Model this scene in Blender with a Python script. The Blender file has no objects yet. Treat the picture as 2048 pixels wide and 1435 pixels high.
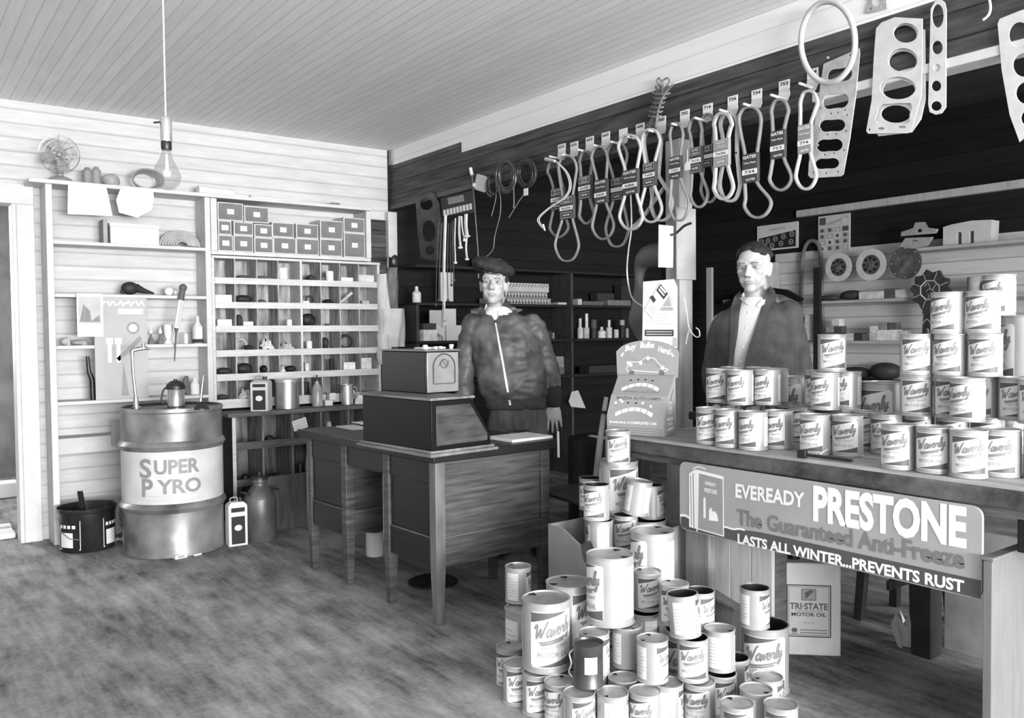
import bpy, math, random
from mathutils import Vector, Matrix
PI = math.pi; sin = math.sin; cos = math.cos; R = math.radians
SC = bpy.context.scene; COL = SC.collection
random.seed(7)

# ---------------------------------------------------------------- camera
FPX = 1698.45
def cam_axes(yaw, pitch, roll):
    f = Vector((sin(yaw)*cos(pitch), cos(yaw)*cos(pitch), -sin(pitch)))
    r = Vector((cos(yaw), -sin(yaw), 0)); d = f.cross(r)
    return r*cos(roll)+d*sin(roll), -r*sin(roll)+d*cos(roll), f
CR, CD, CF = cam_axes(R(36.61), R(1.789), R(.565))
EYE = Vector((0, 0, 1.30))
cd = bpy.data.cameras.new('camera'); cd.sensor_fit = 'HORIZONTAL'; cd.sensor_width = 36
cd.lens = FPX/2048*36; cd.clip_start = .05
co = bpy.data.objects.new('camera', cd); COL.objects.link(co)
m3 = Matrix((CR, -CD, -CF)).transposed(); co.matrix_world = Matrix.Translation(EYE) @ m3.to_4x4()
SC.camera = co

# ---------------------------------------------------------------- view, world, daylight
vs = SC.view_settings; vs.view_transform = 'Standard'; vs.look = 'None'; vs.gamma = 1; vs.use_curve_mapping = False
vs.exposure = 0.1
W = bpy.data.worlds.new('world'); SC.world = W; W.use_nodes = True
W.node_tree.nodes['Background'].inputs[0].default_value = (.8, .8, .8, 1)
W.node_tree.nodes['Background'].inputs[1].default_value = 1.0
def area(name, loc, target, sx, sy, power):
    l = bpy.data.lights.new(name, 'AREA'); l.shape = 'RECTANGLE'; l.size = sx; l.size_y = sy; l.energy = power
    o = bpy.data.objects.new(name, l); COL.objects.link(o); o.location = loc
    o.rotation_euler = (Vector(target)-Vector(loc)).to_track_quat('-Z', 'Y').to_euler()
    return o
area('daylight_shop_window', (1.2, -6.3, 1.8), (1.6, 6, 1.2), 4.2, 2.0, 800)
area('daylight_shop_door', (-1.75, -6.3, 1.3), (0.6, 6, 1.3), 1.3, 2.2, 190)
area('ceiling_fill_light', (1.0, -6.25, .95), (1.0, 2.5, 3.4), 4.6, .7, 760)  # added fill lamp aimed upwards to brighten the ceiling
area('daylight_store_window', (5.2, .35, 1.7), (6.4, 3.4, 1.4), 1.4, 1.3, 40)
area('daylight_next_room', (-.5, 8.6, 1.9), (1.2, 6.2, 1.0), 1.2, 1.4, 110)

# ---------------------------------------------------------------- unprojection: a point seen at (px,py) on a known plane
def ray(px, py):
    return (CR*((px-1024)/FPX) + CD*((py-717.5)/FPX) + CF)
def at(px, py, ax, val):
    d = ray(px, py); i = 'XYZ'.index(ax); t = (val-EYE[i])/d[i]; return EYE+d*t
def atd(px, py, d):
    return EYE + ray(px, py)*d
def xy_d(px, d):                       # ground position under a column of the picture at forward distance d
    p = EYE + ray(px, 690)*d; return p.x, p.y

# ---------------------------------------------------------------- materials
def lin(g):
    g = max(0, min(255, g))/255
    return g/12.92 if g <= .04045 else ((g+.055)/1.055)**2.4
MATS = {}
def mat(name, g, rough=.6, metal=0, var=.12, scale=9, stretch=(1, 1, 1), bump=0, detail=5, spec=.4, emit=0, alpha=1, trans=0):
    if name in MATS: return MATS[name]
    m = bpy.data.materials.new(name); m.use_nodes = True; n = m.node_tree.nodes; L = m.node_tree.links
    b = n['Principled BSDF']; v = lin(g)
    b.inputs['Roughness'].default_value = rough; b.inputs['Metallic'].default_value = metal
    b.inputs['Specular IOR Level'].default_value = spec
    b.inputs['Base Color'].default_value = (v, v, v, 1)
    if var or bump:
        tc = n.new('ShaderNodeTexCoord'); mp = n.new('ShaderNodeMapping'); mp.inputs['Scale'].default_value = stretch
        L.new(tc.outputs['Object'], mp.inputs['Vector'])
        no = n.new('ShaderNodeTexNoise'); no.inputs['Scale'].default_value = scale; no.inputs['Detail'].default_value = detail
        L.new(mp.outputs[0], no.inputs['Vector'])
    if var:
        mr = n.new('ShaderNodeMapRange'); mr.inputs['From Min'].default_value = .3; mr.inputs['From Max'].default_value = .7
        mr.inputs['To Min'].default_value = v*(1-var); mr.inputs['To Max'].default_value = min(1, v*(1+var))
        L.new(no.outputs['Fac'], mr.inputs['Value']); L.new(mr.outputs[0], b.inputs['Base Color'])
    if bump:
        bu = n.new('ShaderNodeBump'); bu.inputs['Strength'].default_value = bump; bu.inputs['Distance'].default_value = .01
        L.new(no.outputs['Fac'], bu.inputs['Height']); L.new(bu.outputs[0], b.inputs['Normal'])
    if emit:
        b.inputs['Emission Color'].default_value = (1, 1, 1, 1); b.inputs['Emission Strength'].default_value = emit
    if trans:
        b.inputs['Transmission Weight'].default_value = trans
    if alpha < 1: b.inputs['Alpha'].default_value = alpha
    MATS[name] = m; return m
def boards(name, g, axis, period, line=.55, lw=.1, var=.2, grain=(1, 1, 1), gscale=6, rough=.75, bump=.35, per_board=.12):
    """painted or bare boards: thin dark joints every `period` along `axis`, a tone per board, grain along the board"""
    m = bpy.data.materials.new(name); m.use_nodes = True; n = m.node_tree.nodes; L = m.node_tree.links
    b = n['Principled BSDF']; b.inputs['Roughness'].default_value = rough; b.inputs['Specular IOR Level'].default_value = .25
    v = lin(g)
    tc = n.new('ShaderNodeTexCoord'); sp = n.new('ShaderNodeSeparateXYZ'); L.new(tc.outputs['Object'], sp.inputs[0])
    def mth(op, a, bb=None):
        q = n.new('ShaderNodeMath'); q.operation = op
        for i, s in enumerate((a, bb)):
            if s is None: continue
            if isinstance(s, (int, float)): q.inputs[i].default_value = s
            else: L.new(s, q.inputs[i])
        return q.outputs[0]
    s = mth('DIVIDE', sp.outputs['XYZ'.index(axis)], period)
    fr = mth('FRACT', s); fl = mth('FLOOR', s)
    d = mth('ABSOLUTE', mth('SUBTRACT', fr, .5))
    edge = mth('GREATER_THAN', d, .5-lw/2)
    wn = n.new('ShaderNodeTexWhiteNoise'); wn.noise_dimensions = '1D'; L.new(fl, wn.inputs['W'])
    mp = n.new('ShaderNodeMapping'); mp.inputs['Scale'].default_value = grain; L.new(tc.outputs['Object'], mp.inputs['Vector'])
    no = n.new('ShaderNodeTexNoise'); no.inputs['Scale'].default_value = gscale; no.inputs['Detail'].default_value = 6
    L.new(mp.outputs[0], no.inputs['Vector'])
    t = mth('ADD', mth('MULTIPLY', mth('SUBTRACT', no.outputs['Fac'], .5), var*3.2), 1.0)
    t = mth('ADD', t, mth('MULTIPLY', mth('SUBTRACT', wn.outputs['Value'], .5), per_board*2))
    t = mth('MULTIPLY', t, mth('SUBTRACT', 1.0, mth('MULTIPLY', edge, 1-line)))
    t = mth('MULTIPLY', mth('MAXIMUM', t, .03), v)
    L.new(t, b.inputs['Base Color'])
    if bump:
        bu = n.new('ShaderNodeBump'); bu.inputs['Strength'].default_value = bump; bu.inputs['Distance'].default_value = .008
        L.new(mth('SUBTRACT', 1.0, edge), bu.inputs['Height']); L.new(bu.outputs[0], b.inputs['Normal'])
    MATS[name] = m; return m
def stained(name, g, lo, hi, scale, stretch, scale2=1.2, rough=.8):
    m = bpy.data.materials.new(name); m.use_nodes = True; n = m.node_tree.nodes; L = m.node_tree.links
    b = n['Principled BSDF']; b.inputs['Roughness'].default_value = rough; b.inputs['Specular IOR Level'].default_value = .2
    v = lin(g); tc = n.new('ShaderNodeTexCoord')
    outs = []
    for sc, st in ((scale, stretch), (scale2, (1, 1, 1)), (40, (1, 1, 1))):
        mp = n.new('ShaderNodeMapping'); mp.inputs['Scale'].default_value = st; L.new(tc.outputs['Object'], mp.inputs['Vector'])
        no = n.new('ShaderNodeTexNoise'); no.inputs['Scale'].default_value = sc; no.inputs['Detail'].default_value = 8; no.inputs['Roughness'].default_value = .65
        L.new(mp.outputs[0], no.inputs['Vector']); outs.append(no.outputs['Fac'])
    a = n.new('ShaderNodeMath'); a.operation = 'MULTIPLY_ADD'; a.inputs[1].default_value = .45; L.new(outs[0], a.inputs[0])
    c = n.new('ShaderNodeMath'); c.operation = 'MULTIPLY_ADD'; c.inputs[1].default_value = .4; L.new(outs[1], c.inputs[0])
    e = n.new('ShaderNodeMath'); e.operation = 'MULTIPLY'; e.inputs[1].default_value = .15; L.new(outs[2], e.inputs[0])
    L.new(e.outputs[0], c.inputs[2]); L.new(c.outputs[0], a.inputs[2])
    mr = n.new('ShaderNodeMapRange'); mr.inputs['From Min'].default_value = .38; mr.inputs['From Max'].default_value = .62
    mr.inputs['To Min'].default_value = v*lo; mr.inputs['To Max'].default_value = v*hi
    L.new(a.outputs[0], mr.inputs['Value']); L.new(mr.outputs[0], b.inputs['Base Color'])
    MATS[name] = m; return m
def glass(name, g=235, rough=.02):
    m = bpy.data.materials.new(name); m.use_nodes = True; b = m.node_tree.nodes['Principled BSDF']; v = lin(g)
    b.inputs['Base Color'].default_value = (v, v, v, 1); b.inputs['Roughness'].default_value = rough
    b.inputs['Transmission Weight'].default_value = 1; b.inputs['IOR'].default_value = 1.3
    MATS[name] = m; return m

# ---------------------------------------------------------------- mesh building
def catmull(pts, k=6, closed=False):
    pts = [Vector(p) for p in pts]; out = []; n = len(pts)
    rng = range(n if closed else n-1)
    for i in rng:
        if closed: p0, p1, p2, p3 = (pts[(i+j-1) % n] for j in range(4))
        else:
            p1, p2 = pts[i], pts[i+1]; p0 = pts[i-1] if i else p1*2-p2; p3 = pts[i+2] if i+2 < n else p2*2-p1
        for s in range(k):
            t = s/k
            out.append(.5*((2*p1)+(p2-p0)*t+(2*p0-5*p1+4*p2-p3)*t*t+(3*p1-p0-3*p2+p3)*t**3))
    if not closed: out.append(pts[-1])
    return out
class MB:
    def __init__(s): s.v = []; s.f = []; s.m = []
    def add(s, vs, fs, m=0):
        o = len(s.v); s.v += [tuple(p) for p in vs]
        for f in fs: s.f.append(tuple(i+o for i in f)); s.m.append(m)
        return s
    def box(s, x0, x1, y0, y1, z0, z1, m=0):
        vs = [(x, y, z) for z in (z0, z1) for y in (y0, y1) for x in (x0, x1)]
        return s.add(vs, [(0, 2, 3, 1), (4, 5, 7, 6), (0, 1, 5, 4), (2, 6, 7, 3), (0, 4, 6, 2), (1, 3, 7, 5)], m)
    def obox(s, c, size, M=None, m=0):
        hx, hy, hz = size[0]/2, size[1]/2, size[2]/2; c = Vector(c)
        vs = []
        for z in (-hz, hz):
            for y in (-hy, hy):
                for x in (-hx, hx):
                    p = Vector((x, y, z)); p = (M @ p if M else p)+c; vs.append(p)
        return s.add(vs, [(0, 2, 3, 1), (4, 5, 7, 6), (0, 1, 5, 4), (2, 6, 7, 3), (0, 4, 6, 2), (1, 3, 7, 5)], m)
    def beam(s, p0, p1, w, h, m=0, up=(0, 0, 1)):
        p0 = Vector(p0); p1 = Vector(p1); d = p1-p0; z = d.normalized(); u = Vector(up)
        if abs(z.dot(u)) > .98: u = Vector((1, 0, 0))
        x = u.cross(z).normalized(); y = z.cross(x)
        return s.obox((p0+p1)/2, (w, h, d.length), Matrix((x, y, z)).transposed(), m)
    def lathe(s, prof, c=(0, 0, 0), n=24, m=0, M=None, cap=True, sx=1, sy=1):
        c = Vector(c); vs = []; fs = []
        for r, z in prof:
            for i in range(n):
                a = 2*PI*i/n; p = Vector((r*sx*cos(a), r*sy*sin(a), z)); vs.append((M @ p if M else p)+c)
        for j in range(len(prof)-1):
            for i in range(n):
                k = (i+1) % n; fs.append((j*n+i, j*n+k, (j+1)*n+k, (j+1)*n+i))
        if cap:
            if prof[0][0] > 1e-6: fs.append(tuple(range(n-1, -1, -1)))
            if prof[-1][0] > 1e-6: fs.append(tuple((len(prof)-1)*n+i for i in range(n)))
        return s.add(vs, fs, m)
    def cyl(s, p0, p1, r0, r1=None, n=14, m=0):
        p0 = Vector(p0); p1 = Vector(p1); r1 = r0 if r1 is None else r1
        q = (p1-p0).to_track_quat('Z', 'Y').to_matrix()
        return s.lathe([(r0, 0), (r1, (p1-p0).length)], p0, n, m, q)
    def tube(s, pts, r, n=8, closed=False, m=0, flat=None):
        """tube along pts; r number or list; flat=(w,h): rectangular-ish section in the frame"""
        pts = [Vector(p) for p in pts]; N = len(pts); vs = []; fs = []
        up = None
        for i, p in enumerate(pts):
            a = pts[(i-1) % N] if (closed or i) else p; b = pts[(i+1) % N] if (closed or i < N-1) else p
            t = (b-a).normalized() if (b-a).length > 1e-9 else Vector((0, 0, 1))
            if up is None:
                up = Vector((0, 0, 1)) if abs(t.z) < .9 else Vector((1, 0, 0))
            x = (up-t*up.dot(t)).normalized(); y = t.cross(x); up = x
            rr = r[i] if isinstance(r, (list, tuple)) else r
            for k in range(n):
                an = 2*PI*k/n
                vs.append(p+x*rr*cos(an)+y*rr*sin(an))
        for j in range(N if closed else N-1):
            j2 = (j+1) % N
            for k in range(n):
                k2 = (k+1) % n; fs.append((j*n+k, j*n+k2, j2*n+k2, j2*n+k))
        if not closed:
            fs.append(tuple(range(n-1, -1, -1))); fs.append(tuple((N-1)*n+k for k in range(n)))
        return s.add(vs, fs, m)
    def band(s, pts, w, th, axis, closed=True, m=0):
        """rectangular-section strap along pts: th in the plane, w along axis"""
        pts = [Vector(p) for p in pts]; N = len(pts); ax = Vector(axis).normalized(); vs = []; fs = []
        for i, p in enumerate(pts):
            a = pts[(i-1) % N] if (closed or i) else p; b = pts[(i+1) % N] if (closed or i < N-1) else p
            t = (b-a).normalized(); x = ax.cross(t).normalized()
            for sx, sw in ((-.5, -.5), (.5, -.5), (.5, .5), (-.5, .5)):
                vs.append(p+x*th*sx+ax*w*sw)
        for j in range(N if closed else N-1):
            j2 = (j+1) % N
            for k in range(4):
                k2 = (k+1) % 4; fs.append((j*4+k, j*4+k2, j2*4+k2, j2*4+k))
        if not closed: fs += [(3, 2, 1, 0), tuple((N-1)*4+k for k in range(4))]
        return s.add(vs, fs, m)
    def sphere(s, c, rx, ry=None, rz=None, nu=16, nv=10, m=0, M=None):
        ry = rx if ry is None else ry; rz = rx if rz is None else rz; c = Vector(c)
        vs = []; fs = []
        for j in range(1, nv):
            t = PI*j/nv
            for i in range(nu):
                a = 2*PI*i/nu; p = Vector((rx*sin(t)*cos(a), ry*sin(t)*sin(a), rz*cos(t))); vs.append((M @ p if M else p)+c)
        for z in (rz, -rz):
            p = Vector((0, 0, z)); vs.append((M @ p if M else p)+c)
        T = (nv-1)*nu; B = T+1
        for i in range(nu):
            k = (i+1) % nu; fs.append((T, i, k)); fs.append((B, (nv-2)*nu+k, (nv-2)*nu+i))
            for j in range(nv-2): fs.append((j*nu+i, (j+1)*nu+i, (j+1)*nu+k, j*nu+k))
        return s.add(vs, fs, m)
    def loft(s, rings, m=0, cap=True):
        n = len(rings[0]); vs = [p for r in rings for p in r]; fs = []
        for j in range(len(rings)-1):
            for i in range(n):
                k = (i+1) % n; fs.append((j*n+i, j*n+k, (j+1)*n+k, (j+1)*n+i))
        if cap: fs += [tuple(range(n-1, -1, -1)), tuple((len(rings)-1)*n+i for i in range(n))]
        return s.add(vs, fs, m)
    def prism(s, poly, org, U, V, th, m=0):
        """flat plate: 2-D outline poly in the U,V frame at org, th thick along U x V"""
        org = Vector(org); U = Vector(U); V = Vector(V); N = U.cross(V).normalized()*th
        n = len(poly); vs = [org+U*a+V*b for a, b in poly]; vs += [p+N for p in vs]
        fs = [tuple(range(n-1, -1, -1)), tuple(range(n, 2*n))]+[(i, (i+1) % n, n+(i+1) % n, n+i) for i in range(n)]
        return s.add(vs, fs, m)
    def build(s, name, mats, parent=None, bev=0, smooth=35, recenter=None):
        me = bpy.data.meshes.new(name)
        vs = s.v if recenter is None else [tuple(Vector(p)-Vector(recenter)) for p in s.v]
        me.from_pydata(vs, [], s.f); me.update()
        for m in (mats if isinstance(mats, (list, tuple)) else [mats]): me.materials.append(m)
        me.polygons.foreach_set('material_index', s.m)
        if smooth:
            me.polygons.foreach_set('use_smooth', [True]*len(s.f)); me.set_sharp_from_angle(angle=R(smooth))
        o = bpy.data.objects.new(name, me); COL.objects.link(o)
        if parent: o.parent = parent
        if recenter is not None: o.location = recenter
        if bev:
            b = o.modifiers.new('bevel', 'BEVEL'); b.width = bev; b.segments = 2; b.limit_method = 'ANGLE'; b.angle_limit = R(50)
        return o
def tag(o, label, cat, group=None, kind=None):
    o['label'] = label; o['category'] = cat
    if group: o['group'] = group
    if kind: o['kind'] = kind
    return o
def thing(name, label, cat, loc=(0, 0, 0), rz=0, group=None, rot=None):
    o = bpy.data.objects.new(name, None); COL.objects.link(o); o.empty_display_size = .05
    o.location = loc; o.rotation_euler = rot if rot else (0, 0, rz)
    return tag(o, label, cat, group)
def struct(name, mb, m, **k):
    o = mb.build(name, m, **k); o['kind'] = 'structure'; return o
def copy_tree(o, label=None, group=None, loc=None, rz=None):
    c = o.copy(); COL.objects.link(c)
    for ch in o.children:
        d = ch.copy(); COL.objects.link(d); d.parent = c
        for g in ch.children:
            e = g.copy(); COL.objects.link(e); e.parent = d
    if label: c['label'] = label
    if group: c['group'] = group
    if loc is not None: c.location = loc
    if rz is not None: c.rotation_euler = (0, 0, rz)
    return c

# ---------------------------------------------------------------- lettering
TXT = {}
def text2d(s, bold=0, space=1.0):
    """letters of the built-in font as flat triangles: cap height 1, starts at u=0; returns verts, faces, width"""
    key = (s, bold, space)
    if key in TXT: return TXT[key]
    c = bpy.data.curves.new('t', 'FONT'); c.body = s; c.size = 1; c.offset = bold; c.space_character = space; c.resolution_u = 3
    o = bpy.data.objects.new('t', c); COL.objects.link(o)
    dg = bpy.context.evaluated_depsgraph_get(); me = bpy.data.meshes.new_from_object(o.evaluated_get(dg))
    vs = [(v.co.x, v.co.y) for v in me.vertices]; fs = [tuple(p.vertices) for p in me.polygons]
    bpy.data.objects.remove(o); bpy.data.curves.remove(c); bpy.data.meshes.remove(me)
    k = 1/.69
    x0 = min(v[0] for v in vs); x1 = max(v[0] for v in vs)
    vs = [((a-x0)*k, b*k) for a, b in vs]
    TXT[key] = (vs, fs, (x1-x0)*k); return TXT[key]
def refine(vs, fs, fine):
    vs = list(vs); out = []; st = [tri for f in fs for tri in [(f[0], f[i], f[i+1]) for i in range(1, len(f)-1)]]; mid = {}
    while st:
        t = st.pop(); e = max(((t[i], t[(i+1) % 3], t[(i+2) % 3]) for i in range(3)), key=lambda q: abs(vs[q[0]][0]-vs[q[1]][0]))
        if abs(vs[e[0]][0]-vs[e[1]][0]) <= fine: out.append(t); continue
        k = (min(e[:2]), max(e[:2]))
        if k not in mid: mid[k] = len(vs); vs.append(((vs[e[0]][0]+vs[e[1]][0])/2, (vs[e[0]][1]+vs[e[1]][1])/2))
        st += [(e[0], mid[k], e[2]), (mid[k], e[1], e[2])]
    return vs, out
class Print:
    """printed matter in label coordinates (u,v); layers stack outwards; emitted through a mapping to 3-D"""
    def __init__(s): s.items = []
    def poly(s, pts, layer=0, m=0): s.items.append(([tuple(p) for p in pts], [tuple(range(len(pts)))], layer, m)); return s
    def rect(s, u0, v0, u1, v1, layer=0, m=0, n=1):
        vs = []; fs = []
        for i in range(n+1):
            u = u0+(u1-u0)*i/n; vs += [(u, v0), (u, v1)]
        for i in range(n): fs.append((2*i, 2*i+2, 2*i+3, 2*i+1))
        s.items.append((vs, fs, layer, m)); return s
    def strip(s, u0, u1, flo, fhi, layer=0, m=0, n=12):
        vs = []; fs = []
        for i in range(n+1):
            u = u0+(u1-u0)*i/n; a, b = flo(u), fhi(u); vs += [(u, min(a, b)), (u, b)]
        for i in range(n): fs.append((2*i, 2*i+2, 2*i+3, 2*i+1))
        s.items.append((vs, fs, layer, m)); return s
    def frame(s, u0, v0, u1, v1, w, layer=0, m=0):
        s.rect(u0, v0, u1, v0+w, layer, m); s.rect(u0, v1-w, u1, v1, layer, m)
        s.rect(u0, v0+w, u0+w, v1-w, layer, m); s.rect(u1-w, v0+w, u1, v1-w, layer, m); return s
    def stroke(s, pts, w, layer=0, m=0, k=4, closed=False):
        P = [Vector((p[0], p[1], 0)) for p in pts]
        if k > 1: P = catmull(P, k, closed)
        n = len(P); vs = []; fs = []
        for i, p in enumerate(P):
            a = P[i-1] if (i or closed) else p; b = P[(i+1) % n] if (i < n-1 or closed) else p
            t = (b-a); t = t.normalized() if t.length > 1e-9 else Vector((1, 0, 0))
            nn = Vector((-t.y, t.x, 0))*(w/2); vs += [tuple((p-nn)[:2]), tuple((p+nn)[:2])]
        for i in range(n if closed else n-1):
            j = (i+1) % n; fs.append((2*i, 2*j, 2*j+1, 2*i+1))
        s.items.append((vs, fs, layer, m)); return s
    def disc(s, u, v, r, layer=0, m=0, n=16, ry=None):
        ry = r if ry is None else ry
        return s.poly([(u+r*cos(2*PI*i/n), v+ry*sin(2*PI*i/n)) for i in range(n)], layer, m)
    def text(s, t, u, v, h, m=0, layer=1, width=None, align='c', bold=0, slope=0, space=1.0, slant=0):
        vs, fs, w = text2d(t, bold, space); k = h if width is None else width/w
        W_ = w*k; u0 = u-(W_/2 if align == 'c' else W_ if align == 'r' else 0)
        s.items.append(([(u0+a*k+b*h*slant, v+b*h+a*k*slope) for a, b in vs], fs, layer, m)); return s
    def emit(s, mb, fn, step=.0006, fine=0):
        for vs, fs, layer, m in s.items:
            if fine: vs, fs = refine(vs, fs, fine)
            mb.add([fn(u, v, (layer+1)*step) for u, v in vs], fs, m)
        return mb
def flatmap(org, U, V):
    org = Vector(org); U = Vector(U).normalized(); V = Vector(V).normalized(); N = U.cross(V)
    return lambda u, v, o: org+U*u+V*v+N*o
def cylmap(r, c=(0, 0, 0), a0=-PI/2):
    """u is arc length to the right seen from outside, u=0 faces direction a0"""
    c = Vector(c)
    return lambda u, v, o: c+Vector(((r+o)*cos(a0+u/r), (r+o)*sin(a0+u/r), v))
WAV = [[(0, 1.35), (.1, 1.75), (.35, 1.8), (.5, .05), (.95, 1.35), (1.1, .05), (1.75, 1.9), (2.0, 1.95)],
       [(2.62, .85), (2.3, 1), (2.0, .55), (2.08, .08), (2.4, .15), (2.64, .95), (2.6, .15), (2.8, .1), (2.98, .95), (3.12, .05), (3.5, .95), (3.62, .75)],
       [(3.62, .45), (4.0, .7), (3.85, 1.02), (3.6, .55), (3.75, .05), (4.1, .25), (4.35, 1.05), (4.4, .8), (4.65, .85), (4.6, .25), (4.85, .15), (5.2, 1.6), (5.05, 1.95), (4.92, 1.4), (5.0, .1), (5.25, .2), (5.4, .95), (5.4, .2), (5.7, .25), (5.85, .95), (5.75, -.55), (5.45, -.8), (5.5, -.35), (6.1, .3)],
       [(1.0, -.55), (2.5, -.62), (5.2, -.55)], [(1.3, -.85), (3.0, -.92), (4.9, -.85)]]
def script(pr, u, v, w, h, slope, sw, m, layer=2):
    k = w/6.1; q = h/2.0
    for st in WAV: pr.stroke([(u+a*k+b*q*.18, v+b*q+a*k*slope) for a, b in st], sw, layer, m, 4)
# ================================================================ palette
boards('white_boards', 192, 'Z', .088, line=.78, lw=.16, var=.13, grain=(1.2, 1, 9), gscale=4, per_board=.05)
boards('ceiling_boards', 228, 'X', .062, line=.8, lw=.12, var=.07, grain=(9, .8, 1), gscale=4, per_board=.04)
boards('header_white', 222, 'Z', .1, line=.82, lw=.06, var=.05, grain=(1, .8, 9), gscale=4, per_board=.03)
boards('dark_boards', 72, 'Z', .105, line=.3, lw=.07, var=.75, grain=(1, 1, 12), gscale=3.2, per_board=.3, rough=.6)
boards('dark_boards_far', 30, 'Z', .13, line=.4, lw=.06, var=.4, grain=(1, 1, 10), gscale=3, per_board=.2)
boards('store_boards', 205, 'Z', .1, line=.6, lw=.1, var=.12, grain=(1, 1, 8), gscale=4, per_board=.06)
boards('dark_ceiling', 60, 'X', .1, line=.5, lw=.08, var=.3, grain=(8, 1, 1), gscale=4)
stained('floor_dirt', 138, .22, 1.5, 4.2, (3.0, .55, 1), 1.9)
mat('white_paint', 192, .55, var=.07, scale=14)
mat('grey_paint', 178, .6, var=.1, scale=10)
mat('cell_wood', 150, .75, var=.55, scale=5, stretch=(6, 6, 1))
mat('lip_wood', 192, .65, var=.12, scale=6, stretch=(1, 4, 8))
mat('bench_wood', 92, .7, var=.4, scale=5, stretch=(1, 1, 10))
mat('bench_cell', 120, .8, var=.6, scale=5, stretch=(7, 7, 1))
mat('black', 22, .45, var=.3, scale=20)
mat('matte_black', 16, .8, var=.2)
mat('dark_metal', 60, .4, .6, var=.3, scale=15)
mat('metal', 175, .3, .85, var=.15, scale=18)
mat('bright_metal', 215, .25, .8, var=.1, scale=18)
mat('paper', 212, .8, var=.03, scale=5)
mat('card', 205, .8, var=.06, scale=8)
mat('card_grey', 150, .8, var=.12, scale=8)
mat('ink', 45, .8, var=0)
mat('ink_grey', 130, .8, var=0)
mat('ink_light', 175, .8, var=0)
mat('white', 222, .6, var=0)
mat('cloth_white', 205, .9, var=.1, scale=12, bump=.4)
mat('rubber', 40, .6, var=.25, scale=10)
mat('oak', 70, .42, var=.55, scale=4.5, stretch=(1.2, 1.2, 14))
mat('oak_dark_shaded', 22, .42, var=.4, scale=4.5, stretch=(1.2, 1.2, 12))  # oak darkened, putting the shade of the side faces into the colour
mat('oak_edge', 96, .45, var=.3, scale=5, stretch=(4, 4, 1))
mat('worn_wood', 105, .6, var=.4, scale=4, stretch=(6, 1, 6))
mat('counter_wood', 140, .6, var=.4, scale=4, stretch=(7, .8, 6)); stained('counter_edge', 84, .25, 1.6, 9, (1, .6, 1), 3)
mat('light_wood', 190, .7, var=.16, scale=5, stretch=(8, 8, 1))
mat('mid_wood', 120, .7, var=.25, scale=6, stretch=(8, 8, 1))
glass('clear_glass'); glass('dark_glass', 120)

# ================================================================ the setting
XW, XS, YB, ZC, ZS = 3.36, 6.5, 6.15, 2.78, 2.95
dx1 = at(36, 600, 'Y', YB).x; dz1 = at(15, 407, 'Y', YB).z; dx0 = dx1-.95
struct('floor', MB().box(-2.7, 6.8, -6.7, 9.2, -.08, 0), MATS['floor_dirt'])
struct('ceiling', MB().box(-2.6, XW, -6.6, YB, ZC, ZC+.06), MATS['ceiling_boards'])
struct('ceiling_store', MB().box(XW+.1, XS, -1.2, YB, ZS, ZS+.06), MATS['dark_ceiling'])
w = MB(); w.box(-2.6, dx0, YB, YB+.12, 0, ZC); w.box(dx1, XW-.03, YB, YB+.12, 0, ZC); w.box(dx0, dx1, YB, YB+.12, dz1, ZC)
struct('wall_back', w, MATS['white_boards'])
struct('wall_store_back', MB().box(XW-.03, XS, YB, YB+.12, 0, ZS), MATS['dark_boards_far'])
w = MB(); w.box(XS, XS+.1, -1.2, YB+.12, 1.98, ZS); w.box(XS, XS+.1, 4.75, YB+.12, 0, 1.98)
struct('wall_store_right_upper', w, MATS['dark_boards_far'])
struct('wall_store_right', MB().box(XS, XS+.1, -1.2, 4.75, 0, 1.98), MATS['store_boards'])
struct('wall_store_front', MB().box(XW, XS, -1.3, -1.2, 0, ZS), MATS['grey_paint'])
# left wall and shop front (behind the viewer) with its window and door openings
struct('wall_left', MB().box(-2.7, -2.6, -6.6, YB, 0, ZC), MATS['grey_paint'])
w = MB(); w.box(-2.7, XW+.1, -6.72, -6.6, 2.85, ZC+.1); w.box(-2.7, -2.45, -6.72, -6.6, 0, 2.85); w.box(-1.05, -.95, -6.72, -6.6, 0, 2.85)
w.box(3.3, XW+.1, -6.72, -6.6, 0, 2.85); w.box(-.95, 3.3, -6.72, -6.6, 0, .55); w.box(-2.45, -1.05, -6.72, -6.6, 2.5, 2.85)
struct('wall_front', w, MATS['grey_paint'])
struct('wall_right_near', MB().box(XW, XW+.1, -6.6, -1.2, 0, ZC), MATS['grey_paint'])
# header of dark boards over the opening to the store room
e1 = at(923, 287, 'X', XW).y
w = MB(); w.box(XW, XW+.07, -1.2, YB, 2.345, 2.585); w.box(XW, XW+.07, e1, YB, 2.585, 2.66)
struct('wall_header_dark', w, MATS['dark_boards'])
w = MB(); w.box(XW, XW+.07, -1.2, e1, 2.585, ZC+.2); w.box(XW, XW+.07, e1, YB, 2.66, ZC+.2)
struct('wall_header_white', w, MATS['header_white'])
struct('trim_1', MB().box(XW-.018, XW+.09, -1.2, 2.25, 2.305, 2.344), MATS['white_paint'], bev=.003)
struct('trim_2', MB().box(XW-.012, XW+.09, 2.25, YB, 2.305, 2.344), MATS['oak'], bev=.003)
struct('trim_3', MB().box(XW-.02, XW+.03, YB-.05, YB-.002, 2.66, ZC), MATS['mid_wood'], bev=.003)
z0 = at(782, 514, 'X', XW-.04).z
struct('trim_4', MB().box(XW-.06, XW+.02, YB-.06, YB-.005, z0, 2.28), MATS['white_paint'], bev=.003)
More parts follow.
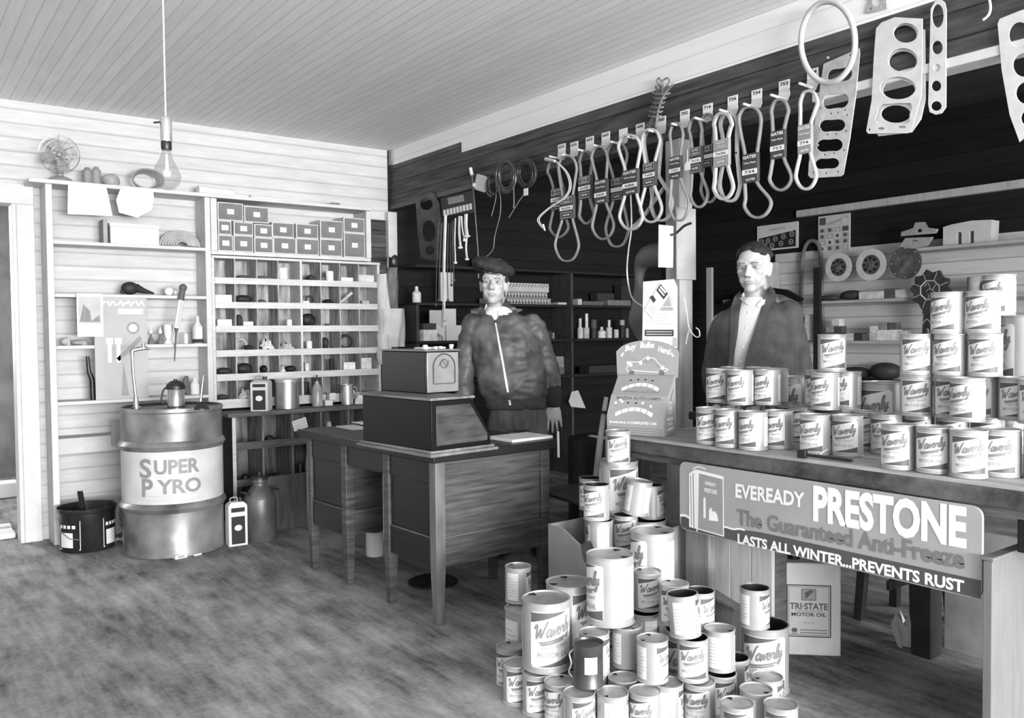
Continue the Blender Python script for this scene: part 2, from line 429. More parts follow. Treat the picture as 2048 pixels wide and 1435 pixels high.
struct('trim_5', MB().box(XS-.05, XS-.002, -1.2, 4.5, 2.28, 2.34), MATS['light_wood'], bev=.004)
struct('wall_back_dark_panel', MB().box(at(741, 470, 'Y', YB-.01).x, XW-.05, YB-.014, YB-.002, .8, at(760, 440, 'Y', YB).z), MATS['dark_boards'])
# doorway at the left and the room beyond it
cz = at(15, 366, 'Y', YB).z
w = MB(); w.box(dx1, .800, YB-.03, YB-.002, 0, dz1); w.box(dx0-.13, dx0, YB-.03, YB-.002, 0, dz1); w.box(dx0-.13, .800, YB-.03, YB-.002, dz1, cz)
w.box(dx1-.025, dx1, YB-.03, YB+.12, 0, dz1)
struct('trim_6', w, MATS['white_paint'], bev=.004)
w = MB(); w.box(-2.6, 1.6, 9.1, 9.2, 0, 2.9); w.box(1.5, 1.6, YB+.12, 9.1, 0, 2.9); w.box(-2.7, -2.6, YB+.12, 9.2, 0, 2.9)
struct('wall_next_room', w, mat('next_room_wall', 130, .9, var=.25, scale=5))
struct('ceiling_next_room', MB().box(-2.6, 1.6, YB+.12, 9.2, 2.9, 2.95), MATS['grey_paint'])
o = MB().box(-.6, dx1-.03, YB+.17, YB+.36, 0, .035).build('sunlight_strip', MATS['white'], bev=.006)  # sunlight on the next room's floor, imitated by white boards
tag(o, 'sunlight strip built as a white board on the floor just inside the left doorway', 'board', 'sunlight strips in the doorway')
o = MB().box(-.6, dx1-.02, YB+.47, YB+.56, 0, .03).build('sunlight_strip', MATS['white'], bev=.006)
tag(o, 'narrow sunlight strip built as a white board deeper inside the left doorway', 'board', 'sunlight strips in the doorway')
yb = at(25, 970, 'Z', .1).y
o = MB().box(-.6, at(38, 970, 'Y', yb).x, yb, yb+.2, 0, .12).build('sunlight_strip_far', MATS['white'], bev=.01)  # white block standing in for a sunlit strip of floor
tag(o, 'sunlight strip built as a low white block far back through the left doorway', 'step')

# ================================================================ wall shelving on the back wall
YF = 5.93
S = thing('wall_shelf', 'white painted open wall shelving between the doorway and the pigeonholes', 'shelf', (1.36, YB, 0))
def kid(mb, name, m, par, **k):
    o = mb.build(name, m, **k); o.parent = par; o.matrix_parent_inverse = Matrix.Translation(-Vector(par.location)); return o
ux0, ux1 = at(96, 600, 'Y', YF).x, at(110, 600, 'Y', YF).x
vx0, vx1 = at(413, 600, 'Y', YF).x, at(424, 600, 'Y', YF).x
kid(MB().box(ux0, ux1, YF, YB-.004, 0, 2.245), 'upright', MATS['white_paint'], S, bev=.003)
kid(MB().box(vx0, vx1, YF, YB-.004, .79, 2.245), 'upright', MATS['white_paint'], S, bev=.003)
SH = {}
for nm, py, px in (('a', 487, 110), ('b', 593.5, 112), ('c', 698, 117), ('d', 811, 115)):
    z = at(px, py, 'Y', YF).z; SH[nm] = z
    kid(MB().box(ux1, vx0, YF, YB-.004, z, z+.022), 'shelf_board', MATS['white_paint'], S, bev=.003)
SH['t'] = 2.245
kid(MB().box(ux0-.09, 3.06, YF-.02, YB-.004, 2.245, 2.27), 'shelf_board', MATS['white_paint'], S, bev=.003)
z = at(120, 910, 'Y', YF).z
kid(MB().box(ux1, 1.75, YF+.02, YB-.004, z, z+.10), 'rail', MATS['grey_paint'], S, bev=.003)
# ---------------- row of labelled boxes
BX = thing('box_shelf', 'white shelf case holding rows of dark labelled boxes', 'shelf', (2.45, YB, 1.89))
bz0 = at(430, 501, 'Y', YF).z; bz1 = 2.243
kid(MB().box(vx1+.002, 3.06, YF, YB-.004, bz0-.025, bz0), 'shelf_board', MATS['white_paint'], BX, bev=.003)
kid(MB().box(vx1+.002, vx1+.045, YF-.005, YB-.004, bz0, bz1), 'side', MATS['white_paint'], BX, bev=.003)
kid(MB().box(3.02, 3.06, YF-.005, YB-.004, bz0, bz1), 'side', MATS['white_paint'], BX, bev=.003)
rows = [('bottom', [(170, 495, 290, 605), (310, 500, 470, 610), (495, 520, 650, 625), (665, 520, 855, 635), (870, 530, 1060, 650), (1085, 535, 1270, 655), (1300, 480, 1475, 665)]),
        ('middle', [(170, 365, 275, 480), (310, 380, 470, 490), (495, 400, 645, 505), (655, 385, 835, 510), (870, 400, 1055, 520), (1085, 370, 1275, 495), (1295, 345, 1475, 470)]),
        ('top', [(165, 210, 380, 355), (405, 245, 610, 375)])]
ORD = ['first', 'second', 'third', 'fourth', 'fifth', 'sixth', 'seventh', 'eighth']
boxdark = mat('box_dark', 110, .7, var=.2, scale=12)
tops = {}
for rn, (row, L) in enumerate(rows):
    for i, (a, b, c, d) in enumerate(L):
        p = at(400+a/4.485, 360+d/4.485, 'Y', YF+.01); q = at(400+c/4.485, 360+b/4.485, 'Y', YF+.01)
        x0, x1, zz0, zz1 = p.x-.004, q.x+.006, p.z, q.z
        if rn == 0: zz0 = bz0+.0005
        else:
            best = bz0
            for (tx0, tx1, tz) in tops.get(rn-1, []):
                if tx0 < x1-.01 and tx1 > x0+.01: best = max(best, tz)
            zz0 = best+.0005
        if i == 0: x0 = max(x0, vx1+.05)
        x1 = min(x1, 3.015)
        zz1 = max(zz1, zz0+.07); tops.setdefault(rn, []).append((x0, x1, zz1))
        t = thing('parts_box', f'dark box with white label, {ORD[i]} from the left in the {row} row', 'box', ((x0+x1)/2, YF+.01, zz0), group='labelled boxes in the wall case')
        hw = (x1-x0)/2; hh = zz1-zz0
        MB().box(-hw, hw, .004, .19, 0, hh).build('carton', MATS['white_paint'], t, bev=.002)
        MB().box(-hw+.008, hw-.008, 0, .006, .008, hh-.008).build('front', boxdark, t)
        lw, lh = .024, .018
        pr = Print().rect(-lw, hh*.5-lh, lw, hh*.5+lh, 0, 0)
        for k in range(3): pr.rect(-lw*.7, hh*.5-lh*.6+k*lh*.5, lw*(.3+.4*((i+k) % 2)), hh*.5-lh*.6+k*lh*.5+.003, 1, 1)
        mb = MB(); pr.emit(mb, flatmap((0, 0, 0), (1, 0, 0), (0, 0, 1)), .0008)
        mb.build('label', [MATS['paper'], MATS['ink_light']], t)
# ---------------- pigeonholes
PX = [430, 470.5, 514.5, 557, 602, 642, 680, 718, 755]
PXX = [at(p, 600, 'Y', YF).x for p in PX]
rowy = [(516, 554), (567, 603), (616, 651), (664.5, 700), (713.5, 748), (762, 799)]
RZ = [(at(440, a, 'Y', YF).z, at(440, b, 'Y', YF).z) for a, b in rowy]
PG = thing('pigeonhole_cabinet', 'white fronted pigeonhole rack of small parts above the bench', 'rack', (2.48, YB, .79))
kid(MB().box(PXX[0]-.02, PXX[0], YF, YB-.01, .79, RZ[0][0]+.02), 'side', MATS['lip_wood'], PG, bev=.002)
kid(MB().box(PXX[-1], PXX[-1]+.022, YF, YB-.01, .79, RZ[0][0]), 'side', MATS['lip_wood'], PG, bev=.002)
kid(MB().box(PXX[0], PXX[-1], YF+.19, YB-.012, .79, RZ[0][0]), 'back', MATS['cell_wood'], PG)
kid(MB().box(PXX[0]-.02, PXX[-1]+.022, YF-.012, YB-.01, RZ[0][0], RZ[0][0]+.018), 'top_board', MATS['lip_wood'], PG, bev=.002)
for r in range(6):
    zb = RZ[r][1]; zn = RZ[r+1][0] if r < 5 else .79
    kid(MB().box(PXX[0], PXX[-1], YF-.006, YF+.012, zn, zb), 'lip', MATS['lip_wood'], PG, bev=.002)
    kid(MB().box(PXX[0], PXX[-1], YF+.012, YF+.19, zb-.02, zb-.006), 'shelf_board', MATS['cell_wood'], PG)
for i in range(1, 8):
    th = .016 if i == 4 else .009
    kid(MB().box(PXX[i]-th/2, PXX[i]+th/2, YF-(.008 if i == 4 else .002), YF+.19, .79, RZ[0][0]), 'divider', MATS['lip_wood' if i == 4 else 'cell_wood'], PG)
RW = ['top row', 'second row', 'third row', 'fourth row', 'fifth row', 'bottom row']
def cell(c, r, kind, g, u=.5, w=.07, h=.06, d=.08, rot=0, word=None):
    x0, x1 = PXX[c]+.008, PXX[c+1]-.008; z = RZ[r][1]-.0055; y = YF+.022+d/2
    w = min(w, (x1-x0)*.92); x = x0+w/2+(x1-x0-w)*u; h = min(h, RZ[r][0]-RZ[r][1]-.01)
    m = mat(f'part_{g}', g, .6, var=.2, scale=25)
    mb = MB()
    if kind == 'box': mb.obox((x, y, z+h/2), (w, d*.9, h)); nm, ct = 'parts_carton', 'box'
    elif kind == 'can': mb.lathe([(w/2*.96, 0), (w/2, .003), (w/2, h-.003), (w/2*.94, h)], (x, y, z), 16); nm, ct = 'parts_tin', 'tin'
    elif kind == 'ring':
        mb.tube([(x+w/2*cos(a*PI/8), y+.02, z+w/2+w/2*sin(a*PI/8)) for a in range(16)], w*.1, 6, True); nm, ct = 'pipe_ring', 'ring'
        mb.v = [(a, b, max(q, z)) for a, b, q in mb.v]
    elif kind == 'rag':
        n = 9; vs = []
        for j in range(n):
            for i in range(n):
                a, b = i/(n-1)-.5, j/(n-1)-.5
                vs.append((x+a*w, y+b*d*.9, z+.003+h*max(0, (1-4*(a*a+b*b)*.9))*(.55+.45*sin(i*2.1+j*1.7)*cos(j*1.3))))
        fs = [(j*n+i, j*n+i+1, (j+1)*n+i+1, (j+1)*n+i) for j in range(n-1) for i in range(n-1)]
        mb.add(vs, fs); mb.add([(p[0], p[1], z) for p in vs], [tuple(reversed(f)) for f in fs]); nm, ct = 'paper_bundle', 'bundle'
    elif kind == 'bar':
        mb.cyl((x-w/2, y, z+.012), (x+w/2, y, z+h), .009, .013, 10); nm, ct = 'metal_rod', 'rod'
        mb.v = [(a, b, max(q, z)) for a, b, q in mb.v]
    elif kind == 'lump':
        mb.sphere((x, y, z+h*.48), w/2, d*.45, h*.48, 12, 8); mb.sphere((x+w*.18, y-.01, z+h*.42), w*.22, d*.3, h*.42, 10, 6); nm, ct = 'machine_part', 'part'
    tone = 'white' if g > 205 else 'pale' if g > 160 else 'grey' if g > 85 else 'black'
    wd = word or {'box': 'carton', 'can': 'tin', 'ring': 'ring', 'rag': 'paper bundle', 'bar': 'metal rod', 'lump': 'metal part'}[kind]
    if g < 205 and c % 2: mb.v = [(a, b, q) for a, b, q in mb.v]
    o = mb.build(nm, m, bev=.002 if kind == 'box' else 0, recenter=(x, y, z)); 
    side = '' if abs(u-.5) < .2 else (', left side' if u < .5 else ', right side')
    tag(o, f'{tone} {wd} in the {RW[r]} of pigeonholes, {ORD[c]} column{side}', ct, 'small parts in the pigeonholes')
for a in [(3, 0, 'can', 225, .2, .07, .09), (1, 0, 'lump', 80, .5, .1, .03), (2, 0, 'lump', 95, .6, .12, .03), (4, 0, 'lump', 45, .8, .06, .05), (5, 0, 'can', 222, .8, .06, .08), (5, 0, 'lump', 110, .1, .04, .04),
          (6, 0, 'box', 215, .4, .1, .035), (7, 0, 'box', 205, .5, .13, .06), (0, 1, 'box', 243, .3, .13, .055), (1, 1, 'lump', 35, .4, .13, .06), (2, 1, 'lump', 90, .2, .06, .03), (4, 1, 'ring', 40, .8, .06, .05),
          (4, 1, 'box', 215, .2, .05, .02), (5, 1, 'lump', 30, .6, .08, .04), (6, 1, 'bar', 190, .5, .1, .09), (7, 1, 'box', 170, .4, .06, .03),
          (0, 2, 'box', 225, .6, .1, .05), (1, 2, 'lump', 55, .1, .05, .09), (1, 2, 'box', 200, .8, .07, .035), (3, 2, 'can', 230, .65, .04, .05), (4, 2, 'lump', 25, .5, .12, .1), (5, 2, 'lump', 75, .5, .04, .02),
          (1, 3, 'ring', 180, .2, .08, .08), (1, 3, 'lump', 40, .9, .07, .04), (2, 3, 'rag', 205, .7, .12, .11), (2, 3, 'lump', 50, .05, .04, .03), (3, 3, 'rag', 185, .3, .12, .07), (4, 3, 'can', 235, .55, .045, .06),
          (5, 3, 'lump', 50, .2, .06, .09), (6, 3, 'ring', 45, .6, .1, .08), (0, 4, 'lump', 45, .5, .13, .05), (1, 4, 'lump', 35, .3, .12, .08), (2, 4, 'lump', 22, .3, .05, .06), (3, 4, 'lump', 30, .8, .09, .05),
          (3, 4, 'rag', 235, .1, .045, .07), (4, 4, 'can', 225, .35, .035, .06), (4, 4, 'can', 40, .05, .03, .07), (5, 4, 'can', 30, .75, .035, .09), (6, 4, 'box', 225, .6, .1, .06), (7, 4, 'box', 210, .3, .09, .09),
          (0, 5, 'lump', 60, .2, .08, .04), (1, 5, 'rag', 205, .5, .1, .1), (4, 5, 'can', 35, .2, .05, .1), (6, 5, 'rag', 230, .7, .1, .08)]:
    cell(*a)
# a bent white hose lies on top of the pigeonholes
p0 = at(610, 515, 'Y', 6.0)
o = MB().tube(catmull([(2.36+i*.05, YF+.08, RZ[0][0]+.022+(.008+.01*sin(PI*i/7))) for i in range(8)], 4), .006, 8).build('hose', MATS['paper'])
tag(o, 'pale bent hose lying on top of the pigeonhole rack', 'hose')

# ---------------- bench of deep bins under the pigeonholes
BN = thing('bin_bench', 'dark wooden bench of open bins along the back wall', 'bench', (2.5, YB, 0))
by = 5.74; bzt = .772; bx0 = 1.895; bx1 = 3.25
kid(MB().box(bx0-.03, bx1+.02, by-.02, YB-.02, bzt-.03, bzt), 'top', MATS['bench_wood'], BN, bev=.005)
kid(MB().box(bx0, bx0+.022, by, YB-.02, 0, bzt-.03), 'side', mat('bench_side', 22, .7, var=.3), BN, bev=.002)  # left side near-black, its shade painted into the colour
kid(MB().box(bx1-.022, bx1, by, YB-.02, 0, bzt-.03), 'side', MATS['bench_wood'], BN)
kid(MB().box(bx0+.022, bx1-.022, by+.3, YB-.022, 0, bzt-.03), 'back', MATS['bench_cell'], BN)
BL = [(at(500, 883, 'Y', by).z, at(500, 898, 'Y', by).z), (at(500, 957, 'Y', by).z, at(500, 971, 'Y', by).z), (.06, .0)]
BXX = [bx0+.022]+[at(p, 850, 'Y', by).x for p in (526, 585, 643, 697, 745)]+[bx1-.022]
for zt, zb in BL:
    kid(MB().box(bx0+.022, bx1-.022, by-.003, by+.018, zb, zt), 'lip', MATS['bench_wood'], BN, bev=.002)
    kid(MB().box(bx0+.022, bx1-.022, by+.018, by+.3, zb, zb+.015), 'shelf_board', MATS['bench_cell'], BN)
for x in BXX[1:-1]: kid(MB().box(x-.007, x+.007, by+.001, by+.3, 0, bzt-.03), 'divider', MATS['bench_cell'], BN)
kid(MB().box(bx0, bx0+.024, by-.006, by, 0, bzt-.03), 'stile', MATS['lip_wood'], BN)
def bin_z(r): return BL[r][1]+.0155
def single(mb, name, m, label, cat, group=None, base=None, **k):
    o = mb.build(name, m, recenter=base, **k); return tag(o, label, cat, group)
# contents of the bins
p = at(608, 850, 'Y', by-.002)
pr = Print(); h = .075; wv = .135
t = thing('note_card', 'white handwritten card pinned askew on the bench bins', 'card', at(600, 848, 'Y', by-.012), rot=(0, R(-14), 0))
MB().box(-wv/2*.8, wv/2*.8, 0, .002, -h/2, h/2).build('sheet', MATS['white'], t)
for k in range(3): pr.stroke([(-.04+.012*i, .02-.02*k+.004*sin(i*1.9+k)) for i in range(8)], .0022, 0, 0)
mb = MB(); pr.emit(mb, flatmap((0, 0, 0), (1, 0, 0), (0, 0, 1)), .0008); mb.build('handwriting', MATS['ink_grey'], t)
z = bin_z(0); c = at(556, 880, 'Y', by); mb = MB()
mb.sphere((c.x-.03, by+.08, z+.031), .035, .03, .03, 12, 8); mb.cyl((c.x-.02, by+.08, z+.03), (c.x+.06, by+.07, z+.014), .012, .008, 10)
single(mb, 'brush', MATS['rubber'], 'dark brush with a long handle lying in an upper bench bin', 'brush')
c = at(668, 840, 'Y', by); n = 10
mb = MB(); mb.lathe([(.045, 0), (.048, .06), (.03, .09), (.022, .12), (.008, .125)], (c.x+.012, by+.12, z), 14, sx=.7, sy=.7)
single(mb, 'rag_bundle', MATS['cloth_white'], 'white rag bundle stuffed in the bench bin behind the desk', 'rag')
z = bin_z(1)
for px, r, w_, l in ((490, .032, 'single', 45), (541, .022, 'left ball of a dark pair', 30), (552, .024, 'right ball of a dark pair', 30)):
    c = at(px, 945, 'Y', by+.06)
    single(MB().sphere((c.x, by+.06, z+r), r, r, r, 14, 10), 'metal_ball' if r < .03 else 'wheel_hub', mat('ball', 50, .3, .4, var=.2),
           'dark round hub in the leftmost middle bench bin' if r > .03 else f'{w_} in the second middle bench bin', 'part')
c = at(610, 930, 'Y', by+.1)
for i in range(3):
    single(MB().lathe([(.018, 0), (.018, .075), (.012, .085), (.012, .1)], (c.x-.04+i*.045, by+.1, z), 12), 'small_bottle', MATS['dark_metal'],
           f'{ORD[i]} of three dark small bottles in the middle bench bin', 'bottle', 'small dark bottles in a bench bin')

# ================================================================ things on the bench top
def tin_box(name, label, px, z, y, w, d, h, rz, tone, dark, cat='can', handle=True):
    c = at(px, 700, 'Y', y); t = thing(name, label, cat, (c.x, y, z), rz)
    mb = MB(); mb.box(-w/2, w/2, -d/2, d/2, 0, h*.93)
    mb.loft([[(-w/2, -d/2, h*.93), (w/2, -d/2, h*.93), (w/2, d/2, h*.93), (-w/2, d/2, h*.93)], [(-w*.33, -d*.33, h), (w*.33, -d*.33, h), (w*.33, d*.33, h), (-w*.33, d*.33, h)]])
    mb.build('body', MATS[tone], t, bev=.004)
    pr = Print(); pr.rect(-w*.36, h*.05, w*.36, h*.68, 0, 0); pr.rect(-w*.36, h*.78, w*.36, h*.88, 0, 0); pr.disc(0, h*.42, w*.2, 1, 1, ry=w*.16)
    mb = MB(); pr.emit(mb, flatmap((0, -d/2, 0), (1, 0, 0), (0, 0, 1)), .0008); mb.build('label', [MATS[dark], MATS['white']], t)
    mb = MB(); mb.lathe([(.014, h), (.014, h+.014), (.016, h+.014), (.016, h+.022)], (w*.22, 0, 0), 12); mb.build('cap', MATS['dark_metal'], t)
    if handle: MB().tube(catmull([(-w*.32, 0, h), (-w*.3, 0, h+.022), (w*.02, 0, h+.026), (w*.06, 0, h)], 5), .004, 6).build('handle', MATS['metal'], t)
    return t
tin_box('gallon_tin', 'tall white flat tin with a handle on the bench beside the pail', 521, bzt, 5.805, .12, .15, .215, R(-32), 'white_paint', 'ink')
c = at(571, 780, 'Y', 5.85)
t = thing('lidded_pail', 'shiny round metal pail on the bench left of the bottles', 'pail', (c.x, 5.822, bzt))
MB().lathe([(.082, 0), (.085, .004), (.085, .19), (.083, .192)], n=32).build('body', MATS['metal'], t)
MB().lathe([(.086, .19), (.088, .192), (.088, .208), (.083, .213), (0, .209)], n=32).build('lid', MATS['bright_metal'], t)
c = at(634, 780, 'Y', 5.86)
t = thing('spray_bottle', 'clear squat bottle with dark spout on the bench', 'bottle', (c.x, 5.86, bzt))
MB().lathe([(.036, 0), (.04, .005), (.04, .12), (.03, .15), (.016, .165), (.014, .185)], n=20).build('body', mat('grey_glass', 150, .15, var=.3, scale=12), t)
MB().lathe([(.017, .185), (.017, .2), (.006, .205), (.006, .23)], n=14).build('spout', MATS['dark_metal'], t)
c = at(663, 780, 'Y', 5.87)
for i, (dx, dz, w_, h_, nm) in enumerate(((-.03, 0, .06, .04, 'lower'), (.0, .041, .05, .05, 'upper'))):
    single(MB().box(c.x+dx-w_/2, c.x+dx+w_/2, 5.85, 5.9, bzt+dz, bzt+dz+h_), 'small_carton', MATS['card' if i else 'paper'], f'{nm} of two small cartons stacked on the bench', 'box', 'small cartons on the bench', bev=.002)
c = at(694, 780, 'Y', 5.86)
t = thing('oil_measure', 'bright tall metal cup on the bench near the desk', 'cup', (c.x, 5.86, bzt))
MB().lathe([(.045, 0), (.045, .004), (.046, .145), (.05, .15), (.047, .15), (.043, .01), (0, .01)], n=28, cap=False).build('body', MATS['bright_metal'], t)
MB().tube(catmull([(.046, 0, .13), (.075, 0, .12), (.075, 0, .06), (.046, 0, .04)], 5), .005, 6).build('handle', MATS['metal'], t)
n = 9
single(MB().lathe([(.06, 0), (.055, .03), (.03, .07), (.01, .075)], (at(722, 780, 'Y', 5.86).x, 5.85, bzt), 12, sy=.7), 'rag_bundle', MATS['cloth_white'], 'white rag heap on the bench beside the bright cup', 'rag')
# ================================================================ drum and the things around it
DR = Vector((1.42, 5.41, 0)); drad = .29
drum_m = bpy.data.materials.new('drum_paint'); drum_m.use_nodes = True
def drum_nodes():
    n = drum_m.node_tree.nodes; L = drum_m.node_tree.links; b = n['Principled BSDF']
    b.inputs['Roughness'].default_value = .34; b.inputs['Metallic'].default_value = .35
    tc = n.new('ShaderNodeTexCoord'); no = n.new('ShaderNodeTexNoise'); no.inputs['Scale'].default_value = 3.5; no.inputs['Detail'].default_value = 6
    L.new(tc.outputs['Object'], no.inputs['Vector'])
    r = n.new('ShaderNodeMapRange'); r.inputs['From Min'].default_value = .35; r.inputs['From Max'].default_value = .65
    r.inputs['To Min'].default_value = lin(75); r.inputs['To Max'].default_value = lin(150)
    L.new(no.outputs['Fac'], r.inputs['Value']); L.new(r.outputs[0], b.inputs['Base Color'])
drum_nodes(); MATS['drum'] = drum_m
t = thing('oil_drum', 'large steel drum with a pale lettered band in front of the wall shelving', 'drum', DR)
h1, h2, hd = .655, .29, .875
def hoop(z): return [(drad, z-.028), (drad+.008, z-.02), (drad+.018, z), (drad+.008, z+.02), (drad, z+.028)]
MB().lathe([(drad-.02, .0), (drad+.004, .004), (drad+.004, .02), (drad, .028)]+hoop(h2)+hoop(h1)+[(drad, hd-.03), (drad+.006, hd-.022), (drad+.006, hd-.002), (drad-.006, hd)], n=64, cap=False).build('barrel', drum_m, t)
MB().lathe([(drad-.006, hd), (drad-.014, hd-.014), (0, hd-.014)], n=48, cap=False).build('lid', MATS['dark_metal'], t)
MB().lathe([(drad-.02, .004), (0, .004)], n=32, cap=False).build('bottom', MATS['dark_metal'], t)
va = math.atan2(-DR.y, -DR.x)   # towards the viewer
pr = Print(); zb = h2+.03; zt = h1-.03; zc_ = (zb+zt)/2
pr.strip(-.52, .52, lambda u: zb, lambda u: zt, 0, 0, 40)
pr.text('UPER', .035, zt-.125, .078, 1, 1, width=.255, bold=.035); pr.text('S', -.145, zt-.145, .105, 1, 1, width=.075, bold=.03)
pr.text('YRO', .045, zb+.065, .078, 1, 1, width=.25, bold=.035); pr.text('P', -.135, zb+.05, .1, 1, 1, width=.07, bold=.03)
pr.rect(-.09, zt-.147, .17, zt-.143, 1, 2, 8); pr.rect(-.13, zb+.048, .18, zb+.053, 1, 2, 8)
pr.text('RUSTPROOF ANTI-FREEZE', .03, zb+.012, .02, 2, 1, width=.33, bold=.005)
mb = MB(); pr.emit(mb, cylmap(drad, a0=va-.04), .0012, .015); mb.build('label', [mat('drum_label', 188, .4, var=.16, scale=4), mat('drum_letters', 128, .5, var=0), MATS['ink_light']], t)
zt0 = hd-.0135
# standpipe with elbow and tap
c = at(272, 812, 'Z', hd); t = thing('pump_pipe', 'thin standpipe with an elbow and tap rising from the drum', 'pipe', (c.x, c.y, zt0))
zz = at(266, 705, 'Y', c.y).z-zt0
MB().cyl((0, 0, 0), (0, 0, .012), .03, .03).cyl((0, 0, .01), (0, 0, .07), .018, .014).build('foot', MATS['metal'], t)
MB().tube([(0, 0, .06), (-.012, 0, zz*.6), (-.016, 0, zz)], .009, 10).build('pipe', MATS['metal'], t)
mb = MB(); mb.tube(catmull([(-.016, 0, zz-.01), (-.014, -.0, zz+.012), (.01, 0, zz+.02), (.055, 0, zz+.028)], 5), .012, 10)
mb.cyl((.05, 0, zz+.028), (.05, 0, zz+.055), .009); mb.cyl((.035, 0, zz+.058), (.068, 0, zz+.058), .005); mb.cyl((.055, 0, zz+.028), (.085, 0, zz+.02), .009, .007)
mb.build('tap', MATS['metal'], t)
c = at(352, 808, 'Z', hd); t = thing('oil_jug', 'metal oil jug with dark hooded top on the drum', 'jug', (c.x, c.y, zt0))
MB().lathe([(.05, 0), (.054, .005), (.05, .105), (.052, .11)], n=28).build('body', MATS['bright_metal'], t)
MB().lathe([(.056, .108), (.058, .12), (.052, .14), (.03, .158), (.012, .162), (.012, .17), (0, .172)], n=24).build('hood', MATS['dark_metal'], t)
MB().tube(catmull([(-.05, 0, .125), (-.075, 0, .1), (-.085, 0, .03), (-.052, 0, .015)], 5), .006, 8).build('handle', MATS['dark_metal'], t)
c = at(425, 812, 'Z', hd); t = thing('funnel', 'dark funnel with a slim spout lying on the drum right side', 'funnel', (c.x-.075, c.y-.02, zt0+.002))
MB().lathe([(.05, 0), (.05, .006), (.018, .04), (.01, .045)], n=24).build('cone', MATS['dark_metal'], t)
MB().tube([(0, 0, .04), (.02, .0, .2)], [.009, .004], 8).build('spout', MATS['metal'], t)
t_ = at(357, 1113, 'Z', 0); mt = thing('match_box', 'small white matchbox lying on the floor against the drum', 'matchbox', (t_.x-.0, t_.y-.03, 0), R(8))
MB().box(-.035, .035, -.02, .02, 0, .022).build('sleeve', MATS['paper'], mt, bev=.001)
mb = MB(); Print().rect(-.02, .004, .02, .018, 0, 0).emit(mb, flatmap((0, -.02, 0), (1, 0, 0), (0, 0, 1)), .0008); mb.build('label', MATS['card_grey'], mt)
t_ = at(388, 1112, 'Z', 0); single(MB().cyl((t_.x, t_.y, .006), (t_.x+.045, t_.y+.01, .006), .006), 'paper_stub', MATS['paper'], 'tiny white paper roll on the floor beside the matchbox', 'scrap')
# bucket
b0 = at(172, 1107, 'Z', 0); BC = Vector((b0.x+.04, b0.y+.165, 0))
t = thing('grease_bucket', 'black dented grease bucket with a stick between doorway and drum', 'bucket', BC)
MB().lathe([(.15, 0), (.152, .004), (.16, .235), (.168, .24), (.17, .262), (.166, .262), (.158, .238), (.146, .2), (0, .2)], n=40, cap=False).build('pail', mat('bucket_black', 40, .25, .3, var=.5, scale=7), t)
va2 = math.atan2(-BC.y, -BC.x)
for a0, w_, nm in ((va2-.75, .16, 'label'), (va2+1.02, .14, 'label')):
    pr = Print(); pr.frame(-w_/2, .02, w_/2, .2, .004, 0, 0); pr.rect(-w_*.36, .035, w_*.22, .125, 0, 0, 6)
    for i in range(4): pr.rect(-w_*.38+i*w_*.19, .15, -w_*.38+i*w_*.19+w_*.13, .17, 0, 0)
    mb = MB(); pr.emit(mb, cylmap(.157, a0=a0), .002); mb.build('label', MATS['paper'], t)
MB().tube([(-.162, 0, .2), (-.155, -.06, .13), (-.12, -.125, .095), (-.06, -.157, .085)], .003, 6).build('bail', MATS['metal'], t)
bs = single(MB().beam((BC.x-.02, BC.y-.02, .203), (BC.x-.045, BC.y-.05, .36), .03, .012), 'stirring_stick', MATS['bench_side'], 'dark flat stick standing in the grease bucket', 'stick')
q = at(243, 1085, 'Z', 0)
mb = MB(); pts = catmull([(q.x+.02, q.y+.14, .04), (q.x+.0, q.y+.145, .1), (q.x-.0, q.y+.15, .18), (q.x+.015, q.y+.16, .25)], 8)
mb.tube(pts, [.028+.006*(i % 3 == 0) for i in range(len(pts))], 10)
single(mb, 'corrugated_hose', MATS['card_grey'], 'grey ribbed hose standing between bucket and drum', 'hose')
mb = MB(); n = 7
mb.add([(q.x+.02+.08*i/(n-1)-.01*j, q.y-.01+.07*j/(n-1), .004+.022*abs(sin(i*1.7+j*2.3))) for j in range(n) for i in range(n)], [(j*n+i, j*n+i+1, (j+1)*n+i+1, (j+1)*n+i) for j in range(n-1) for i in range(n-1)])
single(mb, 'crumpled_paper', MATS['paper'], 'crumpled white paper on the floor between bucket and drum', 'paper')
# slim tin and milk can at the drum's right
q = at(468, 1093, 'Z', 0); t = tin_box('flat_tin', 'slim white and black tin standing on the floor right of the drum', 466, 0, q.y+.045, .115, .085, .27, R(-4), 'paper', 'ink')
q = at(521, 1087, 'Z', 0); t = thing('milk_can', 'grey metal can with a narrow neck in front of the bench', 'can', (q.x+.045, q.y+.12, 0))
MB().lathe([(.1, 0), (.104, .006), (.1, .26), (.098, .27), (.06, .33), (.045, .345), (.045, .365), (.052, .37), (.052, .385)], n=32).build('body', mat('galvanised', 105, .45, .5, var=.4, scale=8), t)
MB().lathe([(.055, .385), (.055, .4), (.03, .408), (.012, .41), (.012, .43)], n=20).build('lid', MATS['dark_metal'], t)
for s in (-1, 1): MB().tube(catmull([(s*.075, -.03, .3), (s*.11, -.03, .31), (s*.11, .03, .31), (s*.075, .03, .3)], 4), .005, 6).build('handle', MATS['dark_metal'], t)
q = at(585, 1080, 'Z', 0)
single(MB().box(q.x-.06, q.x+.3, q.y+.33, q.y+.37, 0, .36), 'leaning_board', mat('lean_board', 88, .8, var=.35, scale=5, stretch=(8, 8, 1)), 'worn grey board standing on the floor behind the desk', 'board', bev=.003)

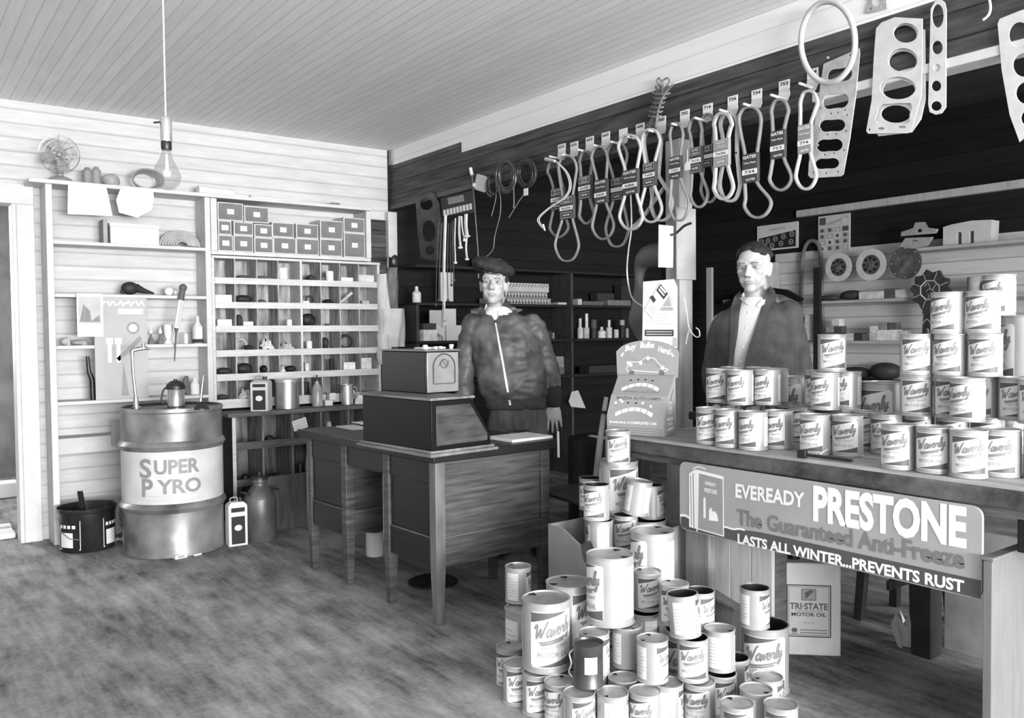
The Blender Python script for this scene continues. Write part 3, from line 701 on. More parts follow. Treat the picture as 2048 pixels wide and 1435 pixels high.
# ================================================================ on the wall shelving
def onshelf(px, lvl, y=6.03):
    z = SH[lvl]+(.0225 if lvl != 't' else .0255); return Vector((at(px, 600, 'Y', y).x, y, z))
c = onshelf(127, 't', 6.03)
t = thing('electric_fan', 'small electric fan with round cage on the top wall shelf', 'fan', c, R(-12))
MB().lathe([(.075, 0), (.078, .01), (.06, .03), (.02, .045), (.016, .12)], n=24).build('base', mat('fan_grey', 150, .4, .3, var=.1), t)
mb = MB(); mb.cyl((0, .06, .17), (0, -.03, .17), .045, .04, 18); mb.sphere((0, .06, .17), .045, .03, .045, 14, 8); mb.build('motor', MATS['fan_grey'], t)
FC = Vector((0, -.05, .17))
for k in range(4):
    a = k*PI/2+.3; U = Vector((cos(a), 0, sin(a))); V = Vector((-sin(a), 0, cos(a))); vs = []
    for r_, w_ in ((.02, .012), (.042, .03), (.07, .038), (.09, .032), (.1, .012)):
        vs += [FC+U*r_-V*w_+Vector((0, .012, 0)), FC+U*r_+V*w_-Vector((0, .012, 0))]
    fs = [(2*i, 2*i+1, 2*i+3, 2*i+2) for i in range(4)]
    mb = MB(); mb.add(vs, fs); mb.add([v+Vector((0, .0025, 0)) for v in vs], [tuple(reversed(f)) for f in fs]); mb.build('blade', mat('fan_blade', 165, .35, .4, var=.1), t)
MB().sphere(FC, .018, .014, .018, 12, 8).build('hub', MATS['fan_grey'], t)
mb = MB()
for rr, dy in ((.115, 0), (.115, -.04), (.08, -.055), (.04, -.065)):
    mb.tube([FC+Vector((rr*cos(i*PI/16), dy+.012, rr*sin(i*PI/16))) for i in range(32)], .0016, 5, True)
for k in range(12):
    a = k*PI/6; mb.tube([FC+Vector((r_*cos(a), dy+.012, r_*sin(a))) for r_, dy in ((.115, .0), (.115, -.04), (.08, -.055), (.04, -.065))], .0014, 5)
mb.build('cage', MATS['metal'], t)
def lump(px, lvl, w, h, g, label, name, cat, y=6.03, d=None):
    c = onshelf(px, lvl, y); d = d or w*.7; mb = MB()
    mb.sphere(c+Vector((0, 0, h*.5)), w/2, d/2, h*.5, 12, 8); mb.lathe([(w*.2, 0), (w*.22, h*.7), (w*.1, h)], c+Vector((w*.2, -.01, 0)), 10)
    return single(mb, name, mat(f'part_{g}', g, .6, var=.2, scale=25), label, cat)
for px, h, lb in ((181, .11, 'left one of two grey cylinder parts on the top shelf'), (199, .12, 'right one of two grey cylinder parts on the top shelf')):
    c = onshelf(px, 't', 6.0); single(MB().lathe([(.028, 0), (.029, .01), (.028, h*.8), (.02, h*.85), (.012, h)], c, 16), 'cylinder_part', mat('part_135', 135, .6, var=.2), lb, 'part')
lump(228, 't', .11, .09, 150, 'grey carburettor like part on the top shelf left of the coil', 'engine_part', 'part')
c = onshelf(300, 't', 6.02); mb = MB()
for k in range(5): mb.tube([c+Vector((.1*cos(a*PI/10)*(1-.05*k), -.03+.018*k, .07+.065*sin(a*PI/10)*(1-.04*k))) for a in range(20)], .006, 6, True)
o = single(mb, 'wire_coil', mat('part_130', 130, .5, var=.2), 'coil of grey cable standing on the top shelf behind the bulb', 'coil')
o.location.z += max(0, c.z-min((v.co.z+o.location.z) for v in o.data.vertices))
def hanging_sheet(name, label, pts, y, m, cat='paper', bulge=.0):
    """paper hanging down: outline given in picture pixels on the plane Y=y"""
    P3 = [at(px, py, 'Y', y) for px, py in pts]; o0 = P3[0]; mb = MB()
    mb.prism([(p.x-o0.x, p.z-o0.z) for p in P3], o0, (1, 0, 0), (0, 0, 1), .0025)
    return single(mb, name, m, label, cat)
hanging_sheet('paper_sheet', 'white paper sheet hanging over the edge of the top shelf, left', [(135, 428), (225, 432), (218, 398), (212, 372), (136, 367)], YF-.03, MATS['white'])
hanging_sheet('paper_sheet', 'rounded white paper hanging over the top shelf edge, right', [(232, 400), (238, 425), (275, 435), (303, 420), (308, 396), (306, 380), (242, 373)], YF-.03, MATS['paper'])
for i, (x0, x1, yy, r_, lb) in enumerate(((400, 470, 5.99, .03, 'fat white paper roll lying on the top shelf above the boxes'), (425, 520, 6.06, .022, 'thin white paper roll behind the fat roll on the top shelf'), (505, 600, 6.02, .016, 'flattened pale paper roll on the top shelf above the boxes'))):
    a = onshelf(x0, 't', yy); b = onshelf(x1, 't', yy+.03)
    single(MB().cyl(a+Vector((0, 0, r_)), b+Vector((0, 0, r_)), r_, r_*.9, 16), 'paper_roll', MATS['paper'], lb, 'paper roll')
a = onshelf(645, 't', 6.03); n = 8
mb = MB(); mb.add([a+Vector((-.1+.24*i/(n-1), -.06+.1*j/(n-1), .003+.03*abs(sin(i*.9+j*.4))*(i/(n-1)))) for j in range(n) for i in range(n)], [(j*n+i, j*n+i+1, (j+1)*n+i+1, (j+1)*n+i) for j in range(n-1) for i in range(n-1)])
single(mb, 'brown_paper', MATS['card'], 'creased wrapping paper lying at the right end of the top shelf', 'paper')
# second level
c0, c1 = onshelf(222, 'a', YF+.06), onshelf(319, 'a', YF+.06); z1 = at(270, 452, 'Y', YF+.06).z
t = thing('long_carton', 'long plain white carton on the second wall shelf', 'box', ((c0.x+c1.x)/2, YF+.09, c0.z))
hw = (c1.x-c0.x)/2
MB().box(-hw, hw, -.06, .06, 0, z1-c0.z-.012).build('body', MATS['paper'], t, bev=.003)
MB().box(-hw-.004, hw+.004, -.063, .063, z1-c0.z-.0115, z1-c0.z+.01).build('lid', MATS['white'], t, bev=.003)
c = onshelf(212, 'a', 6.0); single(MB().box(c.x-.014, c.x+.012, 5.96, 6.08, c.z, z1+.03), 'book', MATS['card_grey'], 'thin grey book upright at the left of the long white carton', 'book', bev=.002)
c = onshelf(364, 'a', 6.02); mb = MB()
for k in range(7):
    rr = .105-.012*k; mb.tube([c+Vector((rr*1.25*cos(a*PI/12), .02-.01*k, .012+rr*.95*sin(a*PI/12))) for a in range(13)], .009, 6)
single(mb, 'belt_coil', mat('part_160', 160, .6, var=.2), 'arched coil of grey belting on the second wall shelf', 'coil')
# third level: horn
c = onshelf(262, 'b', 6.0)
mb = MB(); mb.sphere(c+Vector((-.005, 0, .045)), .055, .045, .043, 16, 10); mb.tube([c+Vector((.03, 0, .05)), c+Vector((.08, 0, .03)), c+Vector((.145, 0, .013))], [.03, .018, .006], 12)
mb.cyl(c+Vector((-.045, -.0, .03)), c+Vector((-.06, 0, .012)), .012, .012)
t = single(mb, 'car_horn', MATS['rubber'], 'black car horn lying on the third wall shelf', 'horn')
for px, r_, lb in ((340, .03, 'larger of two white balls beside the hand pump'), (356, .022, 'smaller of two white balls beside the hand pump')):
    c = onshelf(px-2, 'b', 6.01); single(MB().sphere(c+Vector((0, 0, r_)), r_, r_, r_, 14, 10), 'white_ball', MATS['white'], lb, 'ball', 'two white balls')
# hydrometer pump hanging in front of the shelf
p = at(366, 575, 'Y', YF-.035); q1 = at(352, 660, 'Y', YF-.035); q2 = at(349, 722, 'Y', YF-.03)
t = thing('battery_syringe', 'hanging battery syringe with dark bulb, glass barrel and thin tip', 'syringe', p)
d = lambda v: v-p
MB().sphere((0, 0, 0), .026, .026, .026, 16, 10).build('bulb', mat('rubber_grey', 85, .6), t)
MB().cyl(d(p), d(p+(q1-p)*.3), .018, .02, 14).build('neck', MATS['rubber_grey'], t)
MB().cyl(d(p+(q1-p)*.28), d(p+(q1-p)*.95), .019, .017, 18).build('barrel', mat('glass_tube', 225, .15, var=.02), t)
mb = MB(); mb.cyl(d(p+(q1-p)*.32)+Vector((0, -.02, 0)), d(p+(q1-p)*.92)+Vector((0, -.019, 0)), .004, .004, 6); mb.build('scale', MATS['ink_light'], t)
MB().tube([d(p+(q1-p)*.93), d(q1+Vector((0, 0, -.02))), d(q2)], [.017, .006, .004], 10).build('tip', MATS['rubber_grey'], t)
# fourth level
c = onshelf(302, 'c', 6.02)
for px, lb in ((300, 'left one of two cone shaped glass oilers'), (319, 'right one of two cone shaped glass oilers')):
    c = onshelf(px, 'c', 6.02); t = thing('glass_oiler', lb+' on the fourth shelf', 'oiler', c, group='cone shaped oilers')
    MB().lathe([(.024, 0), (.026, .004), (.008, .05), (.006, .07)], n=18).build('cone', mat('part_110', 110, .3, var=.2), t)
    MB().lathe([(.006, .068), (.012, .072), (.012, .09), (.005, .1), (.004, .115)], n=12).build('spout', MATS['paper'], t)
c = onshelf(335, 'c', 6.0); t = thing('glass_vase', 'white waisted glass vase on the fourth wall shelf', 'vase', c)
MB().lathe([(.03, 0), (.032, .008), (.014, .03), (.026, .06), (.032, .13), (.03, .13), (.024, .06), (0, .035)], n=24, cap=False).build('vessel', MATS['white'], t)
c = onshelf(370, 'c', 6.0); single(MB().lathe([(.014, 0), (.015, .06), (.008, .07), (.008, .075)], c, 14), 'small_tube', MATS['paper'], 'small white tube beside the glass vase on the shelf', 'tube')
c = onshelf(394, 'c', 6.0); t = thing('glass_bottle', 'clear bottle with white label and dark dregs on the fourth shelf', 'bottle', c)
MB().lathe([(.03, 0), (.034, .005), (.034, .115), (.014, .145), (.011, .185), (.013, .19)], n=22).build('bottle', mat('pale_glass', 200, .12, var=.05), t)
MB().lathe([(.0346, .005), (.0346, .03)], n=22, cap=False).build('dregs', MATS['ink'], t)
mb = MB(); Print().rect(-.022, .04, .022, .11, 0, 0, 6).emit(mb, cylmap(.034), .0012); mb.build('label', MATS['white'], t)
lump(130, 'c', .06, .05, 175, 'pale tin tumbled at the left end of the fourth shelf', 'small_tin', 'tin')
lump(158, 'c', .1, .035, 160, 'low grey part on the fourth shelf beneath the calendar', 'small_part', 'part')
# fifth level
c = onshelf(386, 'd', 6.03); t = thing('white_bottle', 'white shouldered bottle on the fifth shelf behind the jug', 'bottle', c)
MB().lathe([(.028, 0), (.03, .004), (.03, .07), (.012, .095), (.011, .115)], n=20).build('bottle', MATS['paper'], t)
lump(368, 'd', .05, .13, 90, 'dark upright part on the fifth shelf behind the jug', 'engine_part', 'part')
c = onshelf(181, 'd', 6.0); mb = MB(); zz = .29
mb.tube([c+Vector((.0, 0, .002)), c+Vector((-.002, 0, .13)), c+Vector((-.02, 0, .18)), c+Vector((-.026, 0, .28))], [.017, .017, .013, .011], 12)
single(mb, 'grease_gun', MATS['dark_metal'], 'dark slim grease gun leaning on the fifth wall shelf', 'grease gun')
c = at(185, 700, 'Y', YF+.06); c2 = at(290, 700, 'Y', YF+.06); ztop = at(240, 592, 'Y', YF+.0).z
t = thing('display_card', 'large pale advertising card propped on the lower wall shelf', 'poster', ((c.x+c2.x)/2, YF-.012, SH['d']+.024))
hw = (c2.x-c.x)/2; hh = ztop-SH['d']-.03
MB().box(-hw, hw, 0, .004, 0, hh).build('card', mat('card_pale', 168, .7, var=.07, scale=5), t)
pr = Print()
for k in range(5): pr.stroke([(-hw*.85+k*hw*.36+hw*.3*f, hh-.04+.016*sin(f*9+k*2)) for f in (0, .25, .5, .75, 1)], .011, 0, 0, 4)
pr.rect(-hw*.1, hh-.11, hw*.85, hh-.075, 0, 0); pr.disc(hw*.45, hh-.2, .04, 0, 1); pr.disc(hw*.45, hh-.2, .026, 1, 0)
pr.poly([(-hw*.2, hh*.40), (-hw*.1, hh*.37), (hw*.8, hh*.58), (hw*.7, hh*.62)], 0, 1); pr.poly([(-hw*.05, .02), (hw*.25, .02), (hw*.05, hh*.35)], 0, 1)
for s in (-.45, -.12): pr.rect(hw*s-.012, hh*.36, hw*s+.012, hh*.6, 0, 0); pr.rect(hw*s-.02, hh*.54, hw*s+.02, hh*.6, 1, 0)
mb = MB(); pr.emit(mb, flatmap((0, 0, 0), (1, 0, 0), (0, 0, 1)), .0008); mb.build('print', [MATS['white'], mat('card_print', 140, .7, var=.1)], t)
p = at(155, 673, 'Y', YF-.03); q = at(205, 587, 'Y', YF-.03)
t = thing('wall_calendar', 'white calendar with a grey picture hanging on the shelf front', 'calendar', (p.x, YF-.03, p.z)); w_, h_ = q.x-p.x, q.z-p.z
MB().box(0, w_, 0, .003, 0, h_).build('sheet', MATS['white'], t)
mb = MB(); pr = Print().rect(w_*.06, h_*.3, w_*.92, h_*.93, 0, 0); pr.poly([(w_*.1, h_*.34), (w_*.55, h_*.34), (w_*.5, h_*.6), (w_*.25, h_*.75)], 1, 1); pr.poly([(w_*.5, h_*.34), (w_*.88, h_*.34), (w_*.85, h_*.5)], 1, 1)
pr.emit(mb, flatmap((0, 0, 0), (1, 0, 0), (0, 0, 1)), .0008); mb.build('picture', [mat('pic_l', 178, .8, var=.1), mat('pic_d', 130, .8, var=.15, scale=30)], t)
p = at(222, 890, 'Y', YF+.01); q = at(250, 842, 'Y', YF+.01)
t = thing('outlet_plate', 'grey notice plate fixed low on the wall left of the drum', 'plate', (p.x, YF+.0, p.z))
MB().box(0, q.x-p.x, 0, .008, 0, q.z-p.z).build('plate', MATS['card_grey'], t, bev=.002)

# ================================================================ pendant bulb
bc = atd(334, 352, 3.3); t = thing('pendant_lamp', 'bare clear light bulb hanging from the ceiling on a thin cord', 'lamp', bc)
prof = [(.0, -.055), (.025, -.05), (.045, -.03), (.053, 0), (.046, .03), (.03, .06), (.019, .085), (.017, .105)]
MB().lathe(prof, n=32, cap=False).build('bulb', mat('bulb_glass', 120, .05, var=0, alpha=.3, spec=.8), t)
MB().lathe([(.018, .1), (.02, .105), (.02, .13), (.018, .135)], n=20).build('cap', MATS['dark_metal'], t)
MB().lathe([(.021, .133), (.022, .14), (.022, .215), (.019, .225), (.008, .232)], n=20).build('socket', MATS['bright_metal'], t)
mb = MB(); mb.tube([(-.013, 0, .02), (-.008, 0, .0), (.008, 0, .0), (.013, 0, .02)], .0035, 6); mb.cyl((0, 0, .01), (0, 0, .085), .009, .004, 10); mb.sphere((0, 0, .012), .014, .014, .012, 10, 6)
mb.build('filament', mat('filament', 250, .4, var=0), t)
MB().cyl((0, 0, .23), (0, 0, ZC-bc.z), .003, .003, 6).build('cord', MATS['white'], t)
MB().lathe([(.04, ZC-bc.z-.025), (.05, ZC-bc.z-.0005)], n=20).build('ceiling_rose', MATS['white_paint'], t)
MB().cyl((-.022, 0, .205), (-.045, 0, .2), .004, .004, 6).build('switch_key', MATS['dark_metal'], t)

# ================================================================ desk
DC = at(868, 925, 'Z', .75); DC = at(866, 908, 'Z', .775)
dk_rot = math.atan2(*(lambda a: (a.y, a.x))(at(1113, 877, 'Z', .775)-at(866, 908, 'Z', .775)))*.6
D = thing('desk', 'dark oak kneehole desk standing in the middle of the floor', 'desk', (DC.x, DC.y, 0), dk_rot)
DW, DL, DH = .745, 1.34, .775
MB().box(-.0, DW, 0, DL, DH-.042, DH).build('top', MATS['oak_dark_shaded'], D, bev=.004)
ins = .035; lg = .052
xs = [ins, DW-ins-lg]; ys = [ins, ins+.40, DL-ins-.40-lg, DL-ins-lg]
for iy, y in enumerate(ys):
    for x in xs:
        mb = MB(); mb.loft([[(x+.008, y+.008, 0), (x+lg-.008, y+.008, 0), (x+lg-.008, y+lg-.008, 0), (x+.008, y+lg-.008, 0)], [(x, y, .28), (x+lg, y, .28), (x+lg, y+lg, .28), (x, y+lg, .28)], [(x, y, DH-.042), (x+lg, y, DH-.042), (x+lg, y+lg, DH-.042), (x, y+lg, DH-.042)]])
        mb.build('leg', MATS['oak_edge' if (iy == 0 and x == xs[0]) else 'oak'], D, bev=.003)
zb = .255
def panel(x0, x1, y0, y1, z0, z1, nm, m): MB().box(x0, x1, y0, y1, z0, z1).build(nm, MATS[m], D, bev=.002)
for y in (ys[0], ys[3]):
    yo = y+.008 if y == ys[0] else y+lg-.026
    panel(xs[0]+lg, xs[1], yo, yo+.018, zb, zb+.13, 'bottom_rail', 'oak'); panel(xs[0]+lg, xs[1], yo+.007, yo+.02, zb+.132, DH-.15, 'end_panel', 'oak'); panel(xs[0]+lg, xs[1], yo, yo+.018, DH-.149, DH-.043, 'top_rail', 'oak')
for ya, yb_ in ((ys[0], ys[1]), (ys[2], ys[3])):
    for x in (xs[0]+.008, xs[1]+lg-.026):
        panel(x, x+.018, ya+lg, yb_, zb, zb+.13, 'bottom_rail', 'oak_dark_shaded'); panel(x+.006, x+.016, ya+lg, yb_, zb+.132, DH-.149, 'side_panel', 'oak_dark_shaded'); panel(x, x+.018, ya+lg, yb_, DH-.148, DH-.043, 'top_rail', 'oak_dark_shaded')
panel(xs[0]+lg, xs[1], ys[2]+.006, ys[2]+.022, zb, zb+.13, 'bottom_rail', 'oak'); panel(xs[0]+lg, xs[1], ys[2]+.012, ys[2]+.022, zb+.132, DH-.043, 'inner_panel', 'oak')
panel(xs[0]+lg, xs[1], ys[1]+.006, ys[1]+.022, zb, DH-.043, 'inner_panel', 'oak_dark_shaded')
panel(xs[0]+.008, xs[0]+.026, ys[1]+lg, ys[2], DH-.148, DH-.043, 'apron', 'oak_dark_shaded'); panel(xs[1]+lg-.026, xs[1]+lg-.008, ys[1]+lg, ys[2], DH-.148, DH-.043, 'apron', 'oak_dark_shaded')
for y in (ys[0]+.004, ys[3]+lg-.014): panel(xs[0]+lg, xs[1], y, y+.01, zb+.1305, zb+.136, 'highlight_strip', 'oak_edge')  # pale strips imitate the highlights along the rail edges
for ya, yb_ in ((ys[0], ys[1]), (ys[2], ys[3])): panel(xs[0]+.004, xs[0]+.012, ya+lg, yb_, zb+.1305, zb+.136, 'highlight_strip', 'oak_edge'); panel(xs[0]-.0015, xs[0]+.004, yb_+lg-.006 if ya == ys[0] else yb_+lg-.006, yb_+lg, .3, DH-.15, 'highlight_bead', 'oak_edge')  # side highlights and vertical edge glints, also as pale strips
# floor-level things seen under the desk
q = at(758, 1113, 'Z', 0); t = thing('litter_tin', 'opened white tin on the floor under the desk kneehole', 'tin', (q.x, q.y+.05, 0), .3)
MB().lathe([(.05, 0), (.052, .004), (.052, .135), (.054, .138), (.054, .142), (.05, .142), (.048, .02), (0, .02)], n=28, cap=False).build('body', MATS['paper'], t)
mb = MB(); mb.lathe([(.049, .1395), (.02, .145), (0, .145)], (.0, 0, 0), 20, cap=False); mb.build('lid', MATS['dark_metal'], t)
q = at(890, 1175, 'Z', 0); t = thing('floor_plate', 'round dark metal plate on the floor behind the nearest desk leg', 'plate', (q.x, q.y+.12, 0))
MB().lathe([(.13, 0), (.13, .008), (.12, .014), (.05, .012), (.03, .02), (0, .022)], n=36).build('disc', MATS['dark_metal'], t)
# desk-top papers
A = at(720, 858, 'Z', DH)
single(MB().box(A.x-.06, A.x+.05, A.y-.02, A.y+.18, DH+.0005, DH+.008), 'paper_pad', MATS['paper'], 'white paper pad on the desk left of the register', 'paper', bev=.001)
A = at(737, 852, 'Z', DH)
single(MB().box(A.x-.03, A.x+.06, A.y+.03, A.y+.16, DH+.0085, DH+.014), 'receipt_book', MATS['white'], 'small white book lying on the paper pad on the desk', 'book', bev=.001)
A = at(1030, 878, 'Z', DH)
single(MB().obox((A.x+.03, A.y+.0, DH+.008), (.26, .2, .014), Matrix.Rotation(dk_rot, 3, 'Z')), 'ledger', MATS['card'], 'pale ledger lying on the desk right of the register', 'book', bev=.002)

# ================================================================ register on the desk
zt = DH+.001
G0 = at(863, 900, 'Z', zt+.03); GL = at(726, 878, 'Z', zt+.03)
rg = math.atan2(-(GL.x-G0.x), GL.y-G0.y); zr = .205
RG = thing('cash_register', 'dark wooden cash register cabinet with arched upper box on the desk', 'cash register', (G0.x, G0.y, zt), rg)
GLn = (GL-G0).length; GR = at(997, 888, 'Z', zt+.03); GWn = (GR-G0).length
MB().box(-.02, GWn+.03, -.02, GLn+.03, 0, .014).box(-.011, GWn+.015, -.011, GLn+.015, .014, .026).build('base_moulding', MATS['worn_wood'], RG, bev=.004)
zt2 = at(862, 796, 'Y', G0.y).z-zt
topw = (at(944, 791, 'Z', zt+zt2)-at(862, 797, 'Z', zt+zt2)).length
prof = [(0, .026), (GWn, .026), (GWn, .075), (topw, zt2-.012), (0, zt2-.012)]
mb = MB(); mb.loft([[(x, 0, z) for x, z in prof], [(x, GLn, z) for x, z in prof]]); mb.build('cabinet', mat('register_shaded', 9, .5, spec=.2, var=.3, scale=5, stretch=(1, 1, 8)), RG, bev=.004)  # cabinet blackened to paint in the shade of its left side
ip = [(.025, .045), (GWn-.02, .045), (GWn-.02, .075), (topw-.01, zt2-.035), (.025, zt2-.035)]
mb = MB(); mb.prism(ip, (0, -.004, 0), (1, 0, 0), (0, 0, 1), -.004)
mb.v = [(x, y, z) for x, y, z in mb.v]; mb.build('side_panel', mat('register_panel', 62, .38, var=.5, scale=5, stretch=(1.5, 1, 9)), RG, bev=.002)
MB().box(-.012, topw+.012, -.012, GLn+.012, zt2-.0115, zt2).build('top_moulding', MATS['worn_wood'], RG, bev=.003)
U0 = at(853, 788, 'Z', zt+zt2); inv = Matrix.Rotation(-rg, 3, 'Z'); u0 = inv @ (U0-Vector((G0.x, G0.y, 0))); uL = inv @ (at(817, 783, 'Z', zt+zt2)-Vector((G0.x, G0.y, 0)))
uw = (at(932, 785, 'Z', zt+zt2)-U0).length; uh = at(853, 703, 'Y', U0.y).z-zt-zt2; ul = .36
ux, uy = u0.x, u0.y
MB().box(ux, ux+uw, uy+.004, uy+ul, zt2+.0005, zt2+uh).build('upper_box', mat('register_box_shaded', 12, .45, .1, var=.3), RG, bev=.005)  # upper box colour carries the shade of its left side too
MB().box(ux+.004, ux+uw-.004, uy-.002, uy+.0035, zt2+.005, zt2+uh-.004).build('front_plate', mat('register_plate', 138, .4, .45, var=.12, scale=20), RG, bev=.003)
pr = Print(); cxu = uw*.53; r_ = uw*.33
pr.stroke([(cxu+r_*cos(PI*i/20), .1+.02+r_*sin(PI*i/20)*.95) for i in range(21)], .007, 0, 0, 1)
pr.rect(cxu-r_-.0035, .045, cxu-r_+.0035, .12, 0, 0); pr.rect(cxu+r_-.0035, .045, cxu+r_+.0035, .12, 0, 0); pr.rect(cxu-r_, .042, cxu+r_, .046, 0, 0)
pr.stroke([(cxu+.02*cos(i*PI/8), .135+.02*sin(i*PI/8)) for i in range(16)], .004, 0, 0, 1, True); pr.stroke([(cxu-.03, .125), (cxu-.01, .15), (cxu+.012, .12), (cxu+.03, .15)], .003, 0, 0, 5)
mb = MB(); pr.emit(mb, flatmap((ux, uy-.002, zt2), (1, 0, 0), (0, 0, 1)), .0015); mb.build('ornament', mat('register_line', 70, .5, .3, var=0), RG)
MB().box(ux-.006, ux+uw+.006, uy-.006, uy+ul+.006, zt2+uh+.0005, zt2+uh+.009).build('upper_lid', mat('register_lid', 120, .4, .3), RG, bev=.003)
for i, x in enumerate((.04, .07, .1, .15, .19, .215)):
    MB().lathe([(.009, 0), (.008, .008), (.011, .012), (.011, .02 if i in (0, 5) else .012), (0, .021 if i in (0, 5) else .013)], (ux+x, uy+.06+(i % 2)*.03, zt2+uh+.0095), 12).build('key', MATS['paper'], RG)
MB().box(ux+.05, ux+.19, uy+.1, uy+.16, zt2+uh+.0095, zt2+uh+.018).build('paper_slot', MATS['paper'], RG, bev=.002)

# ================================================================ chair behind the desk
cp = at(1194, 930, 'Z', .46); CH = thing('office_chair', 'dark wooden chair with tall back posts behind the desk corner', 'chair', (2.93, 3.28, 0), R(-8))
cw = mat('chair_wood', 48, .45, var=.3)
def cb(p0, p1, r0, r1, nm, m=cw): MB().cyl(p0, p1, r0, r1, 12).build(nm, m, CH)
for x, y in ((-.17, -.19), (-.17, .19)): cb((x-.02, y, 0), (x, y, .45), .016, .019, 'leg')
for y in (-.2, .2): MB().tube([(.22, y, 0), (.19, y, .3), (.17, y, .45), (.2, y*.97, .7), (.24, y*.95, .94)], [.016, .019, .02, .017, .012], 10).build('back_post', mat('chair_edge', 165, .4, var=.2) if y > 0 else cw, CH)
MB().box(-.2, .19, -.22, .22, .45, .478).build('seat', mat('chair_seat', 58, .5, var=.35, scale=5), CH, bev=.012)
for z in (.86,): MB().beam((.193+(z-.62)*.14, -.195, z), (.193+(z-.62)*.14, .195, z), .05, .012).build('slat', cw, CH, bev=.003)
for y in (-.19, .19): cb((-.18, y, .2), (.2, y, .22), .01, .01, 'stretcher')
cb((-.17, -.19, .28), (-.17, .19, .28), .01, .01, 'stretcher'); cb((.19, -.2, .26), (.19, .2, .26), .01, .01, 'stretcher')
# ================================================================ oil cans
mat('can_side', 158, .38, .25, var=.07, scale=10, spec=.5); mat('can_rim', 190, .3, .7, var=.1, scale=20); mat('can_lid', 168, .38, .5, var=.25, scale=18)
mat('can_dark', 70, .35, .3, var=.3, scale=14); mat('label_dark', 80, .5, var=.1); mat('label_white', 206, .55, var=.0); mat('letter', 116, .6, var=.0); mat('letter_light', 148, .6, var=0)
mat('can_inside', 40, .5, .4, var=.2)
def can_meshes(kind, r, h):
    e = r*.035
    body = MB().lathe([(r*.96, .0), (r+e, .0005), (r+e, .004), (r, .006), (r, h-.006), (r+e, h-.004), (r+e, h-.0005), (r*.965, h), (r*.955, h-.006)], n=40, cap=False)
    body.lathe([(r*.96, .0), (0, .002)], n=40, cap=False)
    b = body.build('body', MATS['can_side'])
    def lid(hol):
        mb = MB().lathe([(r*.957, h-.0055), (r*.9, h-.006), (r*.88, h-.0045), (0, h-.0045)], n=40, cap=False)
        for a in hol:
            c = Vector((cos(a), sin(a), 0)); t = Vector((-sin(a), cos(a), 0)); z = Vector((0, 0, h-.0035))
            mb.add([c*r*.86+t*r*.2+z, c*r*.92+z, c*r*.86-t*r*.2+z, c*r*.5+z], [(0, 1, 2, 3)], 1)
        return mb.build('lid', [MATS['can_lid'], MATS['matte_black']])
    lids = {'two': lid((PI/2-.9, PI/2+.9)), 'one': lid((PI/2+.5,)), 'shut': lid(()),
            'open': MB().lathe([(r*.955, h-.002), (r*.95, .006), (0, .006)], n=36, cap=False).build('inside', MATS['can_inside'])}
    pr = Print(); deg = r*PI/180; u0, u1 = -58*deg, 58*deg; v0, v1 = h*.09, h*.885; H = v1-v0; bd = r*.035
    c_ = r*.12
    def edge(u, lo):
        d = max(0, c_-(min(u-u0, u1-u))); q = c_-math.sqrt(max(0, c_*c_-d*d)); return (v0+q) if lo else (v1-q)
    pr.strip(u0, u1, lambda u: edge(u, 1), lambda u: edge(u, 0), 0, 0, 30)
    sl = lambda u, a, b: a+(b-a)*(u-u0)/(u1-u0)
    pr.strip(u0+bd, u1-bd, lambda u: min(v1-bd, sl(u, v0+H*.80, v0+H*1.02)), lambda u: v1-bd, 1, 1, 16)
    pr.strip(u0+bd, u1-bd, lambda u: v0+bd, lambda u: max(v0+bd, sl(u, v0-H*.02, v0+H*.2)), 1, 1, 16)
    script(pr, u0+r*.14, v0+H*.5, (u1-u0)*.84, H*.28, .2, H*.032, 2)
    pr.text('High-Speed', r*.05, v0+H*.33, H*.072, 3, 2, width=(u1-u0)*.55, slope=.1, slant=.2)
    pr.text('MOTOR OIL', 0, v0+H*.19, H*.085, 3, 2, width=(u1-u0)*.68, bold=.01)
    for a0 in (94, 210):
        pr.strip(a0*deg, (a0+56)*deg, lambda u: v0+H*.02, lambda u: v1-H*.03, 0, 0, 14)
        for k in range(7): pr.rect((a0+7)*deg, v0+H*(.16+.1*k), (a0+(48 if k % 3 else 36))*deg, v0+H*(.16+.1*k)+H*.018, 1, 3, 8)
    mb = MB(); pr.emit(mb, cylmap(r), .0004 if kind == 'quart' else .0006)
    lab = mb.build('label', [MATS['label_white'], MATS['label_dark'], MATS['letter'], MATS['letter_light']])
    for o in [b, lab]+list(lids.values()): COL.objects.unlink(o)
    return {'body': b.data, 'label': lab.data, 'lids': {k: (o.name.split('.')[0], o.data) for k, o in lids.items()}, 'r': r, 'h': h}
QT = can_meshes('quart', .051, .14); FV = can_meshes('five', .0825, .24)
CANS = []
SPEC = []; DARK = []
def can(K, x, y, z, a, label, group, lid='two', tilt=None):
    soft = 1.0 if ('hidden' in label or 'buried' in label) else .22
    SPEC.append([x, y, z, K, a, label, group, lid, tilt, soft])
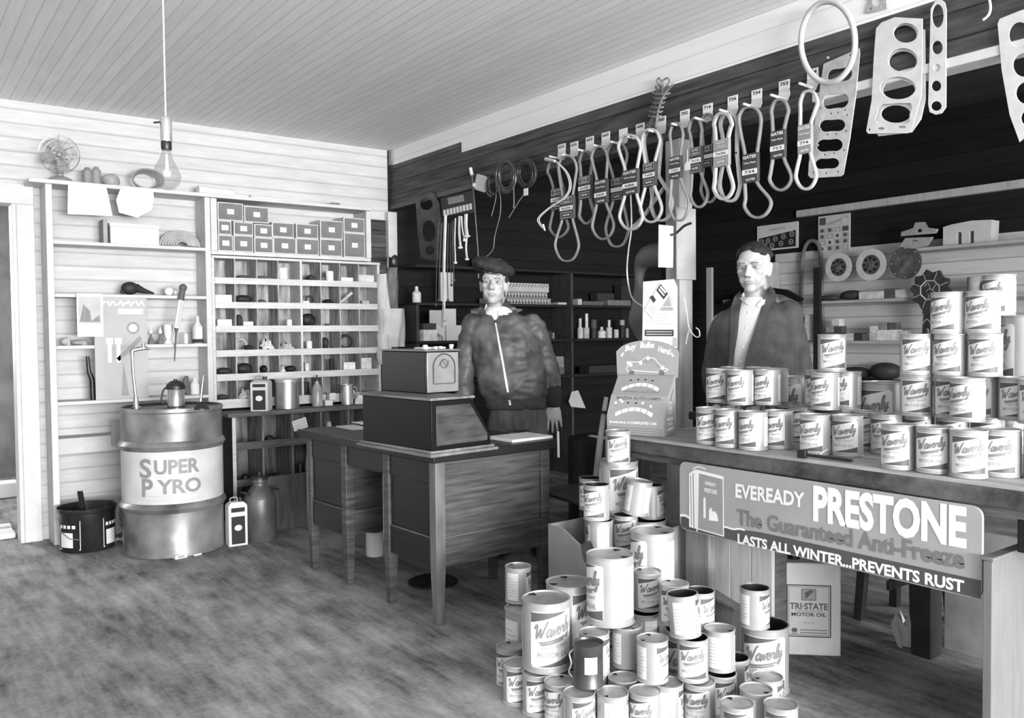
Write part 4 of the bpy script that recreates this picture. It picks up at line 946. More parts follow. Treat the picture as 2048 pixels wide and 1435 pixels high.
def settle():
    """cans that would touch are eased apart until each has its own room"""
    for it in range(200):
        worst = 0
        for i in range(len(SPEC)):
            p = SPEC[i]
            for j in range(i+1, len(SPEC)):
                q = SPEC[j]
                if min(p[2]+p[3]['h'], q[2]+q[3]['h'])-max(p[2], q[2]) < .002: continue
                dx, dy = q[0]-p[0], q[1]-p[1]; d = math.hypot(dx, dy) or 1e-6
                need = (p[3]['r']+q[3]['r'])*1.04+(.02 if p[8] or q[8] else 0)+.0008-d
                if need > 0:
                    worst = max(worst, need); wi = p[9]/(p[9]+q[9]); ux, uy = dx/d, dy/d
                    p[0] -= ux*need*wi; p[1] -= uy*need*wi; q[0] += ux*need*(1-wi); q[1] += uy*need*(1-wi)
        for s in SPEC:
            if s[2] < CZ-.02 and 'counter' not in s[6]:
                r_ = s[3]['r']*1.04+.001; a0, a1, b0, b1 = kx0+.008, kx1-.008, ky0+.008, ky1-.008
                if 'carton' in s[6]: s[0] = min(max(s[0], a0+r_), a1-r_); s[1] = min(max(s[1], b0+r_), b1-r_)
                else:
                    ex = [s[0]-(kx0-r_), (kx1+r_)-s[0], s[1]-(ky0-r_), (ky1+r_)-s[1]]
                    if min(ex) > 0:
                        k = ex.index(min(ex)); worst = max(worst, ex[k]); s[0] += (-ex[0], ex[1], 0, 0)[k]; s[1] += (0, 0, -ex[2], ex[3])[k]
        if worst < 1e-4: break
    for s in SPEC:
        if s[5] == 'DARK': DARK.append((s[0], s[1])); continue
        place_can(s[3], s[0], s[1], s[2], s[4], s[5], s[6], s[7], s[8])
def place_can(K, x, y, z, a, label, group, lid='two', tilt=None):
    va = math.atan2(-y, -x); t = thing('oil_can', label, 'oil can', (x, y, z), va+PI/2+R(a), group=group)
    if tilt: t.rotation_euler = (Matrix.Rotation(tilt[0], 3, Vector((cos(tilt[1]), sin(tilt[1]), 0))) @ Matrix.Rotation(va+PI/2+R(a), 3, 'Z')).to_euler()
    ln, lm = K['lids'][lid]
    for n_, me in (('body', K['body']), ('label', K['label']), (ln, lm)):
        o = bpy.data.objects.new(n_, me); COL.objects.link(o); o.parent = t
    CANS.append((t, K)); return t
ZCN = .86
GC = 'oil cans stacked on the counter'; GP = 'oil cans piled on the floor'
def cc(px, py, z, a, label, K=QT, lid='shut', d=None):
    if d: x, y = xy_d(px, d)
    else:
        p = at(px, py, 'Z', z); x, y = p.x, p.y
    return can(K, x, y, z, a, label, GC, lid)
Z1 = ZCN+.1405; Z2 = Z1+.1405; Z3 = Z2+.1405; H5 = .2405
L1 = [(1420, 886, -15), (1460, 892, -37), (1507, 897, -46), (1554, 895, -33), None, None, (1635, 906.5, -28), (1690, 909, -17), None, None, (1807, 936, -21), (1872, 943, -13), (1937, 950, 0), (2004, 951, -14), (2070, 955, 0)]
N1 = {0: 'oil can at the left end of the counter row, bottom layer', 1: 'second oil can from the left in the counter front row', 2: 'third oil can from the left in the counter front row', 3: 'fourth oil can from the left in the counter front row',
      6: 'oil can on the counter right behind the dark tool, under the small pyramid', 7: 'oil can under the right side of the small counter pyramid', 10: 'leftmost oil can of the big stack front row on the counter', 11: 'second oil can in the big stack front row on the counter',
      12: 'third oil can in the big stack front row on the counter', 13: 'fourth oil can in the big stack front row on the counter', 14: 'oil can cut by the right picture edge in the counter front row'}
for i, q in enumerate(L1):
    if q: cc(q[0], q[1], ZCN, q[2], N1[i])
cc(1577, 0, ZCN, -20, 'oil can turned aside behind the fourth can of the counter row', d=3.50)
cc(1608, 0, ZCN, -15, 'oil can peeping out left of the small pyramid on the counter', d=3.36)
cc(1737, 0, ZCN, -10, 'oil can half hidden in the gap in front of the big counter can, left', d=3.10)
cc(1772, 0, ZCN, -15, 'oil can in front of the big counter can, right of the half hidden one', d=3.02)
# second layer
cc(1437, 0, Z1, -25, 'leftmost oil can in the upper row at the left counter end', d=3.55)
cc(1485, 0, Z1, -31, 'second oil can in the upper row at the left counter end', d=3.43)
cc(1530, 0, Z1, -40, 'third oil can in the upper row, showing half its label', d=3.42)
cc(1551, 0, Z1, -150, 'upper row oil can with two plain white panels showing', d=3.54)
for px, d_, lb in ((1468, 3.72, 'left back oil can in front of the suited man'), (1512, 3.68, 'right back oil can in front of the suited man')):
    cc(px, 0, ZCN, -20, lb+', bottom', d=d_); cc(px, 0, Z1, -20, lb+', top', d=d_)
cc(1590, 0, ZCN, -40, 'large oil can behind the row, between the two small stacks', K=FV, d=3.64)
cc(1633, 0, ZCN, -5, 'hidden lower oil can at the back of the small pyramid', d=3.36)
cc(1636, 0, Z1, -10, 'oil can at the back left of the small pyramid, middle layer', d=3.34)
cc(1657, 0, Z1, -34, 'front oil can of the middle layer in the small pyramid', d=3.19)
cc(1694, 0, Z1, -48, 'right oil can of the middle layer in the small pyramid', d=3.22)
cc(1664, 0, Z2, 4, 'single oil can crowning the small pyramid on the counter', d=3.22)
cc(1763, 0, ZCN, -38, 'large oil can standing between the small pyramid and the big stack', K=FV, d=3.22)
# big stack
cc(1840, 0, ZCN, -10, 'lower back oil can hidden behind the big stack front row, left', d=2.98)
cc(1904, 0, ZCN, -10, 'lower back oil can hidden behind the big stack front row, middle', d=2.92)
cc(1838, 0, Z1, -2, 'leftmost oil can in the second layer of the big stack', d=2.92)
cc(1903, 0, Z1, -5, 'second oil can in the second layer of the big stack', d=2.86)
cc(1936, 0, Z1, -41, 'front oil can overlapping in the second layer of the big stack', d=2.735)
cc(1972, 0, Z1, -35, 'oil can behind the overlapping one in the big stack', d=2.83)
cc(2032, 0, Z1, -5, 'fifth oil can in the second layer of the big stack', d=2.74)
cc(2066, 0, Z1, -5, 'last oil can in the second layer at the picture edge', d=2.66)
cc(1970, 0, ZCN, -10, 'lower back oil can hidden behind the big stack front row, right', d=2.87)
cc(1837, 0, Z2, 0, 'leftmost oil can in the third layer of the big stack', d=2.93)
cc(1900, 0, Z2, -21, 'middle oil can in the third layer of the big stack', d=2.87)
cc(1966, 0, Z2, -12, 'rightmost quart oil can in the third layer of the big stack', d=2.8)
cc(1897, 0, Z3, -32, 'left oil can in the fourth layer of the big stack', d=2.88)
cc(1963, 0, Z3, -27, 'right oil can in the fourth layer of the big stack', d=2.82)
cc(2050, 0, ZCN, -60, 'large oil can buried at the right back of the big stack', K=FV, d=3.0)
cc(2050, 0, ZCN+H5, -80, 'large oil can standing high at the right of the big stack', K=FV, d=3.0)
cc(1997, 0, ZCN+2*H5, -35, 'topmost oil can of the whole counter stack', d=2.93)
# ---------------- the pile on the floor
def pc(px, py, base, a, label, K=QT, lid='two', **k):
    p = at(px, py, 'Z', base+K['h']); return can(K, p.x, p.y, base, a, label, GP, lid, **k)
q1, q2 = .1405, .281
zc_floor = .27; zcr = zc_floor+.001
pc(1053, 1213, 0, 70, 'large can at the left of the pile, half hidden by another large can', FV, 'shut')
pc(1036, 1130, H5, 94, 'small punctured can on top at the left edge of the pile', lid='two')
pc(1091.5, 1193, q1, 19, 'large can in front at the left of the pile, label turned right', FV, 'one')
pc(1140, 1161, q1, 66, 'large can with lid holes behind the front left large can', FV, 'two')
pc(1220, 1105, q2, -74, 'large can raised in the middle of the pile, label turned left', FV, 'two')
pc(1020, 1290, 0, -20, 'small can low at the left edge of the pile, behind', lid='one')
pc(1036, 1323, 0, 10, 'leftmost small can in the lowest front row of the pile', lid='shut')
pc(1078, 1342, 0, 10, 'small can under the front left large can, left', lid='shut')
pc(1121, 1360, 0, -39, 'small can in the front row right of the large one above', lid='one')
pc(1162, 1378, 0, 31, 'small can in the front row below the dark can', lid='shut')
pc(1221, 1381, 0, 120, 'front row can with a plain white panel', lid='one')
pc(1190, 1345, 0, -10, 'small can buried under the dark can', lid='shut')
pc(1246, 1352, 0, 20, 'small can behind the white panel front can', lid='one')
pc(1286, 1378, 0, -22, 'front row can beneath the doubly punctured can', lid='shut')
pc(1342, 1362, 0, 99, 'front row can with white strip, right of the centre', lid='one')
pc(1140, 1315, 0, 0, 'small can buried beneath the large cans at left', lid='shut')
pc(1188, 1262, q1, 95, 'small can just behind the dark handled can', lid='one')
pc(1254, 1248, q1, -173, 'small can showing its bare seam between two white panels', lid='one')
pc(1305, 1274, q1, 71, 'doubly punctured small can in the middle front of the pile', lid='two')
pc(1290, 1222, q1, 150, 'small can buried behind the bare seam can', lid='open')
pc(1296, 1136.5, q2, 17, 'small can right of the raised large can, label facing front', lid='one')
pc(1240, 1205, q1, 10, 'small can buried under the raised large can', lid='shut')
pc(1205, 1215, q1, 10, 'another small can buried under the raised large can', lid='shut')
pc(1222, 1275, 0, 10, 'lowest buried can under the raised large can', lid='shut')
pc(1285, 1285, 0, 10, 'lowest buried can below the doubly punctured can', lid='shut')
pc(1377, 1256, 0, -20, 'large open can half hidden behind the right part of the pile', FV, 'open')
pc(1393, 1180, H5, 60, 'upper small can behind the tilted can at right', lid='open')
pc(1385, 1271.5, q1, 0, 'small can with full front label right of the middle', lid='open')
pc(1368, 1182, q2, 109, 'tilted small can with a plain white panel at the right', lid='open', tilt=(R(-5), .6))
pc(1439, 1254, q1, -140, 'small can with white panel and bare seam at the right', lid='one')
pc(1442, 1343, 0, 31, 'lower right small can showing the start of its label', lid='open')
pc(1390, 1360, 0, -18, 'front row small can under the full label can', lid='shut')
pc(1517, 1247, 0, -4, 'large can standing alone at the right end of the pile', FV, 'open')
pc(1509.5, 1173, .2405, 74, 'open small can standing in the mouth of the right large can', lid='open')
pc(1534, 1350.5, 0, 95, 'punctured small can close behind the right foreground group', lid='one')
pc(1512, 1375, 0, -150, 'punctured small can in the right foreground group', lid='one')
pc(1474, 1403, 0, 6, 'nearest punctured small can, left of the right foreground group', lid='one')
pc(1562, 1405, 0, -5, 'nearest dark topped small can at the far right of the pile', lid='shut')
pc(1482, 1309, 0, 100, 'small can squeezed in left of the right large can', lid='open')
# dark handled can
p = at(1177, 1282, 'Z', q1+.14); SPEC.append([p.x, p.y, q1, QT, 0, 'DARK', '', '', None, .22])
def dark_tin():
    p = Vector((*DARK[0], 0)); va = math.atan2(-p.y, -p.x)
    t = thing('dark_tin', 'dark metal can with a small white label and side handle in the pile', 'can', (p.x, p.y, q1), va+PI/2)
    MB().lathe([(.047, 0), (.052, .001), (.052, .006), (.048, .012), (.048, .125), (.052, .132), (.052, .14), (.048, .14), (.046, .132), (0, .13)], n=36, cap=False).build('body', MATS['can_dark'], t)
    MB().tube(catmull([(-.048, 0, .115), (-.062, -.002, .1), (-.056, -.004, .07), (-.064, -.004, .04), (-.048, 0, .02)], 5), .003, 6).build('handle', MATS['metal'], t)
    mb = MB(); pr = Print().rect(-.012, .05, .03, .105, 0, 0, 8); pr.rect(-.002, .085, .02, .089, 1, 1, 4); pr.rect(-.002, .075, .014, .079, 1, 1, 4); pr.emit(mb, cylmap(.048), .0008); mb.build('label', [MATS['white'], MATS['card']], t)
# crate and torn carton at the back of the pile
CZ = .50
kx0, kx1, ky0, ky1 = 2.215, 2.668, 2.385, 2.74
t = thing('carton_crate', 'wooden crate hidden under the torn carton behind the pile', 'crate', ((kx0+kx1)/2, (ky0+ky1)/2, 0))
hx = (kx1-kx0)/2; hy = (ky1-ky0)/2
mb = MB(); mb.box(-hx, hx, -hy, hy, 0, zc_floor); mb.build('crate_box', MATS['mid_wood'], t, bev=.004)
t = thing('cardboard_carton', 'torn open grey carton holding oil cans behind the pile', 'carton', ((kx0+kx1)/2, (ky0+ky1)/2, zc_floor+.001))
cz = CZ-zc_floor; m = mat('carton', 135, .85, var=.2, scale=5)
mb = MB(); mb.prism([(-hy, .0), (hy, 0), (hy, cz), (hy-.1, cz-.005), (hy-.2, cz-.05), (hy-.28, cz-.06), (-hy, cz-.09)], (-hx, 0, 0), (0, 1, 0), (0, 0, 1), .006); mb.build('side_wall', m, t)
mb = MB(); mb.prism([(-hx, 0), (hx, 0), (hx, cz), (-hx*.1, cz-.02), (-hx, cz-.09)], (0, -hy+.006, 0), (1, 0, 0), (0, 0, 1), .006); mb.build('front_wall', m, t)
MB().box(hx-.006, hx, -hy+.006, hy-.006, 0, cz).build('side_wall', m, t); MB().box(-hx+.006, hx-.006, hy-.006, hy, 0, cz).build('back_wall', m, t)
stm = mat('stain', 70, .9, var=.5, scale=20)
mb = MB(); pr = Print(); pr.poly([(.03, cz-.045), (.085, cz-.02), (.11, cz-.05), (.09, cz-.1), (.05, cz-.115), (.035, cz-.08)], 0, 0); pr.emit(mb, flatmap((-hx-.0005, -.0, 0), (0, -1, 0), (0, 0, 1)), .0006); mb.build('stain', stm, t)
zb = zc_floor+.0015
def kc(fx, fy, base, a, label, K=QT, lid='open'): return can(K, kx0+(kx1-kx0)*fx, ky0+(ky1-ky0)*fy, base, a, label, 'oil cans in the torn carton', lid)
def kp_(px, d, base, a, label, K=QT, lid='open', **k):
    x, y = xy_d(px, d); return can(K, x, y, base, a, label, 'oil cans in the torn carton', lid, **k)
E4 = {}
def seat_y(px, ytop, ztop): return at(px, ytop, 'Z', ztop)
def kcan(px, ytop, base, a, label, K=QT, lid='open', **k):
    p = at(px, ytop, 'Z', base+K['h']); return can(K, p.x, p.y, base, a, label, 'oil cans in the torn carton', lid, **k)
kc(.5, .745, zb, -9, 'large dark topped can at the left in the carton', FV)
kcan(1200, 1038, zb+q1, -107, 'plain sided can at the front of the carton, white strip at right', lid='open')
kcan(1200, 1125, zb, -107, 'can buried under the plain sided can in the carton', lid='shut')
kcan(1250.5, 1027, zb+q1, -2, 'can with full label in the middle of the carton front')
kcan(1250.5, 1115, zb, -2, 'can buried under the full label can in the carton', lid='shut')
kcan(1293, 1036, zb, 20, 'large can at the right of the carton under two small cans', FV)
zu = zb+2*q1
kcan(1242, 920, zb+H5, 31, 'large can high at the back of the carton, bearing a small can', FV, 'shut')
kcan(1235.5, 860, zb+2*H5, 2, 'topmost small can of the floor pile', lid='shut')
kcan(1181, 954, zb+H5, -20, 'open small can at the back left on the carton')
kcan(1192.5, 967, zu, -21, 'open small can at the front left on the carton, label forward')
kcan(1266, 957, zu, 180, 'tilted small can leaning in front of the high large can', lid='shut', tilt=(R(9), .75))
kcan(1301, 968, zb+H5, 85, 'open small can at the right on the carton')
pc(1301.5, 1060.6, q2+.02, -72, 'large can right of the middle, before the carton', FV, 'two')
pc(1357, 1166, .139+q1, 0, 'small can low behind the tilted can at right', lid='one')

settle()
dark_tin()
# ================================================================ counter
p0_z = at(1970, 1112, 'Y', 1.12).z
CT = thing('counter', 'long worn wooden shop counter at the right', 'counter', (2.85, 1.4, 0))
yl = at(1246, 868, 'Z', ZCN).y
cx0, cx1 = 2.515, 3.17
mb = MB(); prof = [(cx0+.012, ZCN-.05), (cx0, ZCN-.035), (cx0, ZCN-.015), (cx0+.012, ZCN-.001), (cx1, ZCN-.001), (cx1, ZCN-.05)]
mb.loft([[(x, .3, z) for x, z in prof], [(x, yl, z) for x, z in prof]]); kid(mb, 'worktop', MATS['counter_wood'], CT, bev=.003)
kid(MB().box(cx0-.006, cx0+.02, .3, yl+.006, ZCN-.068, ZCN-.012), 'edge_moulding', MATS['counter_edge'], CT, bev=.008)
kid(MB().box(cx0+.045, cx0+.075, .3, yl-.03, ZCN-.10, ZCN-.05), 'apron', MATS['bench_wood'], CT, bev=.002)
p = at(1345, 960, 'X', cx0+.09)
kid(MB().box(cx0+.08, cx0+.12, yl-.42, yl-.30, 0, ZCN-.05), 'leg', MATS['mid_wood'], CT, bev=.003)
kid(MB().box(cx1-.1, cx1-.02, yl-.12, yl-.04, 0, ZCN-.05), 'leg', MATS['bench_wood'], CT, bev=.003)
for i in range(4):
    y1 = 2.385-i*.1
    kid(MB().box(2.70, 2.718, y1-.098, y1, 0, ZCN-.05), 'front_board', MATS['light_wood'], CT, bev=.002)
a, b = at(1396, 1163, 'X', 2.69), at(1482, 1216, 'X', 2.69)
kid(MB().beam(a, b, .016, .085, up=(1, 0, 0)), 'brace', MATS['mid_wood'], CT, bev=.002)
kid(MB().box(2.722, 2.79, 1.985, 2.03, 0, ZCN-.05), 'leg', MATS['bench_wood'], CT, bev=.003)
kid(MB().box(2.60, 2.62, .3, 1.08, p0_z+.003, ZCN-.05), 'front_board', MATS['bench_side'], CT, bev=.003)  # dark board added for the shade under the counter edge
kid(MB().box(3.27, 3.36, 1.67, 1.75, 0, ZCN-.05), 'leg', mat('post_dark', 45, .7, var=.3), CT, bev=.003)
kid(MB().box(cx0+.2, 3.36, 1.68, 1.74, ZCN-.1, ZCN-.05), 'rail', MATS['post_dark'], CT)
p0 = at(1970, 1112, 'Y', 1.12)
t = thing('end_panel', 'light plank panel standing under the counter at the right edge', 'panel', (p0.x, 1.1, 0))
mat('panel_wood', 108, .7, var=.12, scale=5, stretch=(8, 8, 1))
for i in range(5): MB().box(i*.14, i*.14+.138, 0, .025, 0, p0.z-.012).build('plank', MATS['panel_wood'], t, bev=.002)
MB().box(-.004, .70, -.006, .03, p0.z-.0115, p0.z).build('cap_board', MATS['panel_wood'], t, bev=.003)
p = at(1866, 1255, 'X', 3.44)
o = MB().box(3.44, 3.46, .9, 1.70, .0, .5).build('grey_board', mat('board_grey', 140, .8, var=.2)); tag(o, 'grey board standing on the floor behind the counter leg', 'board')
q = at(1782, 1256, 'Z', 0)
t = thing('stool', 'dark wooden stool standing behind the counter', 'stool', (q.x+.15, q.y+.02, 0))
for sx in (-1, 1):
    for sy in (-1, 1): MB().loft([[(sx*.15+a_*.018, sy*.13+b_*.018, 0) for a_, b_ in ((-1, -1), (1, -1), (1, 1), (-1, 1))], [(sx*.12+a_*.02, sy*.11+b_*.02, .44) for a_, b_ in ((-1, -1), (1, -1), (1, 1), (-1, 1))]]).build('leg', MATS['post_dark'], t)
MB().box(-.17, .17, -.16, .16, .44, .47).build('seat', MATS['post_dark'], t, bev=.006)
MB().box(-.14, .14, -.008, .008, .16, .2).build('stretcher', MATS['post_dark'], t)
q = at(1812, 1190, 'Y', 2.0); n = 8
mb = MB(); mb.add([(3.30+.1*i/(n-1), 1.80+.03*sin(i*1.3)+.03*j/(n-1), .0+.13*j/(n-1)*(1-.4*(i % 2))) for j in range(n) for i in range(n)], [(j*n+i, j*n+i+1, (j+1)*n+i+1, (j+1)*n+i) for j in range(n-1) for i in range(n-1)])
single(mb, 'rag', MATS['cloth_white'], 'crumpled white rag on the floor behind the counter leg', 'rag')
# square motor-oil can under the counter
q0, q1_ = at(1557, 1308, 'Z', 0), at(1682, 1313, 'Z', 0)
rz = math.atan2(q1_.y-q0.y, q1_.x-q0.x); wd = (q1_-q0).length; hh = .372
t = thing('square_oil_can', 'tall square pale motor oil can with a framed panel under the counter', 'can', (q0.x, q0.y, 0), rz)
MB().box(0, wd, 0, wd, 0, hh).build('body', mat('can_pale', 232, .5, var=.08), t, bev=.006)
MB().lathe([(.025, hh), (.025, hh+.015), (.028, hh+.017), (.028, hh+.03)], (wd*.3, wd*.3, 0), 16).build('cap', MATS['dark_metal'], t)
a0, a1, b0_, b1 = wd*.13, wd*.84, .075, hh-.085
b1 = .285
pr = Print(); pr.rect(a0, b0_, a1, b1, 0, 0); pr.frame(a0, b0_, a1, b1, .004, 1, 1); pr.frame(a0+.008, b0_+.008, a1-.008, b1-.008, .0015, 1, 1)
cu = (a0+a1)/2
pr.rect(cu-.028, b1-.062, cu+.028, b1-.016, 1, 2); pr.frame(cu-.028, b1-.062, cu+.028, b1-.016, .002, 2, 1)
pr.poly([(cu-.012, b1-.056), (cu-.004, b1-.05), (cu+.008, b1-.034), (cu+.02, b1-.026), (cu+.006, b1-.02), (cu-.016, b1-.032)], 2, 3)
pr.text('TRI·STATE', cu, b1-.098, .024, 3, 1, width=(a1-a0)*.86, bold=.03); pr.text('DEPENDABLE LUBRICATION', cu, b1-.108, .005, 3, 1, width=(a1-a0)*.6)
pr.text('MOTOR OIL', cu, b1-.126, .014, 1, 1, width=(a1-a0)*.78, bold=.02); pr.text('S.A.E.  30', cu, b1-.155, .006, 3, 1, width=.04)
pr.disc(a0+.03, b0_+.027, .012, 1, 3, ry=.009); pr.rect(a0+.018, b0_+.012, a0+.042, b0_+.015, 1, 3)
for k in range(2): pr.rect(a0+.052, b0_+.016+.011*k, a1-.014, b0_+.019+.011*k, 1, 3)
mb = MB(); pr.emit(mb, flatmap((0, 0, 0), (1, 0, 0), (0, 0, 1)), .0006); mb.build('label', [mat('tri_panel', 218, .6, var=.05), mat('tri_ink', 62, .6, var=0), mat('tri_pic', 170, .6, var=0), mat('tri_mid', 105, .6, var=0)], t)

# ================================================================ long sign hung on the counter front
SX = 2.512; sy0 = at(1359, 1000, 'X', SX).y; sy1 = at(1965, 1100, 'X', SX).y; sz0 = at(1660, 1128, 'X', SX).z; sz1 = at(1660, 967, 'X', SX).z
SW, SHh = sy0-sy1, sz1-sz0
t = thing('shop_sign', 'long grey advertising sign with white lettering on the counter front', 'sign', (SX, sy0, sz0))
def su(px, py): p = at(px, py, 'X', SX-.002); return sy0-p.y, p.z-sz0
cr = .03; outl = []
for cx_, cy_, a0 in ((SW-cr, cr, -90), (SW-cr, SHh-cr, 0), (cr, SHh-cr, 90), (cr, cr, 180)):
    outl += [(cx_+cr*cos(R(a0+k*22.5)), cy_+cr*sin(R(a0+k*22.5))) for k in range(5)]
mb = MB(); mb.prism(outl, (-.0, 0, 0), (0, -1, 0), (0, 0, 1), -.01); mb.v = [(x, y, z) for x, y, z in mb.v]
mb.build('board', mat('sign_grey', 150, .5, var=.06, scale=6), t, bev=.002)
pr = Print()
bandv = [su(1359, 1030), su(1448, 1054), su(1522, 1064), su(1960, 1160)]
def bv(u):
    for (u0, v0), (u1, v1) in zip(bandv, bandv[1:]):
        if u <= u1: return v0+(v1-v0)*(u-u0)/(u1-u0)
    return bandv[-1][1]
pr.strip(cr*.3, SW-.003, lambda u: .004 if u > cr else cr-math.sqrt(max(0, cr*cr-(cr-u)**2))+.003, bv, 0, 0, 40)
pr.stroke([(0.003, bandv[0][1]), (.03, bandv[0][1]+.004), (.06, bandv[0][1]-.004)], .01, 1, 1)
pr.stroke([(u, bv(u)+.002*sin(u*90)) for u in [.16+.012*i for i in range(14)]], .007, 1, 1)
def fit(s, pl, pr_, h0, m, bold, slant=0):
    (u0, v0), (u1, v1) = pl, pr_; pr.text(s, u0, v0, h0, m, 2, width=u1-u0, align='l', bold=bold, slope=(v1-v0)/(u1-u0))
def hgt(px, y0, y1): return su(px, y0)[1]-su(px, y1)[1]
fit('EVEREADY', su(1470.5, 993), su(1609, 1014), hgt(1475, 967, 993), 1, .03)
fit('PRESTONE', su(1626, 1037), su(1933, 1092), hgt(1630, 973, 1037), 1, .045)
fit('The Guaranteed Anti-Freeze', su(1473.5, 1047), su(1929, 1137), hgt(1480, 1016, 1047)*.95, 2, .03)
fit('LASTS ALL WINTER...PREVENTS RUST', su(1475, 1085), su(1928, 1184), hgt(1480, 1067, 1085), 1, .035)
# the painted tin on the sign
ca, cb_, cc_, cd_ = su(1378, 1053), su(1448, 1073), su(1447, 952), su(1390, 938)
pr.poly([(ca[0], ca[1]), (cb_[0], cb_[1]), (cc_[0], cc_[1]), (cd_[0]-.0, cd_[1]), (ca[0], cd_[1]-.02)], 2, 1)
i0, i1, i2, i3 = su(1396, 1056), su(1446, 1070), su(1445, 958), su(1398, 946)
pr.poly([i0, i1, i2, i3], 3, 3)
pr.stroke([su(1394, 1062), su(1393, 944)], .006, 3, 1, 1); pr.stroke([su(1388, 1056), su(1386, 946)], .004, 3, 2, 1); pr.stroke([su(1383, 1050), su(1381, 950)], .003, 3, 2, 1)
pr.text('EVEREADY', (i2[0]+i3[0])/2, su(1420, 970)[1], .012, 1, 4, width=.052, bold=.03, slope=-.02); pr.text('PRESTONE', (i2[0]+i3[0])/2, su(1420, 985)[1], .015, 1, 4, width=.06, bold=.03, slope=-.02)
a_ = su(1407, 1035); pr.poly([a_, (a_[0]+.011, a_[1]), (a_[0]+.011, a_[1]+.075), (a_[0]+.005, a_[1]+.082), (a_[0], a_[1]+.075)], 4, 1)
a_ = su(1418, 1040); pr.poly([a_, (a_[0]+.045, a_[1]+.004), (a_[0]+.04, a_[1]+.028), (a_[0]+.028, a_[1]+.04), (a_[0]+.016, a_[1]+.036), (a_[0]+.012, a_[1]+.052), (a_[0], a_[1]+.04)], 4, 1)
pr.stroke([su(1385, 937), su(1397, 933), su(1412, 938)], .004, 3, 1, 3)
mb = MB(); pr.emit(mb, flatmap((-.0003, 0, 0), (0, -1, 0), (0, 0, 1)), .0004); mb.build('lettering', [mat('sign_dark', 74, .5, var=.1), MATS['white'], mat('sign_mid', 112, .5, var=0), mat('sign_tin', 140, .5, var=0)], t)

# ================================================================ bulb display stand on the counter
F0 = at(1214, 866, 'Z', ZCN); F1 = at(1328, 873, 'Z', ZCN)
rz = math.atan2(F1.y-F0.y, F1.x-F0.x); wd = (F1-F0).length
t = thing('bulb_display', 'grey stepped cardboard lamp bulb display stand on the counter end', 'display stand', (F0.x, F0.y, ZCN), rz)
dep = .17
pf = [(0, 0), (0, .078), (.045, .165), (.055, .17), (.115, .245), (.125, .25), (.13, .25), (.13, 0)]
disp = mat('display_grey', 140, .7, var=.05, scale=8)
mb = MB(); mb.loft([[(0, y, z) for y, z in pf], [(wd, y, z) for y, z in pf]]); mb.build('stand', disp, t)
hb = .40; arch = [(-.012, .24), (wd*.96+.02, .24), (wd*.98+.02, .35)]+[(wd*.5+(wd*.5+.016)*cos(R(20+k*14)), .338+(hb-.338)*sin(R(20+k*14))) for k in range(11)]+[(-.016, .35)]
arch = [(x, z) for x, z in arch]
mb = MB(); mb.prism(arch, (0, .1305, 0), (1, 0, 0), (0, 0, 1), -.004); mb.v = [(x, y+.0, z) for x, y, z in mb.v]; mb.build('back_card', disp, t)
sd = [(0.0, 0), (.13, 0), (.13, .24), (.12, .245), (.05, .165), (0, .075)]
pr = Print()
A1 = flatmap((0, .1305, 0), (1, 0, 0), (0, 0, 1))
txt = 'Buy Bulbs Here!'
mb = MB()
x = .012
for i, chs in enumerate(('Buy', 'Bulbs', 'Here!')):
    p2 = Print(); u = (wd*.2, wd*.5, wd*.8)[i]; v = (.352, .372, .352)[i]
    p2.text(chs, u, v-(.004 if i == 1 else 0), .024, 0, 1, width=wd*(.2, .25, .21)[i], bold=.035, slope=(.22, 0, -.25)[i], slant=.2); p2.emit(mb, A1, .0006)
p2 = Print()
car = [(.04, .305), (.1, .306), (.125, .322), (.17, .322), (.185, .305), (.215, .28), (.235, .275), (.23, .27), (.2, .262), (.09, .266), (.06, .268), (.045, .262), (.035, .275), (.045, .295)]
p2.stroke([(x*wd/.27, z) for x, z in car], .003, 0, 0, 2, True)
for x_, z_ in ((.045, .3), (.056, .292), (.105, .301), (.14, .322), (.21, .281)): p2.disc(x_*wd/.27, z_, .0085, 1, 0)
for x_, z_ in ((.06, .262), (.205, .262)): p2.disc(x_*wd/.27, z_-.004, .013, 0, 1)
for x_ in (.11, .135): p2.frame(x_*wd/.27, .305, (x_+.022)*wd/.27, .317, .001, 1, 1)
p2.stroke([(.055, .323), (.075, .318), (.085, .304)], .001, 1, 1, 1); p2.stroke([(.17, .3), (.19, .28)], .001, 1, 1, 1)
p2.stroke([(.008, .33), (.02, .345)], .008, 0, 0, 1); p2.stroke([(wd-.02, .345), (wd-.008, .33)], .008, 0, 0, 1)
p2.emit(mb, A1, .0006)
n1 = Vector((0, .06, .075)).normalized(); A2 = flatmap((0, .055, .17), (1, 0, 0), n1)
p3 = Print()
def arcstrip(p_, cy_, v0, nseg, r_=.2):
    for i in range(nseg):
        u = -.085+.17*i/nseg; u2 = -.085+.17*(i+.86)/nseg
        f = lambda q: v0-(q*q)/(2*r_)*1.6
        p_.poly([(wd*.48+u, f(u)), (wd*.48+u2, f(u2)), (wd*.48+u2*1.05, f(u2)+.017), (wd*.48+u*1.05, f(u)+.017)], 0, 0)
arcstrip(p3, 0, .042, 6)
for u in (.07, .105, .14, .175): p3.disc(u*wd/.27, .078-abs(u-.125)*.12, .0055, 0, 2, 12, ry=.0035)
p3.text('GENERAL ELECTRIC', wd*.5, .008, .007, 1, 0, width=wd*.66, bold=.01)
p3.emit(mb, A2, .0006)
n2 = Vector((0, .045, .087)).normalized(); A3 = flatmap((0, 0, .078), (1, 0, 0), n2)
p4 = Print(); p4.text('MAZDA AUTO LAMPS', wd*.5, .078, .013, 1, 0, width=wd*.78, bold=.03); arcstrip(p4, 0, .026, 6)
